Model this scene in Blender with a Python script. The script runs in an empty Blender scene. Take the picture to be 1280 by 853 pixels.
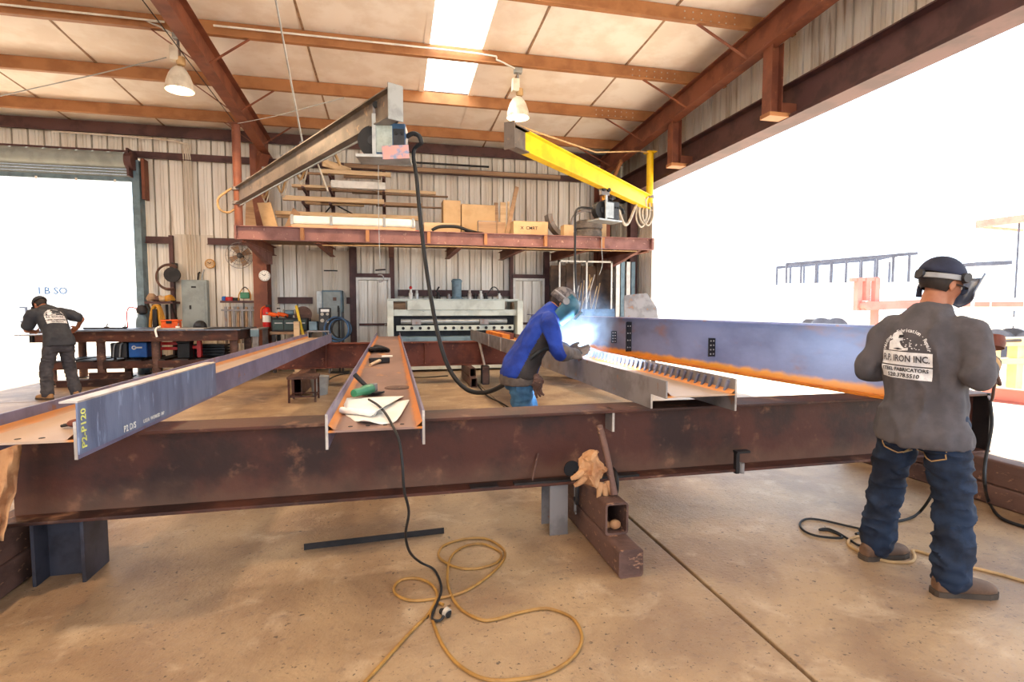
import bpy, bmesh, math, random
from math import sin, cos, pi, radians, atan2, sqrt
from mathutils import Vector, Matrix, noise
from mathutils.bvhtree import BVHTree
random.seed(7)
scene = bpy.context.scene
COL = scene.collection

# ---------------------------------------------------------------- camera
F_PX, CX, CY, EYE = 665.0, 640.0, 426.5, 1.45
YAW, PITCH = radians(12.687252), radians(-3.570970)
FW = Vector((sin(YAW)*cos(PITCH), cos(YAW)*cos(PITCH), sin(PITCH)))
RT = Vector((cos(YAW), -sin(YAW), 0))
UP = RT.cross(FW)
CAM = Vector((0, 0, EYE))
cam_data = bpy.data.cameras.new('camera')
cam = bpy.data.objects.new('camera', cam_data)
COL.objects.link(cam)
cam_data.sensor_width = 36.0
cam_data.lens = F_PX/1280*36.0
cam_data.clip_start, cam_data.clip_end = 0.05, 400
rot = Matrix((RT, UP, -FW)).transposed()
cam.matrix_world = Matrix.Translation(CAM) @ rot.to_4x4()
scene.camera = cam

# ---------------------------------------------------------------- sky, sun, exposure
scene.view_settings.view_transform = 'Standard'
scene.view_settings.look = 'None'
scene.view_settings.gamma = 1
scene.view_settings.use_curve_mapping = False
scene.view_settings.exposure = 0.42
world = bpy.data.worlds.new('sky'); scene.world = world
world.use_nodes = True
bg = world.node_tree.nodes['Background']
bg.inputs['Color'].default_value = (0.76, 0.87, 1.0, 1)
bg.inputs['Strength'].default_value = 2.5
sun_d = bpy.data.lights.new('sun', 'SUN'); sun_d.energy = 18.0; sun_d.angle = radians(0.6); sun_d.color = (1, 0.93, 0.82)
sun = bpy.data.objects.new('sun', sun_d); COL.objects.link(sun)
sun.rotation_euler = Vector((0.10, 0.55, 0.83)).to_track_quat('Z', 'Y').to_euler()   # high, behind the back wall

# ---------------------------------------------------------------- measuring: pixel -> point on a real plane
def ray(u, v):
    return FW + RT*((u-CX)/F_PX) - UP*((v-CY)/F_PX)
def at(u, v, x=None, y=None, z=None, d=None):
    r = ray(u, v)
    if d is not None: t = d
    elif x is not None: t = x/r.x
    elif y is not None: t = y/r.y
    else: t = (z-EYE)/r.z
    return CAM + r*t

# ---------------------------------------------------------------- colours and materials
def lin(c):
    return tuple(((v/255)/12.92 if v/255 <= 0.04045 else ((v/255+0.055)/1.055)**2.4) for v in c) + (1,)
MATS = {}
def mat(name, c1, c2=None, scale=4.0, rough=0.65, metal=0.0, bump=0.0, bscale=40.0, lo=0.42, hi=0.62, stretch=(1, 1, 1), coord='Object', c3=None, s3=18.0, lo3=0.6, hi3=0.68, spec=0.4, detail=6):
    """noise blend of two (three) colours with a fine bump"""
    if name in MATS: return MATS[name]
    m = bpy.data.materials.new(name); m.use_nodes = True
    nt = m.node_tree; N = nt.nodes; L = nt.links
    b = N['Principled BSDF']
    b.inputs['Roughness'].default_value = rough
    b.inputs['Metallic'].default_value = metal
    b.inputs['Specular IOR Level'].default_value = spec
    if c2 is None:
        c2 = tuple(max(0, v*0.86) for v in c1)
    tc = N.new('ShaderNodeTexCoord'); mp = N.new('ShaderNodeMapping')
    mp.inputs['Scale'].default_value = stretch
    if coord == 'World':
        g = N.new('ShaderNodeNewGeometry'); L.new(g.outputs['Position'], mp.inputs['Vector'])
    else:
        L.new(tc.outputs['Object'], mp.inputs['Vector'])
    def nz(s, det=detail):
        n = N.new('ShaderNodeTexNoise'); n.inputs['Scale'].default_value = s; n.inputs['Detail'].default_value = det
        n.inputs['Roughness'].default_value = 0.6
        L.new(mp.outputs['Vector'], n.inputs['Vector']); return n
    def step(src, a, bb):
        r = N.new('ShaderNodeMapRange'); r.inputs['From Min'].default_value = a; r.inputs['From Max'].default_value = bb
        r.interpolation_type = 'SMOOTHSTEP'
        L.new(src, r.inputs['Value']); return r.outputs['Result']
    def mix(f, a, bb):
        x = N.new('ShaderNodeMix'); x.data_type = 'RGBA'
        L.new(f, x.inputs['Factor'])
        for sock, val in ((x.inputs['A'], a), (x.inputs['B'], bb)):
            if isinstance(val, tuple): sock.default_value = val
            else: L.new(val, sock)
        return x.outputs['Result']
    n1 = nz(scale)
    out = mix(step(n1.outputs['Fac'], lo, hi), lin(c1), lin(c2))
    if c3 is not None:
        n3 = nz(s3, 4); out = mix(step(n3.outputs['Fac'], lo3, hi3), out, lin(c3))
    L.new(out, b.inputs['Base Color'])
    if bump > 0:
        nb = nz(bscale, 5); bp = N.new('ShaderNodeBump'); bp.inputs['Strength'].default_value = bump
        bp.inputs['Distance'].default_value = 0.01
        L.new(nb.outputs['Fac'], bp.inputs['Height']); L.new(bp.outputs['Normal'], b.inputs['Normal'])
    m['out'] = 1
    MATS[name] = m
    m.diffuse_color = lin(c1)
    return m
def emit(name, c, strength):
    m = bpy.data.materials.new(name); m.use_nodes = True
    b = m.node_tree.nodes['Principled BSDF']
    b.inputs['Base Color'].default_value = lin(c); b.inputs['Emission Color'].default_value = lin(c)
    b.inputs['Emission Strength'].default_value = strength
    return m
def band(m, axis, lo, hi, colour, noise_amt=0.03, strength=0.9):
    """rust that sits along the edges of a rolled section: |axis| between lo and hi in object space"""
    nt = m.node_tree; N = nt.nodes; L = nt.links; b = N['Principled BSDF']
    src = b.inputs['Base Color'].links[0].from_socket
    tc = N.new('ShaderNodeTexCoord'); sp = N.new('ShaderNodeSeparateXYZ'); L.new(tc.outputs['Object'], sp.inputs[0])
    ab = N.new('ShaderNodeMath'); ab.operation = 'ABSOLUTE' if axis[0] == '|' else 'MULTIPLY'; ab.inputs[1].default_value = -1 if axis[0] == '-' else 1
    L.new(sp.outputs['XYZ'.index(axis[-1].upper())], ab.inputs[0])
    n = N.new('ShaderNodeTexNoise'); n.inputs['Scale'].default_value = 6; n.inputs['Detail'].default_value = 8
    L.new(tc.outputs['Object'], n.inputs['Vector'])
    ma = N.new('ShaderNodeMath'); ma.operation = 'MULTIPLY_ADD'; ma.inputs[1].default_value = noise_amt*4
    L.new(n.outputs['Fac'], ma.inputs[0]); L.new(ab.outputs[0], ma.inputs[2])
    sb = N.new('ShaderNodeMath'); sb.operation = 'SUBTRACT'; sb.inputs[1].default_value = noise_amt*2; L.new(ma.outputs[0], sb.inputs[0])
    r = N.new('ShaderNodeMapRange'); r.interpolation_type = 'SMOOTHSTEP'
    r.inputs['From Min'].default_value = lo; r.inputs['From Max'].default_value = hi; r.inputs['To Max'].default_value = strength
    L.new(sb.outputs[0], r.inputs['Value'])
    x = N.new('ShaderNodeMix'); x.data_type = 'RGBA'; L.new(r.outputs['Result'], x.inputs['Factor']); L.new(src, x.inputs['A']); x.inputs['B'].default_value = lin(colour)
    L.new(x.outputs['Result'], b.inputs['Base Color'])
    return m

M = {}
def concrete():
    m = bpy.data.materials.new('concrete'); m.use_nodes = True; nt = m.node_tree; N = nt.nodes; L = nt.links; b = N['Principled BSDF']
    b.inputs['Roughness'].default_value = 0.46; b.inputs['Specular IOR Level'].default_value = 0.4
    g = N.new('ShaderNodeNewGeometry')
    def nz(s, det=8, dist=0.0, rough=0.62):
        n = N.new('ShaderNodeTexNoise'); n.inputs['Scale'].default_value = s; n.inputs['Detail'].default_value = det; n.inputs['Distortion'].default_value = dist; n.inputs['Roughness'].default_value = rough
        L.new(g.outputs['Position'], n.inputs['Vector']); return n.outputs['Fac']
    def ramp(v, a, c):
        r = N.new('ShaderNodeMapRange'); r.interpolation_type = 'SMOOTHSTEP'; r.inputs['From Min'].default_value = a; r.inputs['From Max'].default_value = c; L.new(v, r.inputs['Value']); return r.outputs['Result']
    def mix(f, a, c, k=1.0):
        x = N.new('ShaderNodeMix'); x.data_type = 'RGBA'
        if k != 1.0:
            q = N.new('ShaderNodeMath'); q.operation = 'MULTIPLY'; q.inputs[1].default_value = k; L.new(f, q.inputs[0]); f = q.outputs[0]
        L.new(f, x.inputs['Factor'])
        for sk, val in ((x.inputs['A'], a), (x.inputs['B'], c)):
            if isinstance(val, tuple): sk.default_value = lin(val)
            else: L.new(val, sk)
        return x.outputs['Result']
    c = mix(ramp(nz(1.1, 10, 0.4), 0.38, 0.66), (170, 144, 112), (134, 108, 84))
    c = mix(ramp(nz(0.33, 6, 0.8), 0.50, 0.68), c, (96, 78, 72), 0.85)          # big oily stains
    c = mix(ramp(nz(3.2, 9, 0.5), 0.52, 0.70), c, (190, 168, 140), 0.6)          # pale scuffs
    c = mix(ramp(nz(16, 6, 0.2), 0.57, 0.70), c, (116, 98, 86), 0.55)
    c = mix(ramp(nz(48, 3), 0.61, 0.70), c, (70, 58, 52), 0.7)                  # pits
    c = mix(ramp(nz(26, 2), 0.66, 0.72), c, (60, 48, 42), 0.8)
    L.new(c, b.inputs['Base Color'])
    bp = N.new('ShaderNodeBump'); bp.inputs['Strength'].default_value = 0.55; bp.inputs['Distance'].default_value = 0.008; L.new(nz(45, 6), bp.inputs['Height'])
    b2 = N.new('ShaderNodeBump'); b2.inputs['Strength'].default_value = 0.3; b2.inputs['Distance'].default_value = 0.02; L.new(nz(7, 5), b2.inputs['Height']); L.new(bp.outputs[0], b2.inputs['Normal'])
    L.new(b2.outputs[0], b.inputs['Normal']); return m
M['concrete'] = concrete()
M['joint'] = mat('joint', (78, 66, 56), rough=0.95)
M['ground'] = mat('ground', (214, 198, 178), (196, 180, 160), 0.4, 0.9, bump=0.3, coord='World')
M['wall'] = mat('wall_sheet', (236, 230, 220), (218, 208, 194), 3.0, 0.5, 0.15, bump=0.05, stretch=(1.5, 1.5, 0.12), coord='World', c3=(172, 152, 130), s3=4.0, lo3=0.58, hi3=0.75)
M['liner'] = mat('liner_sheet', (214, 204, 190), (196, 184, 166), 3.0, 0.5, 0.05, stretch=(1.5, 1.5, 0.15), coord='World')
M['roof'] = mat('roof_blanket', (246, 238, 228), (234, 222, 208), 1.4, 0.55, bump=0.12, bscale=6, coord='World', c3=(150, 112, 76), s3=2.1, lo3=0.70, hi3=0.80)
M['purlin'] = mat('purlin_primer', (168, 116, 74), (150, 100, 62), 2.5, 0.6, 0.0, bump=0.05)
M['primer'] = mat('red_primer', (132, 78, 56), (110, 62, 46), 2.5, 0.6, 0.0, bump=0.08, c3=(150, 96, 66), s3=9, lo3=0.62, hi3=0.75)
M['primer_dark'] = mat('dark_primer', (90, 60, 58), (70, 46, 46), 2.5, 0.6, bump=0.08)
M['mezz'] = mat('mezzanine_primer', (142, 100, 94), (122, 82, 76), 3, 0.6, bump=0.06, c3=(180, 142, 128), s3=12)
M['rust'] = mat('rust_beam', (80, 44, 32), (54, 31, 25), 2.2, 0.6, 0.1, bump=0.2, bscale=30, c3=(132, 96, 74), s3=6, lo3=0.56, hi3=0.76, stretch=(1, 1, 1.6))
M['rust_red'] = mat('rust_beam_red', (112, 58, 42), (82, 42, 32), 2.6, 0.65, 0.1, bump=0.2, c3=(140, 84, 62), s3=10)
M['tube'] = mat('tube_rust', (104, 76, 66), (80, 57, 50), 4, 0.65, 0.1, bump=0.2, stretch=(1, 1, 2), c3=(150, 112, 88), s3=16)
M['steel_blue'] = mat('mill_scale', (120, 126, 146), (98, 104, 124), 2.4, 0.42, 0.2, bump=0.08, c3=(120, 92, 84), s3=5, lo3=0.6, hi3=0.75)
M['steel'] = mat('steel_grey', (140, 134, 132), (114, 108, 106), 4, 0.45, 0.25, bump=0.08, c3=(140, 104, 84), s3=8)
M['steel_cut'] = mat('cut_steel_edge', (196, 188, 180), (168, 158, 150), 8, 0.4, 0.5)
M['black'] = mat('black_rubber', (30, 29, 30), (20, 20, 21), 6, 0.6)
M['black_steel'] = mat('black_steel', (44, 40, 40), (30, 28, 28), 6, 0.5, 0.3)
M['dark_plastic'] = mat('dark_plastic', (46, 46, 50), (34, 34, 36), 6, 0.45)
M['grey_paint'] = mat('grey_paint', (148, 156, 154), (132, 140, 138), 3, 0.45)
M['machine'] = mat('machine_paint', (208, 212, 200), (186, 190, 178), 3, 0.5, c3=(140, 134, 118), s3=9, lo3=0.66, hi3=0.76)
M['machine_blue'] = mat('machine_blue_grey', (112, 136, 148), (92, 112, 124), 3, 0.5)
M['white'] = mat('white_paint', (226, 224, 218), (206, 204, 198), 4, 0.5)
M['yellow'] = mat('yellow_paint', (240, 200, 24), (226, 180, 16), 3, 0.45)
M['yellow_hose'] = mat('yellow_hose', (196, 140, 40), (176, 120, 34), 6, 0.5)
M['orange'] = mat('orange_plastic', (236, 96, 28), (214, 80, 22), 4, 0.5)
M['red'] = mat('red_paint', (204, 32, 30), (176, 24, 24), 4, 0.4)
M['blue'] = mat('blue_paint', (24, 96, 176), (20, 82, 156), 4, 0.4)
M['wood'] = mat('lumber', (206, 178, 142), (184, 154, 118), 3, 0.7, bump=0.1, stretch=(0.4, 3, 3))
M['wood_dark'] = mat('weathered_lumber', (160, 130, 102), (134, 106, 82), 3, 0.75, bump=0.1, stretch=(0.4, 3, 3))
M['card'] = mat('cardboard', (200, 168, 128), (186, 154, 114), 3, 0.8)
M['paper_bag'] = mat('brown_paper', (186, 140, 98), (156, 108, 72), 8, 0.8, bump=0.2)
M['paper'] = mat('white_paper', (240, 238, 232), (230, 228, 222), 4, 0.8)
M['cable_tan'] = mat('tan_cable', (186, 152, 106), (160, 128, 86), 8, 0.6)
M['cable_grey'] = mat('grey_cable', (186, 176, 160), (160, 150, 136), 8, 0.6)
M['cord'] = mat('extension_cord', (166, 124, 62), (142, 102, 48), 8, 0.5)
M['chalk'] = mat('white_marker', (236, 236, 230), rough=0.8)
M['chalk_y'] = mat('yellow_marker', (224, 226, 120), rough=0.8)
M['ink'] = mat('dark_ink', (40, 38, 40), rough=0.8)
M['jib'] = mat('jib_grey', (124, 112, 102), (100, 90, 82), 3, 0.5, 0.3, c3=(150, 126, 104), s3=10)
M['galv'] = mat('galvanised', (170, 172, 170), (148, 150, 148), 5, 0.4, 0.5)

# ---------------------------------------------------------------- mesh building
ORG = {}
class B:
    """collects shapes (world coordinates, or local ones for a prototype) and links them as one mesh object"""
    def __init__(s): s.v = []; s.f = []
    def add(s, vs, fs):
        k = len(s.v); s.v += [Vector(p) for p in vs]; s.f += [tuple(i+k for i in f) for f in fs]; return s
    def box(s, x0, x1, y0, y1, z0, z1):
        if x0 > x1: x0, x1 = x1, x0
        if y0 > y1: y0, y1 = y1, y0
        if z0 > z1: z0, z1 = z1, z0
        return s.add([(x0,y0,z0),(x1,y0,z0),(x1,y1,z0),(x0,y1,z0),(x0,y0,z1),(x1,y0,z1),(x1,y1,z1),(x0,y1,z1)],
                     [(0,3,2,1),(4,5,6,7),(0,1,5,4),(1,2,6,5),(2,3,7,6),(3,0,4,7)])
    def bar(s, p, q, w, h, up=(0,0,1)):
        """box section from p to q: w sideways, h along up"""
        p = Vector(p); q = Vector(q); d = (q-p).normalized(); u = Vector(up)
        if abs(d.dot(u)) > 0.98: u = Vector((0,1,0))
        x = d.cross(u).normalized()*w/2; u = x.cross(d).normalized()*h/2
        vs = []
        for e in (p, q): vs += [e-x-u, e+x-u, e+x+u, e-x+u]
        return s.add(vs, [(3,2,1,0),(4,5,6,7),(0,1,5,4),(1,2,6,5),(2,3,7,6),(3,0,4,7)])
    def cyl(s, p, q, r0, r1=None, n=14, caps=True):
        p = Vector(p); q = Vector(q); r1 = r0 if r1 is None else r1
        d = (q-p).normalized(); u = Vector((0,0,1)) if abs(d.z) < 0.9 else Vector((1,0,0))
        x = d.cross(u).normalized(); y = d.cross(x)
        vs = []
        for e, r in ((p, r0), (q, r1)):
            vs += [e + x*(r*cos(2*pi*k/n)) + y*(r*sin(2*pi*k/n)) for k in range(n)]
        fs = [(k, k+n, (k+1) % n+n, (k+1) % n) for k in range(n)]
        if caps: fs += [tuple(range(n)), tuple(range(2*n-1, n-1, -1))]
        return s.add(vs, fs)
    def lathe(s, prof, o=(0,0,0), ax=(0,0,1), n=24):
        o = Vector(o); d = Vector(ax).normalized(); u = Vector((0,0,1)) if abs(d.z) < 0.9 else Vector((1,0,0))
        x = d.cross(u).normalized(); y = d.cross(x); vs = []; fs = []
        for r, h in prof:
            vs += [o + d*h + x*(r*cos(2*pi*k/n)) + y*(r*sin(2*pi*k/n)) for k in range(n)]
        for i in range(len(prof)-1):
            fs += [(i*n+k, (i+1)*n+k, (i+1)*n+(k+1) % n, i*n+(k+1) % n) for k in range(n)]
        if prof[0][0] > 1e-5: fs.append(tuple(range(n)))
        if prof[-1][0] > 1e-5: fs.append(tuple(range(len(prof)*n-1, (len(prof)-1)*n-1, -1)))
        return s.add(vs, fs)
    def tube(s, pts, r, n=8, sm=6, rs=None):
        P, R = spline(pts, sm, rs if rs else [r]*len(pts)); vs = []; fs = []
        x = None
        for i, p in enumerate(P):
            d = (P[min(i+1, len(P)-1)]-P[max(i-1, 0)]).normalized()
            if x is None:
                u = Vector((0,0,1)) if abs(d.z) < 0.9 else Vector((1,0,0)); x = d.cross(u).normalized()
            x = (x - d*x.dot(d)).normalized(); y = d.cross(x)
            vs += [p + x*(R[i]*cos(2*pi*k/n)) + y*(R[i]*sin(2*pi*k/n)) for k in range(n)]
        for i in range(len(P)-1):
            fs += [(i*n+k, (i+1)*n+k, (i+1)*n+(k+1) % n, i*n+(k+1) % n) for k in range(n)]
        fs += [tuple(range(n)), tuple(range(len(P)*n-1, (len(P)-1)*n-1, -1))]
        return s.add(vs, fs)
    def prism(s, poly, o, ex, ey, ez, h):
        """2-D outline in (ex,ey) from o, thickness h along ez"""
        o = Vector(o); ex = Vector(ex); ey = Vector(ey); ez = Vector(ez); n = len(poly)
        a = [o + ex*px + ey*py for px, py in poly]; b = [p + ez*h for p in a]
        return s.add(a+b, [tuple(range(n-1, -1, -1)), tuple(range(n, 2*n))] + [(k, (k+1) % n, (k+1) % n+n, k+n) for k in range(n)])
    def ell(s, c, rx, ry, rz, n=16, m=10, R=None):
        vs = []; fs = []; c = Vector(c)
        for i in range(m+1):
            t = pi*i/m
            for k in range(n):
                a = 2*pi*k/n; p = Vector((rx*sin(t)*cos(a), ry*sin(t)*sin(a), rz*cos(t)))
                vs.append(c + (R @ p if R else p))
        for i in range(m):
            fs += [(i*n+k, (i+1)*n+k, (i+1)*n+(k+1) % n, i*n+(k+1) % n) for k in range(n)]
        return s.add(vs, fs)
    def torus(s, c, R, r, ax=(0,0,1), n=28, m=8, a0=0, a1=2*pi):
        c = Vector(c); d = Vector(ax).normalized(); u = Vector((0,0,1)) if abs(d.z) < 0.9 else Vector((1,0,0))
        x = d.cross(u).normalized(); y = d.cross(x)
        full = abs(a1-a0-2*pi) < 1e-4
        pts = []
        for i in range(n if full else n+1):
            a = a0+(a1-a0)*i/n; e = x*cos(a)+y*sin(a)
            pts.append([c+e*(R+r*cos(2*pi*k/m))+d*(r*sin(2*pi*k/m)) for k in range(m)])
        vs = [p for ring in pts for p in ring]; fs = []; L = len(pts)
        for i in range(L if full else L-1):
            j = (i+1) % L
            fs += [(i*m+k, j*m+k, j*m+(k+1) % m, i*m+(k+1) % m) for k in range(m)]
        return s.add(vs, fs)
    def isec(s, p, q, depth, width, tf, tw, up=(0,0,1)):
        """rolled I section from p to q (centre line); depth along up"""
        p = Vector(p); q = Vector(q); d = (q-p).normalized(); u = Vector(up); x = d.cross(u).normalized(); u = x.cross(d)
        a, b_, c, t = width/2, depth/2, depth/2-tf, tw/2
        out = [(-a,-b_),(a,-b_),(a,-c),(t,-c),(t,c),(a,c),(a,b_),(-a,b_),(-a,c),(-t,c),(-t,-c),(-a,-c)]
        n = 12; vs = [e + x*i + u*j for e in (p, q) for i, j in out]
        fs = [(k, k+n, (k+1) % n+n, (k+1) % n) for k in range(n)]
        for o_ in (0, n):
            for quad in ((0,1,2,11),(11,2,3,10),(10,3,4,9),(9,4,5,8),(8,5,6,7)):
                f = tuple(i+o_ for i in quad); fs.append(f if o_ else f[::-1])
        return s.add(vs, fs)
    def obj(s, name, m, parent=None, smooth=False, bevel=0.0, org=None):
        o_ = ORG.get(parent.name, Vector()) if parent else (Vector(org) if org is not None else Vector())
        me = bpy.data.meshes.new(name); me.from_pydata([p-o_ for p in s.v], [], s.f)
        me.materials.append(M[m] if isinstance(m, str) else m)
        if smooth: me.polygons.foreach_set('use_smooth', [True]*len(me.polygons))
        me.validate(); me.update()
        bm = bmesh.new(); bm.from_mesh(me); bmesh.ops.recalc_face_normals(bm, faces=bm.faces); bm.to_mesh(me); bm.free()
        if smooth:
            try: me.set_sharp_from_angle(angle=radians(42))
            except Exception: pass
        o = bpy.data.objects.new(name, me); COL.objects.link(o)
        if parent: o.parent = parent
        else: o.location = o_
        ORG[o.name] = o_
        if bevel:
            md = o.modifiers.new('bevel', 'BEVEL'); md.width = bevel; md.segments = 2; md.limit_method = 'ANGLE'
        return o
def spline(pts, sm, rs):
    P = [Vector(p) for p in pts]
    if sm <= 1 or len(P) < 3: return P, list(rs)
    out = []; ro = []
    for i in range(len(P)-1):
        p0 = P[max(i-1, 0)]; p1 = P[i]; p2 = P[i+1]; p3 = P[min(i+2, len(P)-1)]
        for k in range(sm):
            t = k/sm
            out.append(0.5*((2*p1)+(p2-p0)*t+(2*p0-5*p1+4*p2-p3)*t*t+(3*p1-p0-3*p2+p3)*t**3)); ro.append(rs[i]+(rs[i+1]-rs[i])*t)
    out.append(P[-1]); ro.append(rs[-1]); return out, ro
def tag(o, label=None, cat=None, group=None, kind=None):
    if label: o['label'] = label
    if cat: o['category'] = cat
    if group: o['group'] = group
    if kind: o['kind'] = kind
    return o
def thing(name, loc, label, cat, group=None, rz=0.0):
    o = bpy.data.objects.new(name, None); COL.objects.link(o); o.location = loc; o.rotation_euler.z = rz
    o.empty_display_size = 0.1
    ORG[o.name] = Vector(loc)
    return tag(o, label, cat, group)
def proto(name, label, cat, group=None):
    return thing(name, (0, 0, 0), label, cat, group)
def struct(name, loc=(0,0,0)):
    o = bpy.data.objects.new(name, None); COL.objects.link(o); o.location = loc; ORG[o.name] = Vector(loc); o['kind'] = 'structure'
    return o
def dup(root, loc, rz=None, label=None, group=None, parent=None):
    c = root.copy(); COL.objects.link(c); c.parent = parent
    if parent is None: c.location = loc
    if rz is not None: c.rotation_euler.z = rz
    if label: c['label'] = label
    if group: c['group'] = group
    for ch in root.children: dup(ch, None, parent=c)
    return c
def share(o, loc, name=None):
    """another piece with the same mesh under the same parent"""
    c = o.copy(); COL.objects.link(c); c.parent = o.parent; c.location = loc; return c
def writing(txt, size, o, ex, ey, m, parent, name='lettering', bvh=None, align='CENTER', off=0.003, bold=0.0, onto=None, sx=1.0):
    """flat lettering as a mesh: laid from o along ex (reading) and ey (up); bvh = surface to lay it on"""
    cu = bpy.data.curves.new(name, 'FONT'); cu.body = txt; cu.size = size; cu.align_x = align; cu.align_y = 'CENTER'; cu.resolution_u = 2; cu.offset = bold
    t = bpy.data.objects.new('tmp', cu); COL.objects.link(t)
    dg = bpy.context.evaluated_depsgraph_get()
    me = bpy.data.meshes.new_from_object(t.evaluated_get(dg)); bpy.data.objects.remove(t); bpy.data.curves.remove(cu)
    o = Vector(o); ex = Vector(ex).normalized(); ey = Vector(ey).normalized(); nz = ex.cross(ey)
    b = B(); vs = []
    for v in me.vertices:
        p = o + ex*(v.co.x*sx) + ey*v.co.y
        if bvh:
            h = bvh.ray_cast(p + nz*0.35, -nz, 0.8)
            if h[0] is not None: p = h[0]
        vs.append(p + nz*off)
    b.add(vs, [tuple(p.vertices) for p in me.polygons]); bpy.data.meshes.remove(me)
    return tag(b.obj(name, m, parent), kind='stuff')
# ================================================================ the building
YW = 14.0                                   # inside face of the back wall
SL = 0.054                                  # roof falls towards the back wall
def zroof(y): return 5.63 + SL*(YW-y)
def zpur(y): return zroof(y) - 0.25         # under side of the purlins
Y0 = -7.0                                   # the shed goes on behind the camera
XL, XR = -13.0, 6.35

# ---- floor: slabs with recessed joints
floor = struct('floor')
B().box(XL, XR, Y0, YW+0.3, -0.12, -0.035).obj('joint_bed', 'joint', floor)
xs = [XL, -7.6, -3.0, 1.585, 6.35]; ys = [Y0, -1.6, 9.55, YW+0.3]
for i in range(len(xs)-1):
    for j in range(len(ys)-1):
        g = 0.011
        B().box(xs[i]+g, xs[i+1]-g, ys[j]+g, ys[j+1]-g, -0.06, 0).obj('floor_slab', 'concrete', floor, bevel=0.006)
gr = B().add([(-160,-120,-0.13),(160,-120,-0.13),(160,160,-0.13),(-160,160,-0.13)], [(0,1,2,3)]).obj('ground', 'ground'); gr['kind'] = 'structure'

# ---- ribbed sheets
def rib_sheet(w, z0, z1, tilt=0.0, zt=None):
    """one 3-ft ribbed sheet in local x (width), z; ribs stand away from the room (+y). zt: top heights at both ends"""
    pts = []; pitch = 0.305; n = max(1, round(w/pitch))
    for k in range(n):
        x = k*pitch
        pts += [(x, 0), (x+0.10, 0), (x+0.103, 0.014), (x+0.112, 0.014), (x+0.115, 0), (x+0.165, 0), (x+0.168, 0.014), (x+0.177, 0.014), (x+0.18, 0), (x+0.258, 0), (x+0.261, 0.10), (x+0.294, 0.10), (x+0.297, 0)]
    pts.append((n*pitch, 0))
    vs = []; fs = []
    for x, y in pts:
        top = z1 if zt is None else zt[0]+(zt[1]-zt[0])*x/(n*pitch)
        vs += [(x, y, z0), (x, y, top)]
    fs = [(2*i, 2*i+2, 2*i+3, 2*i+1) for i in range(len(pts)-1)]
    return vs, fs
wall_back = struct('wall_back')
DX0, DX1, DZ = -9.7, -5.62, 4.84            # roll-up door opening
PW = 0.915
full = None
x = 6.30 - PW
while x > XL - 1:
    z0 = DZ if (x < DX1-0.05 and x > DX0-0.9) else 0.0
    vs, fs = rib_sheet(PW, z0, zroof(YW)+0.02)
    o = B().add([(x+p[0], YW+p[1], p[2]) for p in vs], fs).obj('wall_panel', 'wall', wall_back)
    x -= PW
# flat liner sheets behind the breaker panel and the control cabinet
for (u0, u1, v0, v1) in ((216, 272, 293, 430), (384, 441, 313, 440)):
    a = at(u0, v0, y=13.93); b_ = at(u1, v1, y=13.93)
    n = 3; w = (b_.x-a.x)/n
    for k in range(n):
        bb = B(); bb.box(a.x+k*w+0.005, a.x+(k+1)*w-0.005, 13.91, 13.93, 0.02, a.z)
        for q in (0.3, 0.62): bb.box(a.x+k*w+w*q, a.x+k*w+w*q+0.02, 13.90, 13.912, 0.02, a.z)
        bb.obj('liner_panel', 'liner', wall_back)
# girts, eave strut, columns
def zgirt(bb, x0, x1, z, y=13.86, h=0.2):
    bb.box(x0, x1, y, y+0.012, z, z+h); bb.box(x0, x1, y-0.06, y, z, z+0.012); bb.box(x0, x1, y+0.012, y+0.1, z+h-0.012, z+h)
for (x0, x1, z) in ((-12.8, 5.9, 4.84), (-5.5, -4.95, 2.93), (-4.2, -3.2, 2.93), (-2.7, -1.9, 1.55), (-1.1, -0.95, 1.55), (0.15, 3.1, 1.75), (4.25, 6.0, 2.0)):
    bb = B(); zgirt(bb, x0, x1, z, h=0.16); bb.obj('girt', 'primer_dark', wall_back)
bb = B(); zgirt(bb, -12.8, 6.2, zpur(YW)-0.05, 13.82, 0.26); bb.obj('eave_strut', 'primer_dark', wall_back)
for xc in (-2.98, 5.55, -11.3):
    bb = B(); bb.isec((xc, 13.62, 0), (xc, 13.62, 5.2), 0.42, 0.30, 0.014, 0.01, up=(0,1,0)); bb.obj('column', 'primer', wall_back)
# jambs of the framed openings beside the doors
for (u0, u1, zt) in ((437, 446, 2.95), (487, 493, 2.95), (637, 641, 2.95), (680, 686, 2.95)):
    a = at(u0, 345, y=13.85); b_ = at(u1, 345, y=13.85)
    B().box(a.x, b_.x, 13.78, 13.93, 0, zt).obj('door_jamb', 'primer_dark', wall_back)

# ---- end wall on the right above the long header, and its pieces
wall_right = struct('wall_right')
XE = 6.28
y = YW
while y > Y0:
    y2 = y - PW
    low = 0.0 if y > 13.0 else 4.80
    vs, fs = rib_sheet(PW, low, 6.0, zt=(zroof(y)+0.02, zroof(y2)+0.02))
    B().add([(XE+p[1], y-p[0], p[2]) for p in vs], fs).obj('wall_panel', 'wall', wall_right)
    y = y2
hb = B(); hb.isec((6.0, 13.75, 4.575), (6.0, Y0, 4.575), 0.49, 0.30, 0.02, 0.012); hb.obj('header_beam', 'primer_dark', wall_right)
hb = B(); hb.box(6.16, 6.24, Y0, 13.75, 4.80, 4.96); hb.obj('header_angle', 'primer', wall_right)
hb = B(); hb.box(5.83, 5.845, Y0, 13.7, 4.29, 4.33); hb.box(5.845, 6.2, Y0, 13.7, 4.29, 4.30); hb.obj('track_rail', 'primer_dark', wall_right)
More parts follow.
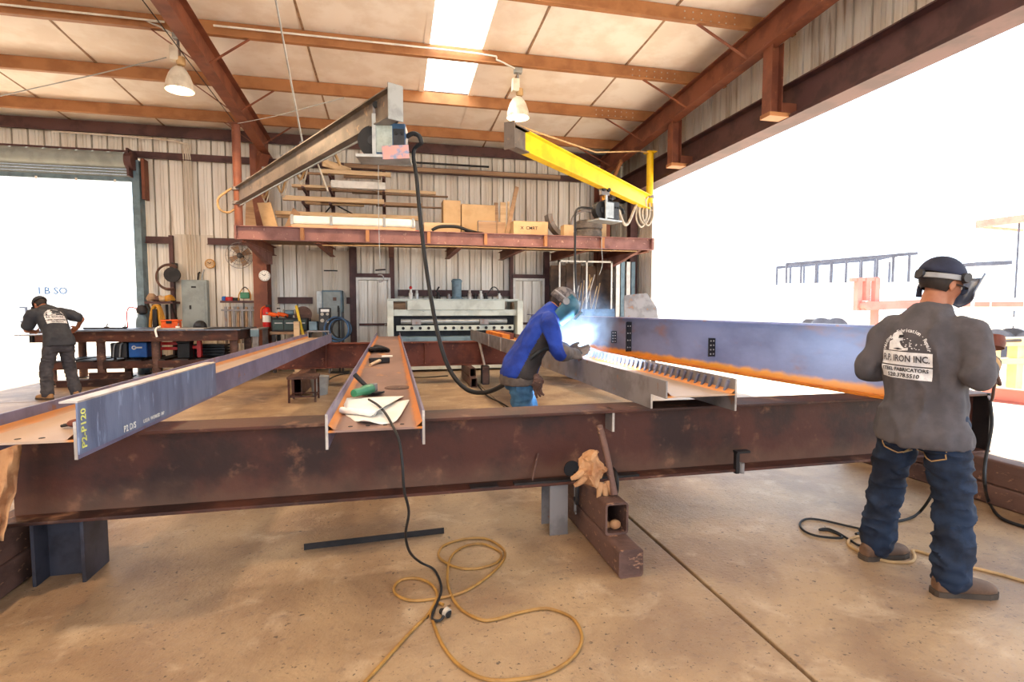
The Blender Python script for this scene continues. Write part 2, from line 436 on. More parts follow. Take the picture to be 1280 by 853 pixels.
for yy in (10.0, 7.15, 1.5):
    z1 = zpur(yy)-0.38; p = B()
    p.isec((5.62, yy, 4.36), (5.62, yy, z1), 0.2, 0.2, 0.012, 0.01, up=(1,0,0)); p.obj('hanger_post', 'primer', wall_right)
    B().box(5.5, 5.86, yy-0.11, yy+0.11, 4.30, 4.36).obj('seat_plate', 'purlin', wall_right)
    B().box(5.72, 5.99, yy-0.07, yy+0.07, 4.37, 4.52).obj('bracket_arm', 'primer', wall_right)
# end-wall corner post and jamb
B().isec((6.12, 12.95, 0), (6.12, 12.95, 4.33), 0.22, 0.2, 0.012, 0.01, up=(0,1,0)).obj('jamb_post', 'primer_dark', wall_right)

# ---- left wall and front (off frame, they close the shed)
wall_left = struct('wall_left')
for k in range(24):
    y1 = YW-k*PW; 
    if y1-PW < Y0: break
    vs, fs = rib_sheet(PW, 0, 6, zt=(zroof(y1)+0.02, zroof(y1-PW)+0.02))
    B().add([(XL-p[1], y1-p[0], p[2]) for p in vs], fs).obj('wall_panel', 'wall', wall_left)

# ---- roof
ceiling = struct('ceiling')
PUR = [12.85, 11.07, 9.3, 7.52, 5.74, 3.96, 2.18, 0.4, -1.4, -3.2, -5.0]
SEAMS = [-13.0, -10.6, -8.75, -6.9, -5.04, -3.18, -1.32, 0.63, 1.62, 2.36, 4.225, 6.3]
SKY = (0.63, 1.62)
edges = [YW] + PUR + [Y0]
for i in range(len(SEAMS)-1):
    xa, xb = SEAMS[i], SEAMS[i+1]
    sky = (xa, xb) == SKY
    vs = []; fs = []; ny = 0
    rows = []
    for j in range(len(edges)-1):
        ya, yb = edges[j], edges[j+1]
        for k in range(6): rows.append((ya+(yb-ya)*k/6, -0.035*sin(pi*k/6)))
    rows.append((edges[-1], 0))
    for (yy, sag) in rows:
        for q in range(5):
            fx = q/4; xx = xa+0.006+(xb-xa-0.012)*fx
            vs.append((xx, yy, zroof(yy)+(0 if sky else sag*(0.5+0.5*sin(pi*fx))) + (0.0 if not sky else 0.05)))
    for r in range(len(rows)-1):
        for q in range(4): a = r*5+q; fs.append((a, a+1, a+6, a+5))
    b1 = B().add(vs, fs)
    if not sky:
        b1.obj('roof_panel', 'roof', ceiling, smooth=True)
M['skylight'] = bpy.data.materials.new('skylight_fibreglass'); M['skylight'].use_nodes = True
nt = M['skylight'].node_tree; nt.nodes.remove(nt.nodes['Principled BSDF'])
tr = nt.nodes.new('ShaderNodeBsdfTranslucent'); tr.inputs['Color'].default_value = (0.9, 0.88, 0.8, 1)
nt.links.new(tr.outputs[0], nt.nodes['Material Output'].inputs['Surface'])
for j in range(len(edges)-1):
    ya, yb = edges[j]+0.02, edges[j+1]-0.02
    if ya > 11.8 or ya < 1: 
        ya, yb = edges[j], edges[j+1]-(0.02 if j == 1 else 0)
        B().add([(SKY[0]-0.2, ya, zroof(ya)+0.008), (SKY[1]+0.2, ya, zroof(ya)+0.008), (SKY[1]+0.2, yb, zroof(yb)+0.008), (SKY[0]-0.2, yb, zroof(yb)+0.008)], [(0,1,2,3)]).obj('roof_panel', 'roof', ceiling)
        continue
    bb = B(); vs = []; n = 12
    for q in range(n+1):
        xx = SKY[0]+(SKY[1]-SKY[0])*q/n; dz = 0.03*(q % 4 == 2)
        vs += [(xx, ya, zroof(ya)+0.03+dz), (xx, yb, zroof(yb)+0.03+dz)]
    bb.add(vs, [(2*q, 2*q+2, 2*q+3, 2*q+1) for q in range(n)]).obj('skylight_pane', 'skylight', ceiling)
    for xx in SKY:
        bb = B(); bb.add([(xx-0.05, ya, zroof(ya)-0.02), (xx+0.05, ya, zroof(ya)-0.02), (xx+0.05, yb, zroof(yb)-0.02), (xx-0.05, yb, zroof(yb)-0.02),
                          (xx-0.05, ya, zroof(ya)+0.03), (xx+0.05, ya, zroof(ya)+0.03), (xx+0.05, yb, zroof(yb)+0.03), (xx-0.05, yb, zroof(yb)+0.03)],
                         [(0,1,2,3),(4,5,6,7),(0,1,5,4),(1,2,6,5),(2,3,7,6),(3,0,4,7)])
        bb.obj('skylight_curb', 'roof', ceiling)
# insulation seam strips that hang a little proud
for sx in SEAMS[1:-1]:
    if sx in SKY: continue
    bb = B(); bb.bar((sx, YW, zroof(YW)-0.012), (sx, Y0, zroof(Y0)-0.012), 0.035, 0.02); bb.obj('seam_strip', 'wood_dark', ceiling)
for yp in PUR:
    z = zpur(yp); bb = B()
    bb.box(XL, XR-0.1, yp-0.005, yp+0.005, z, z+0.24); bb.box(XL, XR-0.1, yp-0.075, yp-0.005, z, z+0.008); bb.box(XL, XR-0.1, yp+0.005, yp+0.075, z+0.232, z+0.24)
    bb.box(XL, XR-0.1, yp-0.079, yp-0.073, z, z+0.022)
    bb.obj('purlin', 'purlin', ceiling)
for xc in (-2.8, 5.55, -11.15):
    bb = B(); d = 0.42
    za, zb = zpur(13.75)-d/2-0.003, zpur(Y0)-d/2-0.003
    bb.isec((xc, 13.75, za), (xc, Y0, zb), d, 0.2, 0.014, 0.01); bb.obj('rafter', 'primer', ceiling)
    for yp in PUR[:7]:
        for sgn in (-1, 1):
            if xc > 5 and sgn > 0: continue
            B().bar((xc+sgn*0.09, yp+0.02, zpur(yp)-0.40), (xc+sgn*(1.05 if xc > 5 else 0.72), yp-0.02, zpur(yp)+0.03), 0.05, 0.012).obj('flange_brace', 'primer', ceiling)
# bolt patterns at the lapped purlin ends by the right rafter
for yp in PUR[1:6]:
    bb = B()
    for dx in (-0.15, -0.3, -0.42, -0.56, -0.72, -0.86, -1.0):
        for dz in (0.07, 0.17): bb.cyl((5.35+dx, yp-0.006, zpur(yp)+dz), (5.35+dx, yp-0.014, zpur(yp)+dz), 0.013, n=6)
    tag(bb.obj('bolt_heads', 'steel_cut', ceiling), kind='stuff')
# knee from rafter to column and wall brace angle at left
B().bar((-2.8, 13.3, 5.0), (-2.98, 13.55, 4.6), 0.2, 0.25).obj('knee_plate', 'primer', ceiling)
B().bar((5.5, 13.4, 4.3), (5.45, 12.2, 5.0), 0.07, 0.07).obj('knee_brace', 'purlin', ceiling)

# ---- roll-up door (open): barrel with slats, bottom bar, guide
door_1 = struct('door_1')
nsl = 9
for k in range(nsl):
    z0 = 4.36 + k*0.062; bb = B(); vs = []; fs = []
    prof = [(0, 0), (-0.012, 0.012), (-0.016, 0.031), (-0.012, 0.05), (0, 0.060)]
    for px_, pz in prof: vs += [(DX0-0.3, 13.72+px_, z0+pz), (DX1+0.05, 13.72+px_, z0+pz)]
    fs = [(2*i, 2*i+1, 2*i+3, 2*i+2) for i in range(4)]
    bb.add(vs, fs).obj('door_slat', 'grey_paint', door_1, smooth=True)
bb = B(); bb.box(DX0-0.3, DX1+0.03, 13.68, 13.76, 4.27, 4.36); bb.obj('bottom_bar', 'machine_blue', door_1)
for k in range(9):
    xx = DX1-0.35-k*0.75; B().box(xx-0.02, xx+0.02, 13.665, 13.68, 4.24, 4.30).obj('bar_bolt', 'white', door_1)
bb = B(); bb.box(DX1-0.02, DX1+0.13, 13.66, 13.74, 0, 4.75); bb.box(DX1+0.09, DX1+0.13, 13.74, 13.92, 0, 4.75); bb.obj('guide_track', 'machine_blue', door_1)
bb = B(); bb.box(DX1-0.02, DX1+0.02, 13.45, 13.9, 4.35, 4.95); bb.cyl((DX1-0.06, 13.6, 4.7), (DX1+0.08, 13.6, 4.7), 0.2, n=20); bb.obj('barrel_bracket', 'primer_dark', door_1)
bb = B(); bb.box(DX1+0.16, DX1+0.22, 13.7, 13.93, 3.9, 4.8); bb.obj('hood_support', 'primer', door_1)
bb = B(); bb.cyl((DX0-0.3, 13.62, 4.72), (DX1-0.06, 13.62, 4.72), 0.17, n=18); bb.obj('door_barrel', 'grey_paint', door_1, smooth=True)

# ---- man doors in the back wall
def man_door(name, u0, u1, vtop, zmid):
    d = struct(name); a = at(u0, vtop, y=13.82); b_ = at(u1, vtop, y=13.82); x0, x1, zt = a.x, b_.x, a.z
    bb = B(); bb.box(x0, x0+0.055, 13.76, 13.9, 0, zt); bb.box(x1-0.055, x1, 13.76, 13.9, 0, zt); bb.box(x0+0.055, x1-0.055, 13.76, 13.9, zt-0.06, zt)
    bb.obj('door_frame', 'white', d)
    B().box(x0-0.02, x1+0.03, 13.74, 13.92, zt+0.005, zt+0.10).obj('door_header', 'primer_dark', d)
    n = 3; w = (x1-x0-0.11)/n
    for k in range(n):
        vs, fs = rib_sheet(0.305, 0.02, zt-0.07); s_ = w/0.305
        B().add([(x0+0.055+k*w+p[0]*s_, 13.86+p[1]*0.6, p[2]) for p in vs], fs).obj('door_panel', 'wall', d)
    B().box(x0+0.055, x1-0.055, 13.80, 13.84, zmid, zmid+0.06).obj('door_rail', 'primer_dark', d)
    bb = B(); bb.ell((x1-0.13, 13.78, 1.02), 0.035, 0.04, 0.035, 12, 8); bb.obj('door_knob', 'steel_cut', d, smooth=True)
    return d
man_door('door_2', 445, 488, 347, 1.0)
man_door('door_3', 641, 680, 348, 1.0)
# ================================================================ steel on the floor
ORANGE = (206, 122, 34)
M['web_orange'] = band(mat('web_scale', (146, 116, 104), (126, 98, 88), 2.0, 0.5, 0.1, bump=0.1, c3=(176, 126, 84), s3=6, stretch=(1, 0.4, 1)), '|x', 0.165, 0.205, ORANGE, 0.012)
M['web_tan'] = band(mat('web_scale_tan', (186, 162, 142), (170, 140, 116), 1.6, 0.45, 0.15, bump=0.1, stretch=(1, 0.4, 1)), '|x', 0.165, 0.21, (206, 128, 48), 0.012)
M['tall_web'] = band(mat('tall_web', (116, 113, 130), (98, 95, 112), 1.6, 0.42, 0.15, bump=0.08, c3=(128, 92, 84), s3=3, lo3=0.55, hi3=0.75, stretch=(1, 0.5, 1)), '-z', 0.165, 0.215, (222, 142, 30), 0.02)
M['orange_rust'] = mat('orange_rust', (206, 122, 30), (176, 92, 32), 5, 0.7, 0.1, bump=0.2)
M['plate_blue'] = mat('plate_blue', (112, 124, 152), (90, 100, 126), 2.6, 0.35, 0.15, bump=0.08, stretch=(1, 3, 0.6), c3=(134, 148, 178), s3=7)
M['flange_blue'] = mat('flange_blue', (124, 118, 142), (102, 96, 118), 3, 0.42, 0.15, bump=0.1, c3=(136, 96, 84), s3=9, lo3=0.58, hi3=0.7)

def flat_beam(name, loc, L, rz, label, web_m, fl_m, depth=0.45, fw=0.165, web_z=None, cope=0.0, group='wide flange beams laid flat across the trestles'):
    """wide-flange beam lying on its side: web level, flanges upright; local y runs away from the camera"""
    t = thing(name, loc, label, 'beam', group, rz); ORG[t.name] = Vector((0,0,0))
    zw = fw/2 if web_z is None else web_z; h = depth/2
    w = B(); w.box(-h+0.012, h-0.012, 0, L, zw-0.005, zw+0.005)
    for s in (-1, 1):   # fillets
        w.add([(s*(h-0.012), 0, zw+0.03), (s*(h-0.04), 0, zw+0.005), (s*(h-0.04), L, zw+0.005), (s*(h-0.012), L, zw+0.03)], [(0,1,2,3)])
    w.obj('web', web_m, t)
    for s in (-1, 1):
        f = B(); a, b_ = s*(h-0.012), s*h
        if cope and s < 0:
            f.prism([(cope, 0), (L, 0), (L, fw), (0, fw), (0, zw-0.01), (cope, zw-0.01)], (a, 0, 0), (0,1,0), (0,0,1), (1 if b_ > a else -1, 0, 0), abs(b_-a))
        else: f.box(a, b_, 0, L, 0, fw)
        fo = f.obj('flange', fl_m, t, bevel=0.002)
        e = B(); y1 = cope if (cope and s < 0) else 0
        e.box(a, b_, y1-0.0015, y1, 0.001, (zw-0.01 if (cope and s < 0) else fw-0.001))
        e.obj('cut_end', 'steel_cut', t)
    return t
ZT = 0.80       # top of the two trestle beams
beam_l = flat_beam('steel_beam', (-1.545, 2.6, ZT), 8.0, radians(-1.4), 'steel beam at left with marked blue bent plate along its edge', 'web_tan', 'flange_blue')
# bent plate on its right flange, with the marker writing
pl = B(); X0 = 0.2255
pl.box(X0, X0+0.008, 0.0, 1.68, 0.022, 0.245)
p_ = pl.obj('bent_plate', 'plate_blue', beam_l)
B().box(X0-0.062, X0+0.008, 0.0, 1.68, 0.245, 0.253).obj('plate_lip', 'steel_cut', p_)
writing('P2-P120', 0.052, (X0+0.009, 0.035, 0.13), (0,0,1), (0,-1,0), 'chalk_y', p_, bold=0.0012, off=0.001)
writing('P2 D/S', 0.044, (X0+0.009, 0.36, 0.048), (0,1,0), (0,0,1), 'chalk', p_, bold=0.001, off=0.001, align='LEFT')
writing('USE/A  WORKED  IMP', 0.026, (X0+0.009, 0.56, 0.046), (0,1,0), (0,0,1), 'chalk', p_, bold=0.0006, off=0.001, align='LEFT')
for k in range(3):
    B().cyl((-0.12+0.09*k, 0.06, 0.0876), (-0.12+0.09*k, 0.06, 0.089), 0.012, n=10).obj('bolt_hole', 'ink', beam_l)

beam_c = flat_beam('steel_beam', (-0.08, 2.53, ZT), 8.25, 0.0, 'steel beam in the middle carrying drawings and a green grinder', 'web_orange', 'flange_blue')
for k in range(4):
    B().cyl((-0.12+0.08*k, 0.07, 0.0876), (-0.12+0.08*k, 0.07, 0.089), 0.011, n=10).obj('bolt_hole', 'ink', beam_c)
beam_w = flat_beam('steel_beam', (1.865, 2.93, ZT), 8.0, radians(0.3), 'steel beam at right being welded, its flange lined with raised strips for light and dark stripes', 'web_tan', 'steel', depth=0.49, fw=0.205, web_z=0.105, cope=0.19)
for k in range(46):     # raised strips added to shape stripes of reflection and shade on its far flange
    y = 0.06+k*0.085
    b = B(); b.bar((0.233-0.012, y+0.03, 0.115), (0.233-0.006, y, 0.19), 0.02, 0.014, up=(1,0,0)); b.obj('stripe_relief', 'steel_blue', beam_w)
for y, h in ((5.9, 0.20), (4.9, 0.2)):
    B().box(-0.254, -0.245, y, y+0.04, 0.0, h).obj('splice_mark', 'steel_cut', beam_w)
# short stacked pieces lying in it at the far end
for k, (y0, y1, x0, z) in enumerate(((5.6, 7.2, -0.1, 0.112), (6.0, 7.3, 0.06, 0.112))):
    t = tag(B().box(0, 0.12, 0, y1-y0, 0, 0.10).obj('steel_offcut', 'orange_rust' if k == 0 else 'rust_red', org=None), ('orange' if k == 0 else 'dark red')+' rusty steel offcut lying in the welded beam', 'offcut', 'offcuts in the welded beam')
    t.location = (1.865+x0, 2.93+y0, ZT+z)

# tall upright beam on the right
tall = thing('steel_beam', (3.52, 2.72, ZT), 'tall upright blue grey beam with orange rusted bottom flange', 'beam', None, radians(5.2)); ORG[tall.name] = Vector()
L = 7.95
w = B().box(-0.006, 0.006, 0, L, -0.245, 0.245).obj('web', 'tall_web', tall); w.location = (0, 0, 0.26)
B().box(-0.09, 0.09, 0, L, 0, 0.015).obj('flange', 'orange_rust', tall)
B().box(-0.09, 0.09, 0, L, 0.505, 0.52).obj('flange', 'flange_blue', tall)
for (y, hgt, z0, wd) in ((2.35, 0.19, 0.14, 0.09), (4.05, 0.40, 0.06, 0.10), (4.45, 0.17, 0.15, 0.09)):
    c = B(); c.box(-0.014, -0.0065, y-wd, y+wd*0.2, z0, z0+hgt); c.box(-0.09, -0.0145, y-wd, y-wd+0.01, z0, z0+hgt)
    c = c.obj('clip_angle', 'black_steel', tall)
    for k in range(4):
        for dx in (-0.03, -0.065):
            q = z0+hgt*(0.14+0.24*k)
            B().cyl((dx, y-wd-0.001, q), (dx, y-wd-0.004, q), 0.009, n=8).obj('bolt_hole', 'steel_cut', c)
B().box(-0.09, 0.09, -0.012, -0.0005, 0, 0.52).obj('end_plate', 'black_steel', tall)

# the two trestle beams
M['rust_web'] = band(mat('rust_web', (76, 38, 27), (46, 25, 20), 2.2, 0.58, 0.1, bump=0.2, bscale=30, c3=(130, 86, 62), s3=6, lo3=0.57, hi3=0.78), '-z', -0.20, 0.0, (128, 94, 72), 0.06, 0.42)
def trestle_beam(x0, x1, yc, label, m):
    t = thing('trestle_beam', (x0, yc, 0.34), label, 'beam', 'trestle beams')
    B().box(x0, x1, yc-0.007, yc+0.007, 0.358, 0.782).obj('web', 'rust_web' if yc < 5 else m, t)
    B().box(x0, x1, yc-0.13, yc+0.13, 0.34, 0.358).obj('flange', m, t, bevel=0.003)
    B().box(x0, x1, yc-0.13, yc+0.13, 0.782, 0.80).obj('flange', m, t, bevel=0.003)
    return t
tb = trestle_beam(-1.95, 4.47, 3.25, 'long dark brown rusty beam across the foreground carrying the other beams', 'rust')
tb2 = trestle_beam(-2.1, 4.2, 10.32, 'reddish brown trestle beam in the back carrying the far beam ends', 'rust_red')
B().box(4.44, 4.455, 3.12, 3.243, 0.358, 0.782).obj('end_stiffener', 'black_steel', tb)
B().box(1.36, 1.375, 3.13, 3.243, 0.66, 0.80).obj('tab', 'steel_cut', tb)
B().box(0.45, 0.62, 3.125, 3.20, 0.358, 0.364).obj('shim_plate', 'black_steel', tb)
B().box(0.72, 1.55, 3.125, 3.18, 0.358, 0.372).obj('shim_plate', 'black_steel', tb)
B().cyl((1.13, 3.243, 0.40), (1.13, 3.235, 0.40), 0.055, n=20).obj('bolt_hole', 'ink', tb)
B().bar((0.90, 3.235, 0.52), (0.84, 3.16, 0.36), 0.008, 0.008).obj('wire_rod', 'tube', tb)
for x in (-1.2, 0.6, 1.7, 2.6):
    B().box(x, x+0.012, 10.2, 10.313, 0.358, 0.782).obj('stiffener', 'rust_red', tb2)

# supports under the trestle beams: hollow sections stacked two high, and stub posts
def hollow(x0, x1, y0, y1, z0, z1, name, m, label, group, wall=0.012, plug=False):
    t = thing(name, ((x0+x1)/2, (y0+y1)/2, z0), label, 'steel tube', group)
    r = 0.02; n = 4
    def rr(a, b, c, d, r):
        pts = []
        for (cx, cz, s) in ((b-r, d-r, 0), (a+r, d-r, 1), (a+r, c+r, 2), (b-r, c+r, 3)):
            for k in range(n+1):
                an = pi/2*(s+k/n); pts.append((cx+r*cos(an), cz+r*sin(an)))
        return pts
    o1 = rr(x0, x1, z0, z1, r); o2 = rr(x0+wall, x1-wall, z0+wall, z1-wall, r*0.5); k = len(o1); b = B()
    vs = [(x, y, z) for y in (y0, y1) for x, z in o1] + [(x, y, z) for y in (y0, y1) for x, z in o2]; fs = []
    for i in range(k):
        j = (i+1) % k
        fs += [(i, j, j+k, i+k), (2*k+i, 3*k+i, 3*k+j, 2*k+j), (i, 2*k+i, 2*k+j, j), (k+i, k+j, 3*k+j, 3*k+i)]
    b.add(vs, fs).obj('tube_wall', m, t, smooth=True)
    if plug:
        B().prism(o2, (0, y0+0.004, 0), (1,0,0), (0,0,1), (0,1,0), 0.02).obj('end_plug', 'tube', t)
    return t
hollow(1.165, 1.305, 2.57, 3.75, 0.0, 0.155, 'steel_tube', 'tube', 'lower capped steel tube of the stack under the foreground beam', 'support tubes', plug=True)
hollow(1.165, 1.305, 2.76, 3.75, 0.155, 0.34, 'steel_tube', 'tube', 'upper open steel tube of the stack under the foreground beam', 'support tubes')
for i, (x, y, r) in enumerate(((1.20, 2.83, 0.022), (1.245, 2.81, 0.028))):
    o = B().ell((0, 0, 0), r*1.3, r, r, 10, 7).obj('rag_scrap', 'paper_bag', smooth=True); o.location = (x, y, 0.167+r)
    tag(o, ['smaller crumpled brown scrap on the left inside the open steel tube end', 'larger crumpled brown scrap at the mouth of the open steel tube'][i], 'scrap', 'scraps inside the steel tube')
st = B(); st.isec((1.02, 3.27, 0.0), (1.02, 3.27, 0.34), 0.2, 0.12, 0.012, 0.01, up=(0,1,0)); tag(st.obj('stub_post', 'steel', org=(1.02, 3.27, 0)), 'short grey steel stub post beside the tube stack under the foreground beam', 'support')
st = B(); st.isec((-1.72, 3.28, 0.0), (-1.72, 3.28, 0.34), 0.24, 0.24, 0.016, 0.012, up=(1,0,0)); tag(st.obj('stub_post', mat('dark_post', (62, 62, 72), (46, 45, 52), 5, 0.5, 0.2), org=(-1.72, 3.28, 0)), 'dark steel stub post under the left end of the foreground beam', 'support')
hollow(-2.07, -1.91, 2.2, 3.9, 0.0, 0.165, 'steel_tube', 'tube', 'lower reddish steel tube stacked at the bottom left corner', 'support tubes', plug=True)
hollow(-2.07, -1.91, 2.2, 3.9, 0.165, 0.338, 'steel_tube', 'tube', 'upper reddish steel tube stacked at the bottom left corner', 'support tubes', plug=True)
hollow(4.28, 4.44, 2.0, 4.3, 0.0, 0.15, 'steel_tube', 'tube', 'lower brown steel tube on the floor right of the worker in grey', 'support tubes', plug=True)
hollow(4.28, 4.44, 2.0, 4.3, 0.15, 0.338, 'steel_tube', 'tube', 'upper brown steel tube right of the worker in grey', 'support tubes', plug=True)
hollow(1.38, 1.5, 9.55, 10.9, 0.0, 0.17, 'steel_tube', 'tube', 'lower support tube under the back trestle beam', 'support tubes')
hollow(1.38, 1.5, 9.7, 10.9, 0.17, 0.338, 'steel_tube', 'tube', 'upper support tube under the back trestle beam', 'support tubes')
hollow(1.64, 1.78, 9.85, 10.0, 0.0, 0.36, 'steel_tube', 'black_steel', 'black upright tube stub on the floor by the back trestle beam', 'support tubes', plug=True)
hollow(-1.62, -1.46, 9.2, 10.9, 0.0, 0.338, 'steel_tube', 'tube', 'brown support tube behind the little steel stool', 'support tubes')
hollow(3.6, 3.76, 9.7, 10.9, 0.0, 0.338, 'steel_tube', 'tube', 'support tube under the right end of the back trestle beam', 'support tubes')
b = B(); b.cyl((1.70, 9.92, 0.36), (1.62, 10.14, 0.86), 0.022, n=10); tag(b.obj('steel_rod', 'steel_cut', org=(1.7, 9.92, 0.36)), 'pale steel rod standing in the black tube stub at the back', 'rod')

# loose pieces on the foreground floor
p, q = at(380, 688, z=0.0), at(555, 667, z=0.0)
d = (q-p).normalized(); n_ = Vector((-d.y, d.x, 0)); b = B()
b.add([p, p+n_*0.038, q+n_*0.038, q, p+Vector((0,0,0.005)), p+n_*0.038+Vector((0,0,0.005)), q+n_*0.038+Vector((0,0,0.005)), q+Vector((0,0,0.005))], [(0,1,2,3),(4,5,6,7),(0,1,5,4),(1,2,6,5),(2,3,7,6),(3,0,4,7)])
b.bar(p+Vector((0,0,0.019)), q+Vector((0,0,0.019)), 0.005, 0.038)
tag(b.obj('angle_iron', 'black_steel', org=p), 'black steel angle bar lying on the concrete floor', 'steel bar')
# leaning bar, gloves, clamps at the tube stack
a_, b_ = at(749, 532, y=3.05), Vector((1.262, 2.86, 0.348))
b = B(); b.tube([a_, a_.lerp(b_, 0.4)+Vector((0.006, 0, 0)), b_], 0.021, 12, 4); tag(b.obj('pry_bar', 'tube', smooth=True, org=b_), 'worn round bar leaning against the foreground beam on the tube stack', 'bar')
def crumple(name, c, r, m, label, cat, seed, n=26, flat=False, amp=0.55):
    b = B(); b.ell((0,0,0), r[0], r[1], r[2], n, n//2)
    for i, v in enumerate(b.v):
        nn = noise.noise_vector(v*(2.2/max(r))+Vector((seed, 0, 0)))*amp + noise.noise_vector(v*(6/max(r))+Vector((0, seed, 0)))*amp*0.4
        b.v[i] = v + nn*min(r)
    o = b.obj(name, m); o.location = c
    return tag(o, label, cat)
cg = at(741, 592, y=2.93)
gl = thing('work_gloves', cg, 'crumpled tan leather work gloves hung over the tube stack clamp', 'gloves'); ORG[gl.name] = Vector()
o = crumple('cuff', (0,0,0), (0.075, 0.06, 0.10), 'paper_bag', None, None, 3.1, amp=0.6); o.parent = gl; o.location = (-0.01, 0, 0.03)
for k, (dx, dz, ln, an) in enumerate(((0.06, -0.1, 0.10, -1.45), (0.085, -0.085, 0.09, -1.35), (-0.05, -0.05, 0.09, -2.6), (-0.075, -0.02, 0.08, -2.7), (0.035, -0.09, 0.09, -1.7))):
    f = B(); f.tube([(dx, -0.02, dz+0.04), (dx+cos(an)*ln*0.5, -0.035, dz+0.04+sin(an)*ln*0.5), (dx+cos(an)*ln, -0.03, dz+0.04+sin(an)*ln)], 0.02, 8, 4, rs=[0.022, 0.019, 0.011]); f.obj('glove_finger', 'paper_bag', gl, smooth=True)

def c_clamp(loc, rz, h, d, label):
    """C frame in local xz: throat opens to +x"""
    t = thing('c_clamp', loc, label, 'clamp', 'clamps on the foreground beam', rz); ORG[t.name] = Vector()
    f = B(); f.tube([(d, 0, h), (0.02, 0, h), (-0.02, 0, h-0.03), (-0.02, 0, 0.03), (0.02, 0, 0), (d, 0, 0)], 0.013, 8, 4); f.obj('frame', 'black_steel', t, smooth=True)
    B().cyl((d, 0, -0.09), (d, 0, h*0.55), 0.009, n=10).obj('screw', 'steel', t)
    B().cyl((d, 0, h*0.55), (d, 0, h*0.6), 0.02, n=12).obj('pad', 'black_steel', t)
    B().cyl((d-0.05, 0, -0.085), (d+0.05, 0, -0.085), 0.005, n=8).obj('tommy_bar', 'steel', t)
    return t
c_clamp((1.10, 3.06, 0.235), radians(75), 0.16, 0.11, 'black clamp with curved frame left of the tan gloves')
c_clamp((1.36, 3.06, 0.28), radians(80), 0.13, 0.1, 'black screw clamp right of the leaning bar')
b = thing('beam_clamp', (2.28, 3.1, 0.35), 'small dark clamp gripping the bottom flange of the foreground beam', 'clamp')
B().box(2.25, 2.275, 3.11, 3.14, 0.33, 0.47).obj('frame', 'black_steel', b); B().box(2.25, 2.35, 3.10, 3.15, 0.47, 0.485).obj('jaw', 'black_steel', b); B().cyl((2.30, 3.12, 0.33), (2.30, 3.12, 0.40), 0.018, n=10).obj('screw', 'steel', b)
# sheet of brown kraft paper draped over the left end of the beam
b = B(); vs = []; fs = []; nu, nv = 10, 18
Lf = [(-30, 556), (-26, 600), (-22, 640), (-20, 676)]; Rg = [(27, 554), (25, 585), (16, 622), (4, 676)]
def lerp_list(l, t):
    t *= len(l)-1; k = min(int(t), len(l)-2); q = t-k; return (l[k][0]*(1-q)+l[k+1][0]*q, l[k][1]*(1-q)+l[k+1][1]*q)
for i in range(nu+1):
    for j in range(nv+1):
        fu, fv = i/nu, j/nv; a, c = lerp_list(Lf, fv), lerp_list(Rg, fv)
        p = at(a[0]+(c[0]-a[0])*fu, a[1]+(c[1]-a[1])*fu, y=3.06-0.04*fv-0.025*sin(fu*9+fv*5))
        vs.append(p+noise.noise_vector(p*14)*0.012)
for i in range(nu):
    for j in range(nv): a = i*(nv+1)+j; fs.append((a, a+1, a+nv+2, a+nv+1))
b.add(vs, fs); o = b.obj('kraft_paper', 'paper_bag', smooth=True, org=(-2.1, 3.05, 0.5)); tag(o, 'torn brown kraft paper hanging off the left end of the foreground beam', 'paper')
md = o.modifiers.new('thick', 'SOLIDIFY'); md.thickness = 0.003

# ---- tools on the middle beam (its web lies at z = 0.888)
ZW = ZT+0.0825+0.006
def onweb(u, v): return at(u, v, z=ZW)
# drawings
dr = thing('drawings', onweb(470, 515), 'stack of white construction drawings with curled edges on the middle beam', 'paper')
for k, (poly, lift) in enumerate((( ((421,512),(512,500),(517,506),(500,528),(455,534)), 0.001), (((428,500),(505,497),(519,521),(470,524),(432,519)), 0.010))):
    c = [onweb(*p_) for p_ in poly]; b = B(); vs = []; nn = 10
    # resample the sheet as a grid between its left and right edges
    A = [c[0], c[-1]]; Bq = [c[1], c[-2]] if len(c) == 4 else [c[1], c[-2]]
    for i in range(nn+1):
        for j in range(nn+1):
            fu, fv = i/nn, j/nn
            p_ = (A[0].lerp(Bq[0], fu)).lerp(A[1].lerp(Bq[1], fu), fv)
            curl = 0.035*max(0, fv-0.75)*4*max(0, 1-2.2*fu) + 0.05*max(0, fu-0.85)*4*fv
            vs.append(p_ + Vector((0, 0, lift+curl+0.003*noise.noise(p_*9))))
    fs = [(i*(nn+1)+j, (i+1)*(nn+1)+j, (i+1)*(nn+1)+j+1, i*(nn+1)+j+1) for i in range(nn) for j in range(nn)]
    o = b.add(vs, fs).obj('sheet', 'paper', dr, smooth=True); md = o.modifiers.new('thick', 'SOLIDIFY'); md.thickness = 0.0015
pc = onweb(438, 520); b = B(); b.tube([pc+Vector((-0.05, 0.06, 0.02)), pc+Vector((0.03, 0.0, 0.022)), pc+Vector((0.13, -0.03, 0.012))], 0.018, 10, 5); b.obj('curled_edge', 'paper', dr, smooth=True)
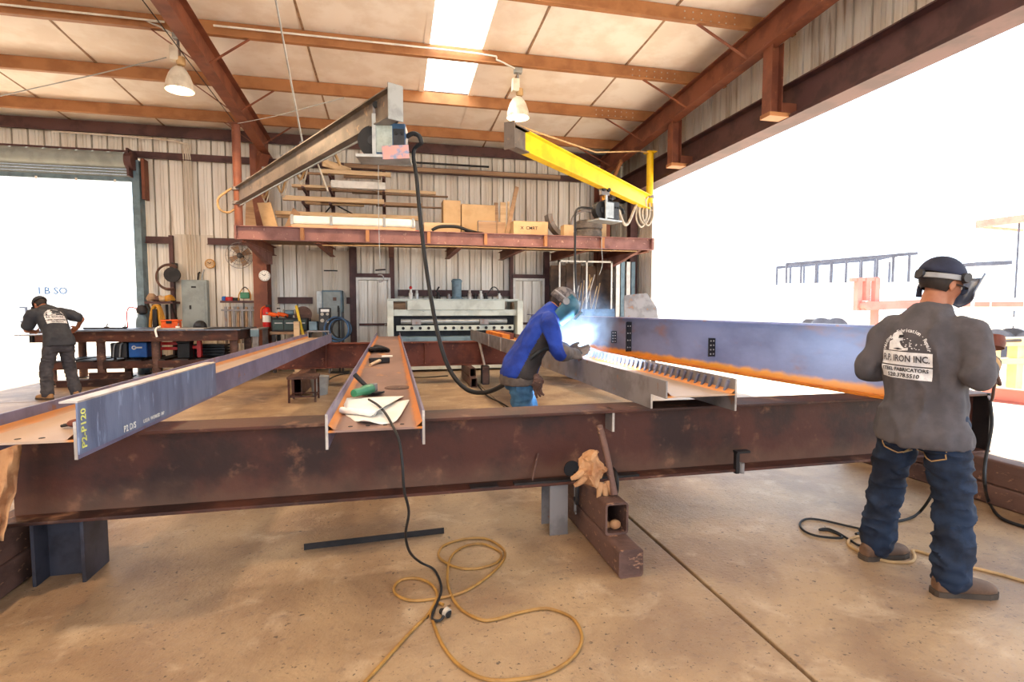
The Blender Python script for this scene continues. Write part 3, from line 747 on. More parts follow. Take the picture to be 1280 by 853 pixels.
# angle grinder
M['grinder'] = mat('grinder_green', (60, 128, 92), (48, 106, 76), 4, 0.4)
g = thing('angle_grinder', onweb(457, 497), 'green angle grinder with black side handle lying on the middle beam', 'grinder', None, radians(60)); ORG[g.name] = Vector()
b = B(); b.lathe([(0.0, -0.13), (0.022, -0.128), (0.026, -0.1), (0.024, -0.05), (0.032, -0.02), (0.034, 0.06), (0.028, 0.07), (0.0, 0.072)], (0, 0, 0.045), (1, 0, 0), 16); b.obj('motor_body', 'grinder', g, smooth=True)
b = B(); b.lathe([(0.0, 0.045), (0.024, 0.04), (0.026, 0.0), (0.022, -0.01), (0.0, -0.012)], (0.095, 0, 0.035), (0, 0, 1), 16); b.obj('gear_head', 'steel', g, smooth=True)
b = B(); b.lathe([(0.0, 0), (0.058, 0), (0.058, 0.003), (0.0, 0.003)], (0.1, 0, 0.012), (0, 0, 1), 24); b.obj('grinding_disc', 'black_steel', g)
b = B(); b.torus((0.1, 0, 0.02), 0.062, 0.006, (0, 0, 1), 20, 6, 0, pi*1.1); b.obj('disc_guard', 'black_steel', g, smooth=True)
b = B(); b.tube([(0.085, 0.03, 0.05), (0.085, 0.07, 0.075), (0.08, 0.13, 0.13)], 0.014, 10, 4, rs=[0.009, 0.014, 0.016]); b.obj('side_handle', 'black', g, smooth=True)
# loose disc, hammer, gloves
c = onweb(497, 485); b = B(); b.lathe([(0.012, 0.0), (0.09, 0.0), (0.09, 0.004), (0.02, 0.006), (0.012, 0.004)], c, (0,0,1), 28); tag(b.obj('cutting_disc', 'tube', org=c), 'worn round cutting disc lying flat on the middle beam', 'disc')
h = thing('hammer', onweb(470, 456), 'short sledge hammer with wooden handle on the middle beam', 'hammer'); hp = onweb(470, 456)
b = B(); b.bar(hp+Vector((-0.07, 0.10, 0.03)), hp+Vector((0.13, 0.14, 0.03)), 0.06, 0.055); b.obj('hammer_head', 'black_steel', h, bevel=0.008)
b = B(); b.cyl(hp+Vector((0.04, 0.12, 0.03)), hp+Vector((-0.05, -0.18, 0.016)), 0.018, 0.014, 10); b.obj('handle', 'wood', h, smooth=True)
gc = onweb(472, 441); t = thing('rope_coil', gc, 'small dark coiled strap lying on the far part of the middle beam', 'strap'); 
for k in range(3): B().torus(gc+Vector((-0.05+0.05*k, 0.02*k, 0.03+0.008*k)), 0.09, 0.02, (0.25*k-0.2, 0.3, 1), 20, 6).obj('strap_turn', 'black', t, smooth=True)
c = onweb(484, 446); tag(B().box(c.x-0.06, c.x+0.06, c.y-0.05, c.y+0.05, ZW, ZW+0.01).obj('rag', 'paper', org=(c.x, c.y, ZW)), 'small pale rag beside the dark strap on the middle beam', 'rag')
# pliers on the left beam
c = at(100, 535, z=ZW); t = thing('pliers', c, 'clamp pliers lying on the near end of the left beam', 'pliers')
b = B(); b.tube([c+Vector((-0.08, 0.03, 0.01)), c+Vector((0, 0.02, 0.02)), c+Vector((0.10, 0.07, 0.012))], 0.007, 8, 4); b.obj('handle', 'black_steel', t, smooth=True)
b = B(); b.tube([c+Vector((-0.08, 0.01, 0.01)), c+Vector((0, 0.0, 0.02)), c+Vector((0.10, 0.02, 0.012))], 0.007, 8, 4); b.obj('handle', 'black_steel', t, smooth=True)
b = B(); b.ell(c+Vector((-0.02, 0.015, 0.02)), 0.04, 0.03, 0.02, 12, 8); b.obj('jaw', 'rust_red', t, smooth=True)

# ---- cords on the floor
def floor_pts(pts, z=0.008): return [at(u, v, z=z) for u, v in pts]
S = 0.3125
raw = [(100,700),(200,590),(290,490),(340,440),(372,405),(392,370),(405,330),(380,290),(330,268),(270,270),(235,295),(240,330),(300,355),(400,348),(500,325),(580,280),(650,220),(676,175),(660,140),(600,108),(520,108),(440,130),(412,160),(420,190),(480,222),(560,228),(640,205),(662,172),(640,150),(580,128),(510,140),(460,180),(446,250),(455,320),(500,390),(580,432),(640,430),(730,405),(820,388),(880,395),(950,430),(984,500),(950,580),(850,645),(720,672),(600,670),(500,620),(430,540),(388,440),(378,400),(400,366),(430,372)]
tag(B().tube(floor_pts([(420+x*S, 640+y*S) for x, y in raw]), 0.0075, 8, 6).obj('extension_cord', 'cord', smooth=True), 'tan extension cord looped over the foreground concrete floor', 'cord')
pc = at(557, 766, z=0.02); t = thing('cord_plug', pc, 'dark plug joining the black cord and the tan cord on the floor', 'plug')
b = B(); b.lathe([(0.0,-0.035),(0.014,-0.03),(0.018,0.0),(0.02,0.02),(0.0,0.024)], pc, (0.5,-0.6,0.1), 12); b.obj('plug_body', 'black', t, smooth=True)
b = B(); b.lathe([(0.021,0.0),(0.023,0.02),(0.0,0.035)], pc+Vector((0.012,-0.014,0.002)), (-0.5,0.6,0.1), 12); b.obj('socket_cap', 'cable_grey', t, smooth=True)
pts = [onweb(461, 506)+Vector((0,0,0.03)), onweb(472, 512)+Vector((0,0,0.025)), onweb(482, 522)+Vector((0,0,0.02)), at(492, 535, y=2.53), at(499, 552, y=2.44), at(503, 580, y=2.40), at(505, 612, y=2.40), at(511, 640, y=2.44), at(507, 668, y=2.5), at(512, 690, y=2.6)]
pts += [at(525, 703, z=0.06), at(542, 712, z=0.012), at(551, 730, z=0.012), at(550, 745, z=0.012), at(543, 762, z=0.016), at(540, 774, z=0.012), at(550, 776, z=0.012), at(556, 768, z=0.016)]
tag(B().tube(pts, 0.0065, 8, 6).obj('black_cable', 'black', smooth=True), 'black power cord hanging from the grinder down to the floor', 'cord')
Q = lambda l: [(960+x*0.25*1.03, 540+y*0.2579) for x, y in l]
tag(B().tube(floor_pts(Q([(490,480),(380,455),(270,430),(190,422),(155,445),(175,480),(240,505),(345,515),(355,505),(300,480),(250,475),(290,470),(340,490),(390,520),(440,550),(500,555)])), 0.007, 8, 6).obj('welding_lead', 'black', smooth=True), 'thin black lead looped on the floor left of the grey worker', 'cord')
tag(B().tube(floor_pts(Q([(500,515),(440,508),(400,520),(390,545),(430,575),(500,605),(590,630),(690,632),(712,605),(705,575),(780,595),(850,615),(960,650),(1040,670),(1140,695),(1260,730)])), 0.009, 8, 6).obj('air_hose', 'cable_tan', smooth=True), 'tan hose running on the floor past the grey worker boots', 'hose')
pp = [at(1168, 606, y=3.0), at(1163, 622, y=2.85)] + floor_pts([(1150, 640), (1138, 648), (1118, 653), (1095, 660), (1070, 668)], 0.01)
tag(B().tube(pp, 0.009, 8, 6).obj('welding_lead', 'black', smooth=True), 'black lead curving to the floor between the legs of the grey worker', 'cord')
pp = [at(1236, 492, y=3.0), at(1240, 530, y=2.95), at(1232, 575, y=2.9), at(1231, 605, y=2.8)] + floor_pts([(1236, 628), (1248, 645), (1265, 654), (1300, 664)], 0.012)
tag(B().tube(pp, 0.011, 8, 6).obj('welding_lead', 'black', smooth=True), 'black lead hanging from the right end of the foreground beam', 'cord')
# ================================================================ jib cranes, feeders, lamps
def jib(name, mast, end, z0, z1, mast_z, m_jib, m_mast, label, end_grey=None):
    t = thing(name, (mast[0], mast[1], 3.0), label, 'crane')
    mx, my = mast; d = Vector((end[0]-mx, end[1]-my, 0)).normalized(); nrm = Vector((-d.y, d.x, 0))
    B().cyl((mx, my, mast_z[0]), (mx, my, mast_z[1]), 0.075, n=18).obj('mast', m_mast, t, smooth=True)
    s = Vector((mx, my, 0)) + d*0.08; e = Vector((end[0], end[1], 0)); zc = (z0+z1)/2
    web = B(); web.isec((s.x, s.y, zc), (e.x, e.y, zc), z1-z0, 0.14, 0.014, 0.01); web.obj('boom', m_jib, t)
    c = Vector((e.x, e.y, zc)); b = B()
    b.bar(c, c+d*0.014, 0.17, (z1-z0)+0.06); b.obj('end_plate', end_grey or m_jib, t)
    for z in (z0+0.02, z1-0.02):
        B().cyl((mx, my, z-0.03), (mx, my, z+0.03), 0.10, n=18).obj('collar', 'steel', t)
    b = B(); b.box(mx-0.11, mx+0.11, my-0.11, my+0.11, mast_z[1], mast_z[1]+0.02); b.obj('cap_plate', m_mast, t)
    return t, s, e, d, nrm
jl, s, e, d, nrm = jib('jib_crane', (-2.80, 11.05), (0.06, 5.72), 3.40, 3.70, (3.0, 4.86), 'jib', 'primer', 'grey swinging jib crane arm reaching toward the camera from a brown mast', 'galv')
JL = lambda f, z: Vector((s.x+(e.x-s.x)*f, s.y+(e.y-s.y)*f, z))
# festoon wire, hooks, slack cables along the boom
b = B(); b.tube([JL(0.0, 3.36)-nrm*0.0, JL(0.5, 3.37), JL(0.9, 3.36)], 0.012, 8, 2); b.obj('festoon_rail', 'galv', jl)
hooks = [0.12, 0.27, 0.42, 0.56]
for k, f in enumerate(hooks):
    B().box(JL(f,0).x-0.03, JL(f,0).x+0.03, JL(f,0).y-0.09, JL(f,0).y+0.09, 3.70, 3.74).obj('cable_hook', 'steel', jl)
side = nrm*-0.10 if (nrm.x > 0) else nrm*0.10
side = Vector((0.09, 0.05, 0)) if True else side
loop = []
for k in range(len(hooks)-1):
    loop += [JL(hooks[k], 3.68)+side, JL(hooks[k]+0.03, 3.55)+side, JL((hooks[k]+hooks[k+1])/2, 3.34-0.05*(k % 2))+side, JL(hooks[k+1]-0.03, 3.5)+side]
loop += [JL(hooks[-1], 3.7)+side]
tag(B().tube(loop, 0.017, 8, 6).obj('festoon_cable', 'cable_tan', smooth=True), 'tan cable hanging in loops along the grey jib crane', 'cable', 'festoon cables')
loop2 = [p_+Vector((0.03, -0.03, -0.03-0.05*((k % 4) == 2))) for k, p_ in enumerate(loop)] + [JL(0.6, 3.45)+side, JL(0.64, 3.15)+side, JL(0.66, 3.0)+side]
tag(B().tube(loop2, 0.012, 8, 6).obj('festoon_cable', 'cable_grey', smooth=True), 'grey cable in loops beside the tan one on the jib crane', 'cable', 'festoon cables')
pts = [at(402, 162, y=7.6), at(412, 178, y=7.55), at(420, 195, y=7.5), at(425, 207, y=7.5)]
tag(B().tube(pts, 0.02, 8, 5).obj('hanging_cable', 'cable_tan', smooth=True), 'short loose tan cable end hanging below the middle of the grey jib', 'cable')
pts = [at(289, 236, y=11.0), at(276, 245, y=10.9), at(272, 252, y=10.9), at(275, 262, y=10.9), at(285, 266, y=11.0), at(293, 262, y=11.0)]
tag(B().tube(pts, 0.02, 8, 5).obj('hanging_cable', 'cable_tan', smooth=True), 'tan cable loop hanging at the hinge end of the grey jib', 'cable')
# tie rod and hang wires
pr = JL(0.56, 3.72); top = at(345, 2, y=6.9)
tag(B().tube([pr, top + (top-pr)*0.04], 0.012, 6, 1).obj('tie_rod', 'galv', org=pr), 'thin grey tie rod from the roof down to the jib arm', 'rod')
mt = Vector((-2.80, 11.05, 4.88))
for (u, v, yy, nm) in ((178, 0, 8.0, 'thin steel stay wire from the roof corner down to the jib mast top'),):
    tp = at(u, v, y=yy); tag(B().tube([mt, tp+(tp-mt)*0.02], 0.008, 6, 1).obj('stay_wire', 'black_steel', org=mt), nm, 'wire')
tag(B().tube([mt, at(345, 145, y=9.3), at(430, 122, y=7.5)], 0.006, 6, 1).obj('stay_wire', 'galv', org=mt), 'pale thin wire from the mast top toward the grey jib tip', 'wire')
tag(B().tube([at(0, 120, y=9.4), at(120, 93, y=9.35), at(208, 72, y=9.3)], 0.008, 6, 3).obj('lamp_wire', 'galv', org=at(208, 72, y=9.3)), 'thin pale wire strung from the left edge to the hanging lamp', 'wire')

M['feeder_blue'] = mat('feeder_blue', (58, 92, 128), (44, 70, 100), 5, 0.4)
M['feeder_face'] = mat('feeder_face', (176, 186, 178), (150, 160, 152), 8, 0.4)
def feeder(loc, rz, label, body, face):
    """wire feeder hung from a boom trolley; local origin at the trolley, z down"""
    t = thing('wire_feeder', loc, label, 'wire feeder', 'wire feeders', rz); ORG[t.name] = Vector()
    for sx in (-0.06, 0.06):
        for sy in (-0.05, 0.05): B().cyl((sx, sy-0.02, 0.02), (sx, sy+0.02, 0.02), 0.035, n=12).obj('trolley_wheel', 'black_steel', t)
    B().box(-0.10, 0.10, -0.035, 0.035, -0.08, 0.03).obj('trolley', 'steel', t, bevel=0.006)
    B().box(-0.03, 0.03, -0.03, 0.03, -0.16, -0.08).obj('hanger', 'yellow_hose', t)
    B().box(-0.26, 0.30, -0.16, 0.16, -0.56, -0.53).obj('base_tray', 'galv', t)
    bd = B().box(-0.07, 0.26, -0.12, 0.12, -0.52, -0.19).obj('case', body, t, bevel=0.012)
    B().box(-0.06, 0.12, -0.126, -0.1205, -0.50, -0.22).obj('face_plate', face, bd)
    B().box(0.13, 0.25, -0.128, -0.1205, -0.42, -0.25).obj('control_panel', 'dark_plastic', bd)
    for k in range(2): B().cyl((0.16+0.06*k, -0.128, -0.3), (0.16+0.06*k, -0.145, -0.3), 0.016, n=12).obj('knob', 'black', bd)
    B().cyl((-0.10, -0.06, -0.36), (-0.10, 0.06, -0.36), 0.16, n=28).obj('spool_cover', 'black', t, smooth=True)
    B().cyl((-0.10, -0.063, -0.36), (-0.10, -0.08, -0.36), 0.05, n=16).obj('spool_hub', 'dark_plastic', t)
    for sx in (-0.045, 0.0): pass
    B().box(-0.09, -0.05, -0.14, -0.12, -0.54, -0.1).obj('strap_bracket', 'galv', t)
    b = B(); b.tube([(0.26, -0.02, -0.30), (0.33, -0.04, -0.27), (0.40, -0.06, -0.30), (0.43, -0.06, -0.38)], 0.026, 10, 4); b.obj('cable_boot', 'black', t, smooth=True)
    b = B(); b.cyl((0.05, 0, -0.19), (0.05, 0, -0.12), 0.05, n=14); b.ell((0.12, -0.03, -0.13), 0.06, 0.05, 0.05, 12, 8); b.obj('drive_motor', 'black_steel', t, smooth=True)
    return t
f1 = feeder((at(478, 150, y=6.1).x, 6.12, 3.62), radians(-8), 'blue wire feeder hanging from the grey jib crane tip', 'feeder_blue', 'feeder_face')
b = B(); b.bar((0.02, -0.17, -0.52), (0.30, -0.17, -0.50), 0.02, 0.14, up=(0,0,1)); b.obj('warning_panel', mat('pink_label', (206, 150, 140), (120, 140, 170), 14, 0.5), f1)
t0 = f1.location
cab = [Vector((t0.x+0.42, 6.0, 3.25)), at(517, 190, y=6.1), at(521, 225, y=6.0), at(526, 280, y=5.9), at(535, 350, y=5.7), at(548, 420, y=5.45), at(562, 462, y=5.3), at(582, 486, y=5.15), at(605, 491, y=5.0), at(628, 482, y=4.75), at(648, 464, y=4.5), at(668, 444, y=4.42), at(684, 436, y=4.45), at(704, 434, y=4.55)]
tag(B().tube(cab, 0.022, 10, 8).obj('torch_cable', 'black', smooth=True), 'thick black torch cable hanging in a long curve to the welder', 'cable')
b = B(); b.tube([at(473, 205, y=6.2), at(473, 250, y=6.2), at(474, 300, y=6.2), at(475, 332, y=6.2)], 0.004, 6, 1)
hk = thing('pull_cord', at(475, 336, y=6.2), 'thin pull cord with a small T handle and hook below the blue feeder', 'cord'); b.obj('line', 'galv', hk)
c = at(475, 338, y=6.2); B().cyl(c+Vector((-0.05, 0, 0)), c+Vector((0.06, 0.01, 0.01)), 0.009, n=8).obj('handle', 'black_steel', hk)
b = B(); b.torus(c+Vector((0, 0, -0.09)), 0.04, 0.007, (0.2, 1, 0), 16, 6, -2.2, 2.0); b.obj('hook', 'steel', hk, smooth=True)

jr, s, e, d, nrm = jib('jib_crane', (5.60, 11.0), (1.58, 7.15), 3.62, 3.92, (3.62, 4.86), 'yellow', 'yellow', 'yellow jib crane arm swung out from a yellow mast on the right', 'jib')
JR = lambda f, z: Vector((s.x+(e.x-s.x)*f, s.y+(e.y-s.y)*f, z))
b = B(); a0 = JR(0.93, 3.77); b.isec(a0, JR(1.0, 3.77), 0.306, 0.146, 0.017, 0.013); b.obj('boom_tip', 'jib', jr)
tag(B().tube([JR(0.97, 3.95), JR(0.5, 4.2), Vector((5.3, 10.9, 4.85)), Vector((5.58, 11, 4.86))], 0.014, 6, 1).obj('tie_rod', 'cable_tan', org=JR(0.97, 3.95)), 'pale tie rod above the yellow jib running to its mast top', 'rod')
f2 = feeder((JR(0.43, 0).x, JR(0.43, 0).y, 3.59), radians(20), 'grey wire feeder hanging from the yellow jib crane', 'dark_plastic', 'galv')
t0 = f2.location
pts = [Vector((t0.x-0.26, t0.y-0.1, 3.25)), at(721, 262, y=9.25), at(719, 290, y=9.2), at(719, 340, y=9.15), at(721, 372, y=9.12), at(722, 388, y=9.15)]
tag(B().tube(pts, 0.02, 10, 6).obj('torch_cable', 'black', smooth=True), 'black torch cable dropping straight from the grey feeder', 'cable')
pts = [at(760, 259, y=9.4), at(772, 262, y=9.7), at(780, 280, y=9.9), at(786, 278, y=10.1), at(793, 262, y=10.4), at(799, 248, y=10.7), at(806, 250, y=10.8), at(808, 270, y=10.85), at(802, 278, y=10.85), at(799, 262, y=10.8), at(806, 252, y=10.85)]
tag(B().tube(pts, 0.028, 8, 6).obj('festoon_cable', 'cable_grey', smooth=True), 'grey cable sagging from the grey feeder to the yellow mast', 'cable', 'festoon cables')
for k, (du, dv) in enumerate(((0, 0), (4, 2), (-4, 4))):
    pts = [at(806+du, 246, y=10.85), at(800+du, 258+dv, y=10.8), at(800+du, 272+dv, y=10.8), at(806+du, 280+dv, y=10.82), at(812+du, 270+dv, y=10.85), at(812+du, 254, y=10.9)]
    tag(B().tube(pts, 0.018, 8, 6).obj('cable_bundle', 'cable_grey', smooth=True), ['pale cable loop bunched at the foot of the yellow mast, middle one', 'pale cable loop bunched at the foot of the yellow mast, rightmost', 'pale cable loop bunched at the foot of the yellow mast, leftmost'][k], 'cable', 'cable loops at the yellow mast')
pts = [at(752, 296, y=10.97), at(752, 310, y=10.96), at(753, 330, y=10.96), at(749, 344, y=10.95)]
tag(B().tube(pts, 0.006, 6, 4).obj('pull_cord', 'galv', smooth=True), 'thin cord hanging below the mezzanine near the tyres', 'cord')

# ---- bell lamps on the purlins
M['lamp_glow'] = emit('lamp_glow', (255, 226, 190), 14.0)
M['lamp_shade'] = mat('lamp_shade', (228, 220, 204), (208, 198, 180), 6, 0.35, 0.2)
def lamp(x, y, label, real=True):
    zt = zpur(y); t = thing('bell_lamp', (x, y, zt), label, 'lamp', 'bell lamps under the roof'); ORG[t.name] = Vector((x, y, zt))
    zm = zt-0.86
    B().box(x-0.07, x+0.07, y-0.05, y+0.05, zt-0.10, zt-0.01).obj('junction_box', 'galv', t, bevel=0.01)
    B().cyl((x, y, zt-0.22), (x, y, zt-0.10), 0.02, n=10).obj('stem', 'steel', t)
    b = B(); b.box(x-0.11, x+0.02, y-0.06, y+0.06, zt-0.42, zt-0.20); b.obj('ballast_box', 'lamp_shade', t, bevel=0.015)
    b = B(); b.lathe([(0.06, 0.0), (0.065, -0.10), (0.05, -0.12)], (x+0.03, y, zt-0.36), (0,0,1), 16); b.obj('socket', 'cable_tan', t, smooth=True)
    b = B(); b.lathe([(0.05, 0.0), (0.09, -0.03), (0.145, -0.12), (0.185, -0.24), (0.20, -0.36), (0.197, -0.36), (0.18, -0.24), (0.14, -0.12), (0.085, -0.035), (0.045, -0.006)], (x, y, zm+0.36), (0,0,1), 28); b.obj('shade', 'lamp_shade', t, smooth=True)
    b = B(); b.ell((x, y, zm+0.10), 0.165, 0.165, 0.075, 20, 10); b.obj('bulb', 'lamp_glow', t, smooth=True)
    ld = bpy.data.lights.new('lamp_light', 'SPOT'); ld.energy = LAMP_W; ld.color = (1.0, 0.70, 0.42); ld.shadow_soft_size = 0.15; ld.spot_size = radians(172); ld.spot_blend = 0.5
    lo = bpy.data.objects.new('lamp_light', ld); COL.objects.link(lo); lo.location = (0, 0, -0.86); lo.parent = t
    return t
LAMP_W = 400
lamp(-3.13, 9.3, 'bell lamp hanging left of the rafter on the left side')
lamp(2.2, 9.3, 'bell lamp hanging below the skylight on the right side')
for x, y in ((-8.4, 9.3), (-8.4, 2.18), (-3.13, 2.18), (-3.13, -3.2)):  # bell lamps added out of view as warm fill light
    lamp(x, y, 'added unseen bell lamp %s the camera over the %s bay' % ('behind' if y < 0 else 'left of' if y > 5 else 'above', 'far left' if x < -5 else 'left' if x < 0 else 'right'))
b = B(); b.tube([(-12, 9.2, zpur(9.3)+0.1), (-4.0, 9.2, zpur(9.3)+0.1), (-3.5, 9.22, zpur(9.3)+0.08), (-3.2, 9.24, zpur(9.3)-0.04)], 0.016, 8, 3); tag(b.obj('conduit', 'white', smooth=True), 'thin white conduit along the purlin to the left bell lamp', 'conduit', 'conduits')
b = B(); b.tube([(-2.6, 9.2, zpur(9.3)+0.12), (1.4, 9.2, zpur(9.3)+0.12), (1.8, 9.22, zpur(9.3)+0.06), (2.13, 9.24, zpur(9.3)-0.05)], 0.016, 8, 3); tag(b.obj('conduit', 'white', smooth=True), 'thin white conduit along the purlin to the right bell lamp', 'conduit', 'conduits')
# ================================================================ mezzanine and what lies on it
mz = thing('mezzanine', (1.4, 12.4, 2.74), 'reddish brown steel mezzanine deck with stiffened edge beam along the back wall', 'mezzanine')
YM, ZM0, ZM1 = 11.0, 2.74, 3.0
B().isec((-2.87, YM+0.07, (ZM0+ZM1)/2), (5.72, YM+0.07, (ZM0+ZM1)/2), ZM1-ZM0, 0.16, 0.014, 0.01).obj('edge_beam', 'mezz', mz)
for u in (293.5, 378, 459.5, 536, 607, 682, 753.5, 816):
    p = at(u, 293, y=YM+0.02); B().box(p.x-0.035 if u > 300 else -2.87, p.x+0.03 if u < 810 else 5.72, YM-0.018, YM+0.065, ZM0+0.016, ZM1-0.016).obj('stiffener', 'purlin' if 300 < u < 810 else 'mezz', mz)
xj = [-2.75, -1.4, 0.0, 1.4, 2.8, 4.2, 5.6]
for x in xj: B().isec((x, YM+0.08, ZM0+0.06), (x, 13.85, ZM0+0.06), 0.2, 0.12, 0.01, 0.008).obj('joist', 'primer', mz)
for k in range(9):
    x0 = -2.85+k*0.95; B().box(x0+0.004, x0+0.946, YM+0.16, 13.86, ZM1-0.03, ZM1-0.002).obj('deck_plank', 'wood_dark', mz)
for x in (-2.75, 5.5):
    b = B(); b.prism([(0, 0), (2.2, 0), (2.2, -0.28), (1.9, -0.30)], (x-0.05, 11.2, ZM0), (0,1,0), (0,0,1), (1,0,0), 0.1); b.obj('bracket', 'mezz', mz)
ZD = ZM1
def md(u, v, y): return at(u, v, y=y)
def place_box(name, u0, u1, v0, v1, y, dep, m, label, cat, group=None, z=ZD, rz=0):
    a = at(u0, v0, y=y); b_ = at(u1, v1, y=y); w = b_.x-a.x; h = a.z-z
    t = thing(name, ((a.x+b_.x)/2, y+dep/2, z), label, cat, group, rz); ORG[t.name] = Vector()
    return t, w, h
def carton(*a, **k):
    t, w, h = place_box(*a, **k); dep = a[6]; m = a[7]
    B().box(-w/2, w/2, -dep/2, dep/2, 0, h-0.006).obj('carton_body', m, t, bevel=0.006)
    B().box(-w/2-0.003, w/2+0.003, -dep/2-0.003, 0-0.004, h-0.006, h).obj('flap', m, t); B().box(-w/2-0.003, w/2+0.003, 0.004, dep/2+0.003, h-0.006, h).obj('flap', m, t)
    B().box(-w/2-0.004, w/2+0.004, -0.025, 0.025, h, h+0.001).obj('tape', 'wood', t)
    return t, w, h
carton('cardboard_box', 554, 576, 250, 292, 12.3, 0.45, 'card', 'tall brown cardboard box on the mezzanine left of the plain wide box', 'box', 'cartons on the mezzanine')
carton('cardboard_box', 577, 619, 255, 292, 12.25, 0.5, 'card', 'wide plain cardboard box in the middle of the mezzanine', 'box', 'cartons on the mezzanine')
c, w, h = carton('cardboard_box', 642, 685, 276, 292, 11.35, 0.4, 'card', 'low cardboard box printed CMRT on the mezzanine edge', 'box', 'cartons on the mezzanine')
writing('CMRT', 0.10, (0.02, -0.2025, h*0.55), (1,0,0), (0,0,1), 'ink', c, bold=0.001, off=0.002)
writing('X', 0.09, (-0.20, -0.2025, h*0.55), (1,0,0), (0,0,1), 'ink', c, bold=0.002, off=0.002)
carton('cardboard_box', 705, 717, 281, 293, 11.35, 0.25, 'card', 'small cardboard box between the curved band and the tyres', 'box', 'cartons on the mezzanine')
carton('cardboard_box', 752, 758, 280, 293, 11.5, 0.3, 'card', 'narrow cardboard box right of the tyres', 'box', 'cartons on the mezzanine')
carton('cardboard_box', 530, 575, 278, 292, 11.6, 0.5, 'wood', 'long low yellowish box on the mezzanine right of the white tube', 'box', 'cartons on the mezzanine')
# speckled stone-like slab pieces and a dark pan
t, w, h = place_box('insulation_slab', 598, 622, 275, 292, 11.5, 0.25, None, 'speckled grey slab leaning on the wide cardboard box', 'slab')
B().box(-w/2, w/2, -0.04, 0.04, 0, h).obj('core', 'steel', t, bevel=0.01); B().box(-w/2+0.01, w/2-0.01, -0.045, -0.0405, 0.02, h-0.02).obj('facing', 'wood_dark', t)
t, w, h = place_box('insulation_slab', 622, 632, 277, 292, 11.5, 0.2, None, 'narrow speckled slab beside the larger one on the mezzanine', 'slab')
B().box(-w/2, w/2, -0.04, 0.04, 0, h).obj('core', 'wood_dark', t, bevel=0.01)
c = at(590, 290, y=11.35); b = B(); b.lathe([(0.0, 0.0), (0.20, 0.0), (0.28, 0.05), (0.27, 0.055), (0.19, 0.01), (0.0, 0.008)], (c.x, c.y+0.1, ZD), (0,0,1), 24); tag(b.obj('steel_pan', 'black_steel', smooth=True, org=(c.x, c.y, ZD)), 'flat dark steel pan on the mezzanine edge', 'pan')
b = B(); b.tube([md(540, 288, 11.3), md(548, 284, 11.3), md(560, 283, 11.3), md(573, 284, 11.3), md(584, 288, 11.35), md(595, 291, 11.4)], 0.035, 10, 6); tag(b.obj('rubber_hose', 'black', smooth=True), 'short thick black hose lying on the mezzanine edge', 'hose')
# upright boards leaning against the wall
for k, (u0, u1, v0, v1, lean, m, lab) in enumerate(((619, 624, 252, 290, 0.0, 'wood_dark', 'dark narrow board standing right of the wide cardboard box'), (625, 633, 252, 290, 0.1, 'wood', 'pale wide board standing right of the wide cardboard box'), (634, 638, 252, 290, 0.05, 'wood', 'pale narrow board standing beside the leaning plank'), )):
    a = at(u0, v0, y=12.2+0.06*k); b_ = at(u1, v1, y=12.2)
    o = B().bar(((a.x+b_.x)/2, 12.25, ZD), ((a.x+b_.x)/2+lean*0.2, 12.35, a.z), b_.x-a.x, 0.04, up=(0,1,0)).obj('board', m, bevel=0.004, org=((a.x+b_.x)/2, 12.25, ZD)); tag(o, lab, 'board', 'boards standing on the mezzanine')
p, q = md(633, 291, 11.6), md(646, 234, 12.1); p.z = ZD+0.02
tag(B().bar(p, q, 0.09, 0.045, up=(0,1,0)).obj('board', 'wood_dark', bevel=0.004, org=p), 'tall dark plank leaning diagonally behind the printed box', 'board', 'boards standing on the mezzanine')
# curved sheet band
pc = md(714, 250, 11.9); b = B(); vs = []; fs = []; n = 16; R = 0.62
for k in range(n+1):
    a = radians(185+ (278-185)*k/n)
    for (rr, yy) in ((R, 0), (R-0.10, 0), (R-0.10, 0.3), (R, 0.3)): vs.append((pc.x+rr*cos(a), 11.7+yy, ZD+0.625+rr*sin(a)))
for k in range(n):
    for j in range(4): a = k*4+j; b2 = k*4+(j+1) % 4; fs.append((a, b2, b2+4, a+4))
fs += [(0,1,2,3), (n*4+3, n*4+2, n*4+1, n*4)]
tag(b.add(vs, fs).obj('curved_band', 'steel', smooth=True, org=(pc.x, 11.8, ZD)), 'curved grey metal trough piece on the mezzanine beside the tyres', 'metal band')
# tyres
M['tyre'] = mat('old_tyre', (112, 104, 98), (88, 82, 78), 8, 0.85, bump=0.3, bscale=60)
def tyre(loc, label):
    t = thing('tyre', loc, label, 'tyre', 'stacked tyres'); ORG[t.name] = Vector()
    b = B(); b.lathe([(0.17, 0.02), (0.21, 0.0), (0.27, 0.0), (0.305, 0.03), (0.31, 0.10), (0.305, 0.17), (0.27, 0.20), (0.21, 0.20), (0.17, 0.18), (0.20, 0.16), (0.20, 0.04), (0.17, 0.02)], (0,0,0), (0,0,1), 32); b.obj('casing', 'tyre', t, smooth=True)
    for z in (0.055, 0.10, 0.145): B().torus((0,0,z), 0.31, 0.006, (0,0,1), 32, 5).obj('tread_rib', 'tyre', t)
    return t
tc_ = md(736, 292, 11.45)
tyre((tc_.x, 11.5, ZD), 'lower worn grey tyre of the stack on the mezzanine'); tyre((tc_.x+0.01, 11.5, ZD+0.2), 'upper worn grey tyre of the stack on the mezzanine')
b = B(); b.torus((tc_.x+0.25, 12.3, ZD+0.42), 0.38, 0.035, (0, 1, 0), 30, 8); tag(b.obj('wheel_ring', 'steel', smooth=True, org=(tc_.x+0.25, 12.3, ZD)), 'round metal ring standing behind the tyres', 'ring')
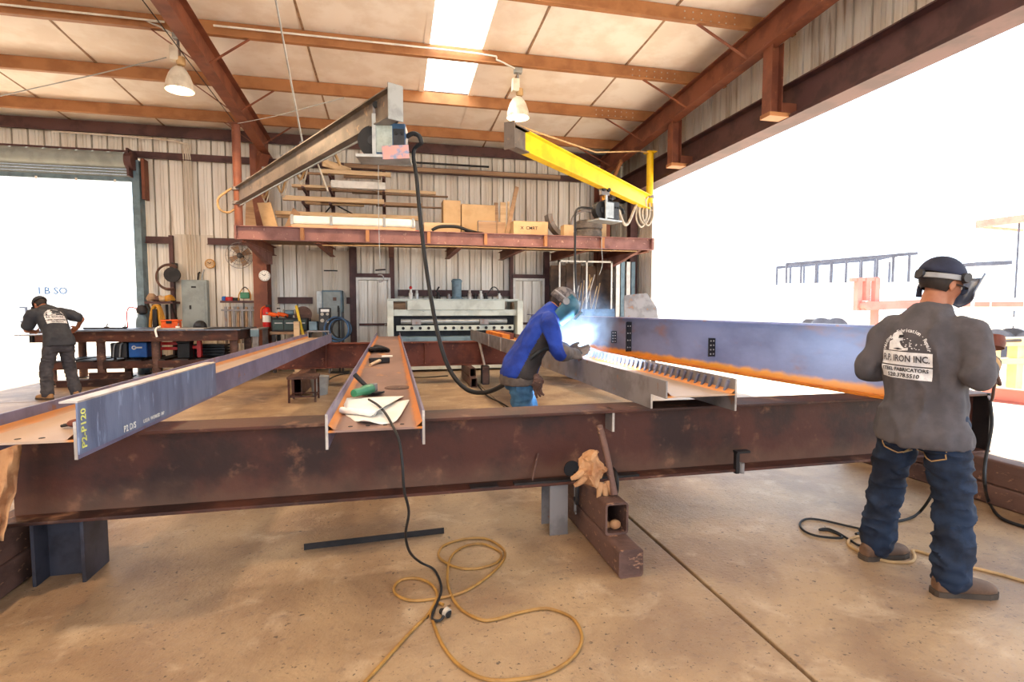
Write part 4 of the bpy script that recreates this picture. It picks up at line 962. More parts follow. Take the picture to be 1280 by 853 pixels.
# crated white tube on the front edge
t = thing('crated_tube', md(442, 280, 11.4), 'long white capped tube strapped in a pale timber cradle on the mezzanine', 'crate')
p, q = md(365, 275, 11.45), md(519, 282, 11.45); p.z = q.z = ZD+0.20
B().bar(p, q, 0.22, 0.17).obj('tube_body', 'paper', t, bevel=0.04)
B().bar(p+Vector((0,-0.06,-0.12)), q+Vector((0,-0.06,-0.12)), 0.09, 0.06).obj('cradle_rail', 'wood', t)
for u in (366, 413, 479, 516):
    f = (u-365)/(519-365); c = p.lerp(q, f); B().box(c.x-0.025, c.x+0.025, c.y-0.125, c.y+0.125, ZD+0.105, ZD+0.295).obj('strap', 'galv', t)
for u in (364, 418, 470, 521):
    f = (u-365)/(519-365); c = p.lerp(q, f); B().box(c.x-0.04, c.x+0.04, c.y-0.15, c.y+0.11, ZD, ZD+0.05).obj('block', 'orange', t)
# leaning sheets at the left end
for k, (pts, y, m, lab) in enumerate((([(304, 243), (312, 246), (322, 283), (306, 283)], 12.4, 'wood_dark', 'dark plywood sheet leaning at the left end of the mezzanine'),
                                      ([(319, 252), (336, 251), (349, 283), (331, 283)], 11.9, 'card', 'tan cardboard sheet leaning in front of the dark plywood sheet'),
                                      ([(352, 283), (365, 258), (374, 266), (372, 283)], 11.9, 'wood_dark', 'brown triangular board offcut leaning near the tan sheet'))):
    c = [at(u, v, y=y) for u, v in pts]
    for p_ in c:
        if p_.z < ZD+0.3: p_.z = ZD+0.005
    c = [Vector((p_.x, y+(p_.z-ZD)*0.25, p_.z)) for p_ in c]
    b = B(); n = len(c); vs = c + [p_+Vector((0, 0.02, 0)) for p_ in c]
    b.add(vs, [tuple(range(n)), tuple(range(2*n-1, n-1, -1))] + [(i, (i+1) % n, (i+1) % n+n, i+n) for i in range(n)])
    tag(b.obj('leaning_sheet', m, org=(c[0].x, y, ZD)), lab, 'sheet', 'sheets leaning on the mezzanine')
# lumber rack: uprights with arms
rk = thing('lumber_rack', (md(430, 285, 13.2).x, 13.2, ZD), 'dark steel cantilever rack on the mezzanine stacked with lumber', 'rack')
lev = [4.42, 4.12, 3.80, 3.48]
RX = [at(u, 240, y=13.3).x for u in (384, 416, 480)]
for x in RX:
    B().box(x-0.04, x+0.04, 13.3, 13.4, ZD, 4.72).obj('upright', 'primer_dark', rk)
    for z in lev: B().bar((x, 13.3, z-0.04), (x, 12.6, z-0.02), 0.05, 0.05).obj('arm', 'primer_dark', rk)
B().bar((RX[0], 13.32, 3.2), (RX[1], 13.32, 3.9), 0.03, 0.03).obj('brace', 'black_steel', rk)
B().bar((RX[1], 13.32, 3.9), (RX[2], 13.32, 3.3), 0.03, 0.03).obj('brace', 'black_steel', rk)
def xpix(u, y): return at(u, 250, y=y).x
rows = {0: [(402, 489, 'wood', .09, .05), (360, 418, 'wood_dark', .04, .03), (430, 476, 'wood_dark', .05, .04)],
        1: [(414, 482, 'white', .16, .05), (365, 420, 'wood', .06, .04), (470, 545, 'wood', .07, .05), (372, 476, 'wood_dark', .05, .04), (440, 560, 'wood_dark', .03, .03)],
        2: [(353, 480, 'wood', .10, .05), (400, 527, 'wood_dark', .07, .05), (470, 570, 'wood_dark', .03, .03), (380, 455, 'wood', .06, .04)],
        3: [(343, 482, 'wood', .08, .05), (414, 524, 'wood', .10, .05), (380, 500, 'wood_dark', .05, .04), (345, 400, 'wood', .05, .04)]}
nm = {'wood': 'pale', 'wood_dark': 'weathered', 'white': 'white'}
for r_, lst in rows.items():
    y = 12.62
    for k, (u0, u1, m, hh, ww) in enumerate(lst):
        x0, x1 = xpix(u0, y), xpix(u1, y); z = lev[r_]+0.012
        o = B().box(x0, x1, y, y+0.1, z, z+hh).obj('lumber_board', m, bevel=0.004, org=((x0+x1)/2, y, z))
        pos = ['top', 'second', 'third', 'bottom'][r_]; ln = 'long' if x1-x0 > 1.6 else 'short'
        tag(o, '%s %s board, number %s from the front on the %s rack level' % (ln, nm[m], ['one', 'two', 'three', 'four', 'five'][k], pos), 'board', 'boards on the lumber rack')
        y += 0.13
p, q = md(403, 203, 12.6), md(438, 215, 12.9)
tag(B().bar(p, q, 0.06, 0.16).obj('lumber_board', 'wood', bevel=0.005, org=p), 'thick pale plank lying tilted on top of the lumber rack', 'board', 'boards on the lumber rack')
p, q = md(430, 209, 13.1), md(700, 222, 13.1); p.z = 4.74; q.z = 4.74
tag(B().bar(p, q, 0.08, 0.09).obj('long_timber', 'wood_dark', bevel=0.005, org=p), 'very long weathered timber lying along the wall girt above the rack', 'timber')
p, q = md(500, 208, 13.4), md(612, 218, 13.4); 
tag(B().bar((p.x, 13.5, 5.01), (q.x, 13.5, 5.01), 0.06, 0.035).obj('dark_strip', 'black_steel', org=(p.x, 13.5, 5.0)), 'thin dark strip lying on the upper wall girt', 'strip')
# string-light conduit below the mezzanine
b = B(); b.tube([(-1.3, 10.98, 2.66), (1.0, 10.98, 2.70), (3.0, 10.98, 2.69), (5.3, 10.98, 2.70)], 0.010, 6, 3); tag(b.obj('conduit', 'cable_tan', smooth=True), 'thin tan conduit clipped under the mezzanine edge beam', 'conduit', 'conduits')
p = at(436, 310, y=10.98); 
# ================================================================ things along the back wall
def wb(u, v, y=13.9): return at(u, v, y=y)
# breaker panel with conduits
a, b_ = wb(227, 350, 13.78), wb(261, 409, 13.78); w = b_.x-a.x
bp = thing('breaker_panel', ((a.x+b_.x)/2, 13.85, b_.z), 'grey electrical breaker panel on the wall left of the shelf', 'electrical panel')
B().box(a.x, b_.x, 13.74, 13.9, 0.95, a.z).obj('enclosure', 'grey_paint', bp, bevel=0.006)
dd = B().box(a.x+0.05, b_.x-0.05, 13.73, 13.739, 1.0, a.z-0.06).obj('door', 'grey_paint', bp, bevel=0.003)
p = wb(238, 384, 13.73); B().box(p.x-0.02, p.x+0.02, 13.715, 13.73, p.z-0.05, p.z+0.04).obj('latch', 'black', dd)
p = wb(242, 359, 13.73); B().box(p.x-0.05, p.x+0.05, 13.722, 13.73, p.z-0.02, p.z+0.02).obj('name_plate', 'black', dd)
for k, u in enumerate((234, 238, 241.5, 245)):
    x = wb(u, 300).x; bb = B(); bb.tube([(x, 13.84, a.z-0.02), (x, 13.84, 4.0), (x-0.02*k, 13.84, 5.1), (x-0.06-0.03*k, 13.8, 5.22), (x-0.5, 13.75, 5.26), (x-2.5+0.2*k, 13.72, 5.28)], 0.016, 8, 4)
    tag(bb.obj('conduit', 'liner', smooth=True), 'vertical pale conduit above the breaker panel, %s from the left' % ['first', 'second', 'third', 'fourth'][k], 'conduit', 'conduits above the breaker panel')
for k, u in enumerate((248, 253)):
    x = wb(u, 340).x; tag(B().tube([(x, 13.84, a.z-0.02), (x+0.02, 13.84, a.z+0.15), (x+0.05, 13.86, a.z+0.25 if k else a.z+0.18)], 0.02, 8, 4).obj('conduit_stub', 'black' if k == 0 else 'galv', smooth=True), ('black' if k == 0 else 'grey')+' short conduit elbow on top of the breaker panel', 'conduit')
# clocks
def clock(u, v, y, r, m_rim, m_face, label):
    c = wb(u, v, y); t = thing('wall_clock', c, label, 'clock')
    B().lathe([(0.0, 0.0), (r, 0.0), (r, 0.04), (r*0.86, 0.05), (r*0.86, 0.04)], c, (0,-1,0), 28).obj('rim', m_rim, t, smooth=True)
    B().lathe([(r*0.85, 0.02), (r*0.85, 0.042)], c, (0,-1,0), 28).obj('dial', m_face, t)
    for an, ln in ((pi*0.8, 0.6), (pi*0.3, 0.42)):
        q = c+Vector((cos(an)*r*ln, -0.046, sin(an)*r*ln)); B().bar(c+Vector((0, -0.046, 0)), q, 0.012, 0.004, up=(0,1,0)).obj('hand', 'ink', t)
    for k in range(12):
        an = k*pi/6; B().bar(c+Vector((cos(an)*r*0.7, -0.044, sin(an)*r*0.7)), c+Vector((cos(an)*r*0.8, -0.044, sin(an)*r*0.8)), 0.01, 0.003, up=(0,1,0)).obj('tick', 'ink', t)
    return t
clock(331, 345, 13.38, 0.125, 'white', 'paper', 'round white wall clock on the brown column')
clock(263, 330, 13.88, 0.11, 'yellow_hose', 'wood', 'round yellowish dial on the wall above the breaker panel')
# wall fan
c = wb(301, 320, 13.75); t = thing('wall_fan', c, 'dusty round wall fan with wire cage left of the column', 'fan'); R = 0.30
for r in (0.30, 0.22, 0.14): B().torus(c+Vector((0,-0.12,0)), r, 0.006, (0,1,0), 28, 6).obj('cage_ring', 'steel', t)
for k in range(12):
    an = k*pi/6; B().cyl(c+Vector((0,-0.14,0)), c+Vector((cos(an)*R, -0.11, sin(an)*R)), 0.004, n=5).obj('cage_spoke', 'steel', t)
for k in range(4):
    an = k*pi/2+0.4; e = Vector((cos(an), 0, sin(an))); n_ = Vector((-sin(an), 0, cos(an))); bb = B()
    bb.add([c+Vector((0,-0.06,0))+e*0.04-n_*0.03, c+Vector((0,-0.10,0))+e*0.04+n_*0.03, c+Vector((0,-0.11,0))+e*0.24+n_*0.10, c+Vector((0,-0.05,0))+e*0.25-n_*0.06], [(0,1,2,3)]); o = bb.obj('blade', 'wood_dark', t); mdf = o.modifiers.new('t', 'SOLIDIFY'); mdf.thickness = 0.005
B().cyl(c+Vector((0,0.06,0)), c+Vector((0,-0.10,0)), 0.065, n=16).obj('motor', 'black_steel', t, smooth=True)
B().box(c.x-0.03, c.x+0.03, c.y+0.05, 13.95, c.z-0.04, c.z+0.04).obj('bracket', 'black_steel', t)
# hose reel: disc with hose
c = wb(214, 345, 13.7); t = thing('hose_reel', c, 'round dark hose reel hanging on the wall by the door opening', 'hose reel')
B().cyl(c+Vector((0.05,-0.05,0.02)), c+Vector((0.05,-0.10,0.02)), 0.17, n=26).obj('disc', 'black_steel', t, smooth=True)
for k in range(3): B().torus(c+Vector((-0.03,-0.02-0.03*k,-0.03)), 0.29-0.012*k, 0.022, (0.15,1,0), 30, 7, 1.2, 5.4).obj('hose_turn', 'tube', t, smooth=True)
B().box(c.x+0.02, c.x+0.08, 13.68, 13.92, c.z-0.03, c.z+0.30).obj('bracket', 'black_steel', t)
# left shelf with junk
a, b_ = wb(184, 377, 13.6), wb(219, 379, 13.6)
sh = thing('wall_shelf', ((a.x+b_.x)/2, 13.7, a.z-0.05), 'narrow cluttered steel shelf by the roll up door', 'shelf'); ZS = a.z
B().box(a.x, b_.x, 13.45, 13.9, ZS-0.05, ZS).obj('board', 'primer_dark', sh)
for x in (a.x+0.05, b_.x-0.05): B().bar((x, 13.5, ZS-0.05), (x, 13.88, ZS-0.5), 0.03, 0.03).obj('bracket', 'black_steel', sh)
junk = [(189, 0.10, 0.16, 'wood_dark', 'brown'), (196, 0.09, 0.10, 'tube', 'rusty'), (203, 0.10, 0.12, 'wood', 'pale'), (211, 0.12, 0.13, 'yellow_hose', 'yellow')]
for k, (u, w, h, m, nmm) in enumerate(junk):
    x = wb(u, 370, 13.6).x; o = B(); o.lathe([(0.0, 0), (w*0.8, 0), (w, h*0.3), (w*0.9, h*0.7), (w*0.5, h), (0, h)], (0,0,0), (0,0,1), 14)
    for i, v in enumerate(o.v): o.v[i] = v+noise.noise_vector(v*14+Vector((k,0,0)))*0.03
    o = o.obj('rag_bundle', m, smooth=True); o.location = (x, 13.62, ZS+0.012); tag(o, nmm+' bundle of rags and fittings on the narrow shelf by the door', 'bundle', 'bundles on the narrow shelf')
# tall post and tools hung under the shelf
for k, u in enumerate((192, 200, 209, 215)):
    x = wb(u, 390, 13.85).x; tag(B().bar((x, 13.84, ZS-0.75), (x, 13.84, ZS-0.06), 0.05, 0.02).obj('hanging_tool', 'black_steel', org=(x, 13.84, ZS-0.75)), 'dark bar tool hanging under the narrow shelf, %s from the left' % ['first', 'second', 'third', 'fourth'][k], 'tool', 'tools under the narrow shelf')
tag(B().box(wb(217, 350).x-0.04, wb(217, 350).x+0.04, 13.8, 13.9, 0, wb(217, 295).z).obj('wall_post', 'primer_dark', org=(wb(217, 350).x, 13.85, 0)), 'dark steel wall post left of the breaker panel', 'post')
# gas cylinder with regulator
c = at(178, 420, y=13.1); t = thing('gas_cylinder', (c.x, 13.1, 0), 'grey gas cylinder with dark cap standing at the door jamb', 'gas cylinder')
B().lathe([(0.0, 0.0), (0.11, 0.0), (0.115, 0.02), (0.115, 1.12), (0.10, 1.22), (0.05, 1.30), (0.035, 1.33)], (c.x, 13.1, 0), (0,0,1), 22).obj('bottle', 'machine_blue', t, smooth=True)
B().lathe([(0.04, 1.30), (0.10, 1.34), (0.11, 1.42), (0.07, 1.50), (0.0, 1.52)], (c.x+0.02, 13.08, 0), (0,0,1), 18).obj('valve_cap', 'black_steel', t, smooth=True)
B().tube([(c.x-0.02, 13.02, 1.42), (c.x-0.18, 13.0, 1.46), (c.x-0.24, 13.0, 1.30), (c.x-0.22, 13.0, 0.9)], 0.012, 8, 5).obj('gas_line', 'red', t, smooth=True)
# yellow hose on a stand
c = at(197, 398, y=13.2); bb = B()
for k in range(3): bb.tube([(c.x-0.16+0.02*k, 13.2-0.05*k, 0.9), (c.x-0.13+0.02*k, 13.2-0.05*k, 1.25), (c.x-0.03, 13.2-0.05*k, 1.48), (c.x+0.06, 13.2-0.05*k, 1.45), (c.x+0.12-0.02*k, 13.2-0.05*k, 1.2), (c.x+0.15-0.02*k, 13.2-0.05*k, 0.9)], 0.032, 8, 6)
t = thing('hose_stand', (c.x, 13.2, 0), 'coil of yellow air hose hung on a stand behind the work table', 'hose'); bb.obj('hose_coil', 'yellow_hose', t, smooth=True)
B().box(c.x-0.04, c.x+0.04, 13.05, 13.25, 0, 1.42).obj('post', 'black_steel', t); B().box(c.x-0.2, c.x+0.2, 12.95, 13.35, 0, 0.03).obj('foot', 'black_steel', t)
c = at(214, 405, y=12.6); t = thing('orange_case', (c.x, 12.6, 0.98), 'orange plastic tool case on the back of the work table', 'case')
B().box(c.x-0.16, c.x+0.16, 12.5, 12.72, 0.985, 1.16).obj('case_body', 'orange', t, bevel=0.02); B().box(c.x-0.17, c.x+0.17, 12.49, 12.73, 1.16, 1.20).obj('lid', 'orange', t, bevel=0.015); B().box(c.x-0.05, c.x+0.05, 12.47, 12.49, 1.12, 1.18).obj('latch', 'black', t)
# shelf right of the panel with bars below
a, b_ = wb(275, 376, 13.5), wb(331, 376, 13.5)
s2 = thing('wall_shelf', ((a.x+b_.x)/2, 13.7, a.z), 'steel wall shelf with a row of hanging bars below left of the column', 'shelf'); ZS2 = a.z
B().box(a.x, b_.x, 13.5, 13.9, ZS2-0.05, ZS2).obj('board', 'primer_dark', s2)
B().box(a.x, b_.x, 13.56, 13.60, ZS2-0.24, ZS2-0.20).obj('rail', 'steel', s2)
for k in range(10):
    x = a.x+0.08+(b_.x-a.x-0.16)*k/9; B().box(x-0.025, x+0.025, 13.60, 13.64, ZS2-1.0, ZS2-0.14).obj('hanging_bar', 'wood_dark' if k % 2 else 'steel', s2)
# jug, lantern, small things on it
c = wb(322, 372, 13.5); t = thing('water_jug', (c.x, 13.68, ZS2+0.002), 'red drinks jug with white lid on the wall shelf', 'jug')
B().lathe([(0.0, 0.0), (0.10, 0.0), (0.11, 0.03), (0.115, 0.20), (0.105, 0.24)], (c.x, 13.68, ZS2+0.002), (0,0,1), 22).obj('jug_body', 'red', t, smooth=True)
B().lathe([(0.112, 0.235), (0.112, 0.27), (0.09, 0.29), (0.0, 0.295)], (c.x, 13.68, ZS2+0.002), (0,0,1), 22).obj('lid', 'white', t, smooth=True)
B().cyl((c.x, 13.56, ZS2+0.06), (c.x, 13.535, ZS2+0.05), 0.018, n=10).obj('spout', 'white', t)
c = wb(304, 372, 13.5); t = thing('work_light', (c.x, 13.66, ZS2+0.002), 'yellow framed portable work light on the wall shelf', 'work light')
for sx in (-0.13, 0.13): B().tube([(c.x+sx, 13.6, ZS2+0.012), (c.x+sx*0.95, 13.64, ZS2+0.15), (c.x+sx*0.5, 13.68, ZS2+0.27)], 0.012, 8, 4).obj('frame_tube', 'yellow_hose', t, smooth=True)
B().tube([(c.x-0.065, 13.68, ZS2+0.27), (c.x, 13.68, ZS2+0.32), (c.x+0.065, 13.68, ZS2+0.27)], 0.012, 8, 4).obj('handle', 'black', t, smooth=True)
B().box(c.x-0.10, c.x+0.10, 13.62, 13.74, ZS2+0.05, ZS2+0.20).obj('lamp_head', 'grinder', t, bevel=0.02)
for k, (u, m, lab, w, h) in enumerate(((279, 'blue', 'small blue tin on the left end of the wall shelf', 0.05, 0.10), (286, 'red', 'dark red can lying on the wall shelf', 0.09, 0.09), (294, 'black', 'black cloth heap on the wall shelf', 0.08, 0.07))):
    x = wb(u, 372, 13.6).x; bb = B(); bb.lathe([(0.0, 0), (w, 0), (w, h*0.8), (w*0.7, h), (0, h)], (x, 13.66, ZS2+0.002), (0,0,1), 16); tag(bb.obj('shelf_tin', m, smooth=True, org=(x, 13.66, ZS2)), lab, 'tin', 'tins on the wall shelf')
# fire extinguisher on the column
c = at(333, 392, y=13.25); t = thing('fire_extinguisher', (c.x, 13.28, 1.0), 'red fire extinguisher with white label hanging on the column', 'fire extinguisher')
B().lathe([(0.0, 0), (0.085, 0.0), (0.09, 0.03), (0.09, 0.38), (0.06, 0.45), (0.03, 0.47)], (c.x, 13.28, 1.0), (0,0,1), 20).obj('bottle', 'red', t, smooth=True)
B().lathe([(0.092, 0.12), (0.092, 0.28)], (c.x, 13.28, 1.0), (0,0,1), 20).obj('label_band', 'paper', t, smooth=True)
B().box(c.x-0.02, c.x+0.1, 13.26, 13.30, 1.47, 1.52).obj('lever', 'black', t); B().tube([(c.x-0.02, 13.28, 1.49), (c.x-0.11, 13.27, 1.42), (c.x-0.12, 13.26, 1.2)], 0.014, 8, 5).obj('hose', 'orange', t, smooth=True)

# workbench with tool box
a, b_ = at(339, 397, y=12.7), at(384, 397, y=12.7)
wbch = thing('workbench', ((a.x+b_.x)/2, 13.0, 0), 'dark green tool bench with drawers right of the column', 'workbench')
B().box(a.x, b_.x, 12.7, 13.3, 0.92, 1.22).obj('tool_chest', 'black_steel', wbch, bevel=0.01)
for k in range(3):
    x0 = a.x+0.03+(b_.x-a.x-0.04)*k/3; dr_ = B().box(x0, x0+(b_.x-a.x-0.1)/3, 12.685, 12.7, 0.96, 1.18).obj('drawer', mat('bench_green', (52, 72, 66), (40, 56, 52), 4, 0.5), wbch)
    B().box(x0+0.04, x0+0.2, 12.67, 12.685, 1.10, 1.12).obj('handle', 'steel_cut', dr_)
B().box(a.x-0.03, b_.x+0.03, 12.66, 13.34, 0.86, 0.92).obj('bench_top', 'wood_dark', wbch)
for x in (a.x+0.04, b_.x-0.04):
    for y in (12.72, 13.26): B().box(x-0.035, x+0.035, y-0.035, y+0.035, 0, 0.86).obj('leg', 'black_steel', wbch)
B().box(a.x, b_.x, 12.72, 13.28, 0.25, 0.29).obj('shelf', 'wood_dark', wbch)
# things on the bench
for k, (u, m, lab) in enumerate(((343, 'orange', 'orange power tool at the left end of the tool bench'), (354, 'orange', 'orange power tool in the middle of the tool bench'))):
    x = at(u, 392, y=12.9).x; t = thing('power_tool', (x, 12.9, 1.22), lab, 'power tool', 'power tools on the bench')
    B().tube([(x-0.12, 12.92, 1.32), (x, 12.9, 1.29), (x+0.1, 12.88, 1.27)], 0.05, 10, 4, rs=[0.04, 0.05, 0.035]).obj('housing', m, t, smooth=True)
    B().tube([(x+0.02, 12.9, 1.28), (x+0.08, 12.86, 1.25)], 0.03, 8, 2).obj('grip', 'black', t, smooth=True)
    B().cyl((x-0.12, 12.92, 1.32), (x-0.18, 12.93, 1.335), 0.02, n=10).obj('chuck', 'steel', t)
x = at(362, 390, y=13.0).x; t = thing('bench_grinder', (x, 13.0, 1.22), 'small grey bench grinder on the tool bench', 'grinder')
B().cyl((x-0.09, 13, 1.34), (x+0.09, 13, 1.34), 0.06, n=16).obj('motor', 'machine_blue', t, smooth=True); B().box(x-0.06, x+0.06, 12.95, 13.05, 1.222, 1.3).obj('base', 'black_steel', t)
for sx in (-0.12, 0.12): B().cyl((x+sx-0.015, 13, 1.34), (x+sx+0.015, 13, 1.34), 0.075, n=18).obj('wheel', 'cable_grey', t, smooth=True)
x = at(349, 388, y=13.1).x; t = thing('spray_bottle', (x, 13.1, 1.22), 'white bottle behind the orange tools on the bench', 'bottle'); B().lathe([(0, 0), (0.04, 0), (0.045, 0.12), (0.02, 0.17), (0.02, 0.2)], (x, 13.1, 1.222), (0,0,1), 14).obj('bottle_body', 'white', t, smooth=True); B().box(x-0.05, x+0.02, 13.085, 13.115, 1.42, 1.45).obj('trigger', 'black', t)
# yellow level leaning, saw blade
p, q = at(380, 412, y=12.6), at(371, 384, y=12.75); tag(B().bar((p.x, 12.6, 0.75), (q.x, 12.66, 1.5), 0.055, 0.03, up=(0,1,0)).obj('spirit_level', 'yellow', bevel=0.004, org=(p.x, 12.6, 0.75)), 'yellow spirit level leaning right of the tool bench', 'level')
c = at(379, 395, y=12.95); bb = B(); bb.lathe([(0.03, 0), (0.19, 0), (0.19, 0.004), (0.03, 0.004)], (c.x, 12.95, 1.30), (0.1, -1, 0.2), 30); bb.obj; tag(bb.obj('saw_blade', 'tube', org=(c.x, 12.95, 1.3)), 'round rusty saw blade standing right of the tool bench', 'saw blade')
c = at(372, 408, y=12.6); t = thing('wood_block', (c.x, 12.55, 0), 'upright yellowish timber post at the end of the tool bench', 'timber'); B().box(c.x-0.06, c.x+0.06, 12.45, 12.56, 0, 1.15).obj('post', 'wood', t, bevel=0.006); B().box(c.x-0.09, c.x+0.09, 12.42, 12.6, 0, 0.04).obj('foot', 'wood_dark', t)

# control cabinet, with conduits above
a, b_ = at(402, 363, y=13.35), at(427, 363, y=13.35)
cc = thing('control_cabinet', ((a.x+b_.x)/2, 13.6, 0), 'tall pale grey electrical cabinet with levers in the middle of the wall', 'electrical cabinet')
B().box(a.x, b_.x, 13.35, 13.88, 0.0, a.z).obj('enclosure', 'machine_blue', cc, bevel=0.008)
d2 = B().box(a.x+0.03, b_.x-0.03, 13.335, 13.349, 0.05, a.z-0.04).obj('door', 'grey_paint', cc, bevel=0.004)
B().box(b_.x-0.10, b_.x-0.06, 13.31, 13.335, 1.35, 1.5).obj('lever', 'black', d2); B().box(b_.x-0.2, b_.x-0.12, 13.325, 13.335, 1.62, 1.7).obj('placard', 'tube', d2)
B().box(a.x-0.14, a.x-0.02, 13.55, 13.88, 1.3, a.z-0.02).obj('side_box', 'galv', cc)
for k, u in enumerate((412, 416.5, 421)):
    x = at(u, 330, y=13.6).x; tag(B().tube([(x, 13.62, a.z-0.01), (x, 13.62, 2.3), (x, 13.6, 2.66)], 0.018, 8, 2).obj('conduit', 'liner', smooth=True), 'vertical conduit above the pale cabinet, %s from the left' % ['first', 'second', 'third'][k], 'conduit', 'conduits above the pale cabinet')
x0, x1 = at(405, 340, y=13.58).x, at(422, 340, y=13.58).x; tag(B().box(x0, x1, 13.55, 13.58, 2.33, 2.36).obj('strut_channel', 'black_steel', org=(x0, 13.55, 2.33)), 'short dark strut bar across the conduits above the pale cabinet', 'strut')
# welding machine on a cart
c = at(398, 405, y=12.5); t = thing('welder_cart', (c.x, 12.5, 0), 'welding power source on a steel cart before the pale cabinet', 'welding machine')
x0, x1 = at(384, 400, y=12.4).x, at(412, 400, y=12.4).x
for z in (0.35, 0.92): B().box(x0, x1, 12.3, 12.8, z, z+0.03).obj('cart_shelf', 'steel', t)
for x in (x0+0.02, x1-0.02):
    for y in (12.32, 12.78): B().cyl((x, y, 0.0), (x, y, 0.95), 0.018, n=8).obj('leg', 'steel', t)
mx0 = at(399, 400, y=12.4).x; bd = B().box(mx0, x1, 12.36, 12.75, 0.952, 1.45).obj('machine_case', 'dark_plastic', t, bevel=0.015)
for (dx, dz, r) in ((0.07, 0.36, 0.035), (0.18, 0.36, 0.03), (0.07, 0.22, 0.04), (0.18, 0.20, 0.03)): B().cyl((mx0+dx, 12.36, 0.95+dz), (mx0+dx, 12.335, 0.95+dz), r, n=14).obj('dial', 'cable_grey', bd)
B().box(mx0+0.04, mx0+0.22, 12.352, 12.359, 1.36, 1.42).obj('display', 'paper', bd)
B().box(x0+0.03, mx0-0.05, 12.4, 12.7, 0.952, 1.15).obj('coolant_box', 'machine_blue', t, bevel=0.015)
B().box(x0+0.05, x1-0.08, 12.36, 12.75, 0.382, 0.75).obj('power_block', 'machine_blue', t, bevel=0.015)
for k in range(4): 
    cx_ = at(421+2*k, 415, y=12.35).x; tag(B().torus((cx_, 12.30+0.03*k, 0.98), 0.27-0.02*k, 0.02, (0.25-0.1*k, 1, 0), 28, 7).obj('lead_coil', 'black' if k % 2 else 'feeder_blue', smooth=True, org=(cx_, 12.3, 0.7)), 'coil of %s welding lead hung right of the welder cart, %s' % ('black' if k % 2 else 'dark blue', ['outermost', 'second', 'third', 'innermost'][k]), 'cable', 'lead coils by the cabinet')
lst = thing('lead_stand', (at(424, 415, y=12.42).x, 12.42, 0), 'thin steel post holding the welding lead coils', 'stand'); px_ = lst.location.x
B().cyl((px_, 12.42, 0), (px_, 12.42, 1.45), 0.02, n=8).obj('post', 'black_steel', lst); B().box(px_-0.2, px_+0.2, 12.25, 12.6, 0, 0.02).obj('foot', 'black_steel', lst); B().cyl((px_, 12.44, 1.24), (px_, 12.22, 1.26), 0.015, n=8).obj('peg', 'black_steel', lst)
px2 = at(427.5, 405, y=12.3).x; tag(B().bar((px2, 12.28, 0.0), (px2+0.02, 12.3, 1.35), 0.045, 0.045, up=(0,1,0)).obj('square_bar', 'black_steel', org=(px2, 12.28, 0)), 'dark square bar standing upright right of the lead coils', 'bar')

# ---- big shear / press at the back
sm = thing('plate_shear', (1.5, 12.7, 0), 'long pale grey plate shearing machine behind the trestle beams', 'machine')
X0, X1 = at(484, 400, y=12.3).x, at(652, 400, y=12.3).x
for x in (X0, X1-0.14): B().box(x, x+0.14, 12.15, 13.3, 0, 1.62).obj('side_frame', 'machine', sm, bevel=0.01)
za, zb = at(560, 376, y=12.2).z, at(560, 395, y=12.2).z
B().box(X0+0.14, X1-0.14, 12.25, 12.5, zb, at(560, 387, y=12.2).z).obj('upper_beam', 'machine', sm, bevel=0.01)
xa, xb = at(509, 380, y=12.2).x, at(631, 380, y=12.2).x
B().box(xa, xb, 12.2, 12.6, at(560, 387, y=12.2).z-0.01, za+0.01).obj('drive_cover', 'machine', sm, bevel=0.012)
B().box(X0, X1, 12.5, 13.2, 1.60, 1.66).obj('top_deck', 'machine', sm)
B().box(X0+0.14, X1-0.14, 12.55, 12.7, 0.75, zb).obj('blade_recess', 'black_steel', sm)
b = B(); b.cyl((X0+0.3, 12.35, zb-0.13), (X1-0.35, 12.35, zb-0.13), 0.06, n=14); b.obj('hold_down_shaft', 'galv', sm, smooth=True)
B().box(X0+0.2, X1-0.2, 12.28, 12.4, zb-0.34, zb-0.22).obj('blade_bar', 'machine', sm)
for k in range(14):
    x = X0+0.35+k*0.19; B().cyl((x, 12.28, zb-0.28), (x, 12.24, zb-0.28), 0.035, n=10).obj('hold_down', 'black_steel', sm)
B().box(X0+0.05, X1-0.05, 12.0, 12.9, 0.62, 0.80).obj('bed', 'machine_blue', sm, bevel=0.01)
B().box(X0+0.10, X1-0.10, 12.15, 12.8, 0.05, 0.62).obj('base_plate', 'machine', sm)
for u in (515, 600): x = at(u, 404, y=12.2).x; B().box(x, x+0.2, 12.19, 12.28, zb-0.2, zb-0.08).obj('gauge_plate', 'steel', sm)
for u in (489, 640):
    x = at(u, 380, y=12.3).x; B().cyl((x+0.05, 12.6, 1.45), (x+0.32, 12.6, 1.45), 0.14, n=18).obj('flywheel', 'wood_dark', sm, smooth=True)
# motor, valves on the deck
x = at(571, 372, y=12.8).x; b = B(); b.lathe([(0.0, 0.0), (0.14, 0.0), (0.14, 0.03), (0.115, 0.05), (0.115, 0.40), (0.13, 0.41), (0.13, 0.44), (0.09, 0.48), (0, 0.48)], (x, 12.8, 1.66), (0,0,1), 22); b.obj('upright_motor', 'machine_blue', sm, smooth=True)
for k, (u, h, m) in enumerate(((513.5, 0.22, 'white'), (521, 0.20, 'galv'), (548, 0.16, 'black_steel'), (561, 0.12, 'steel'), (587, 0.22, 'steel_cut'), (601, 0.2, 'white'), (594, 0.14, 'black_steel'), (607, 0.15, 'black_steel'), (624, 0.14, 'white'))):
    x = at(u, 372, y=12.7).x; B().lathe([(0.0, 0.0), (0.05, 0.0), (0.05, h*0.6), (0.03, h*0.7), (0.03, h), (0, h)], (x, 12.7, 1.66), (0,0,1), 12).obj('valve', m, sm, smooth=True)
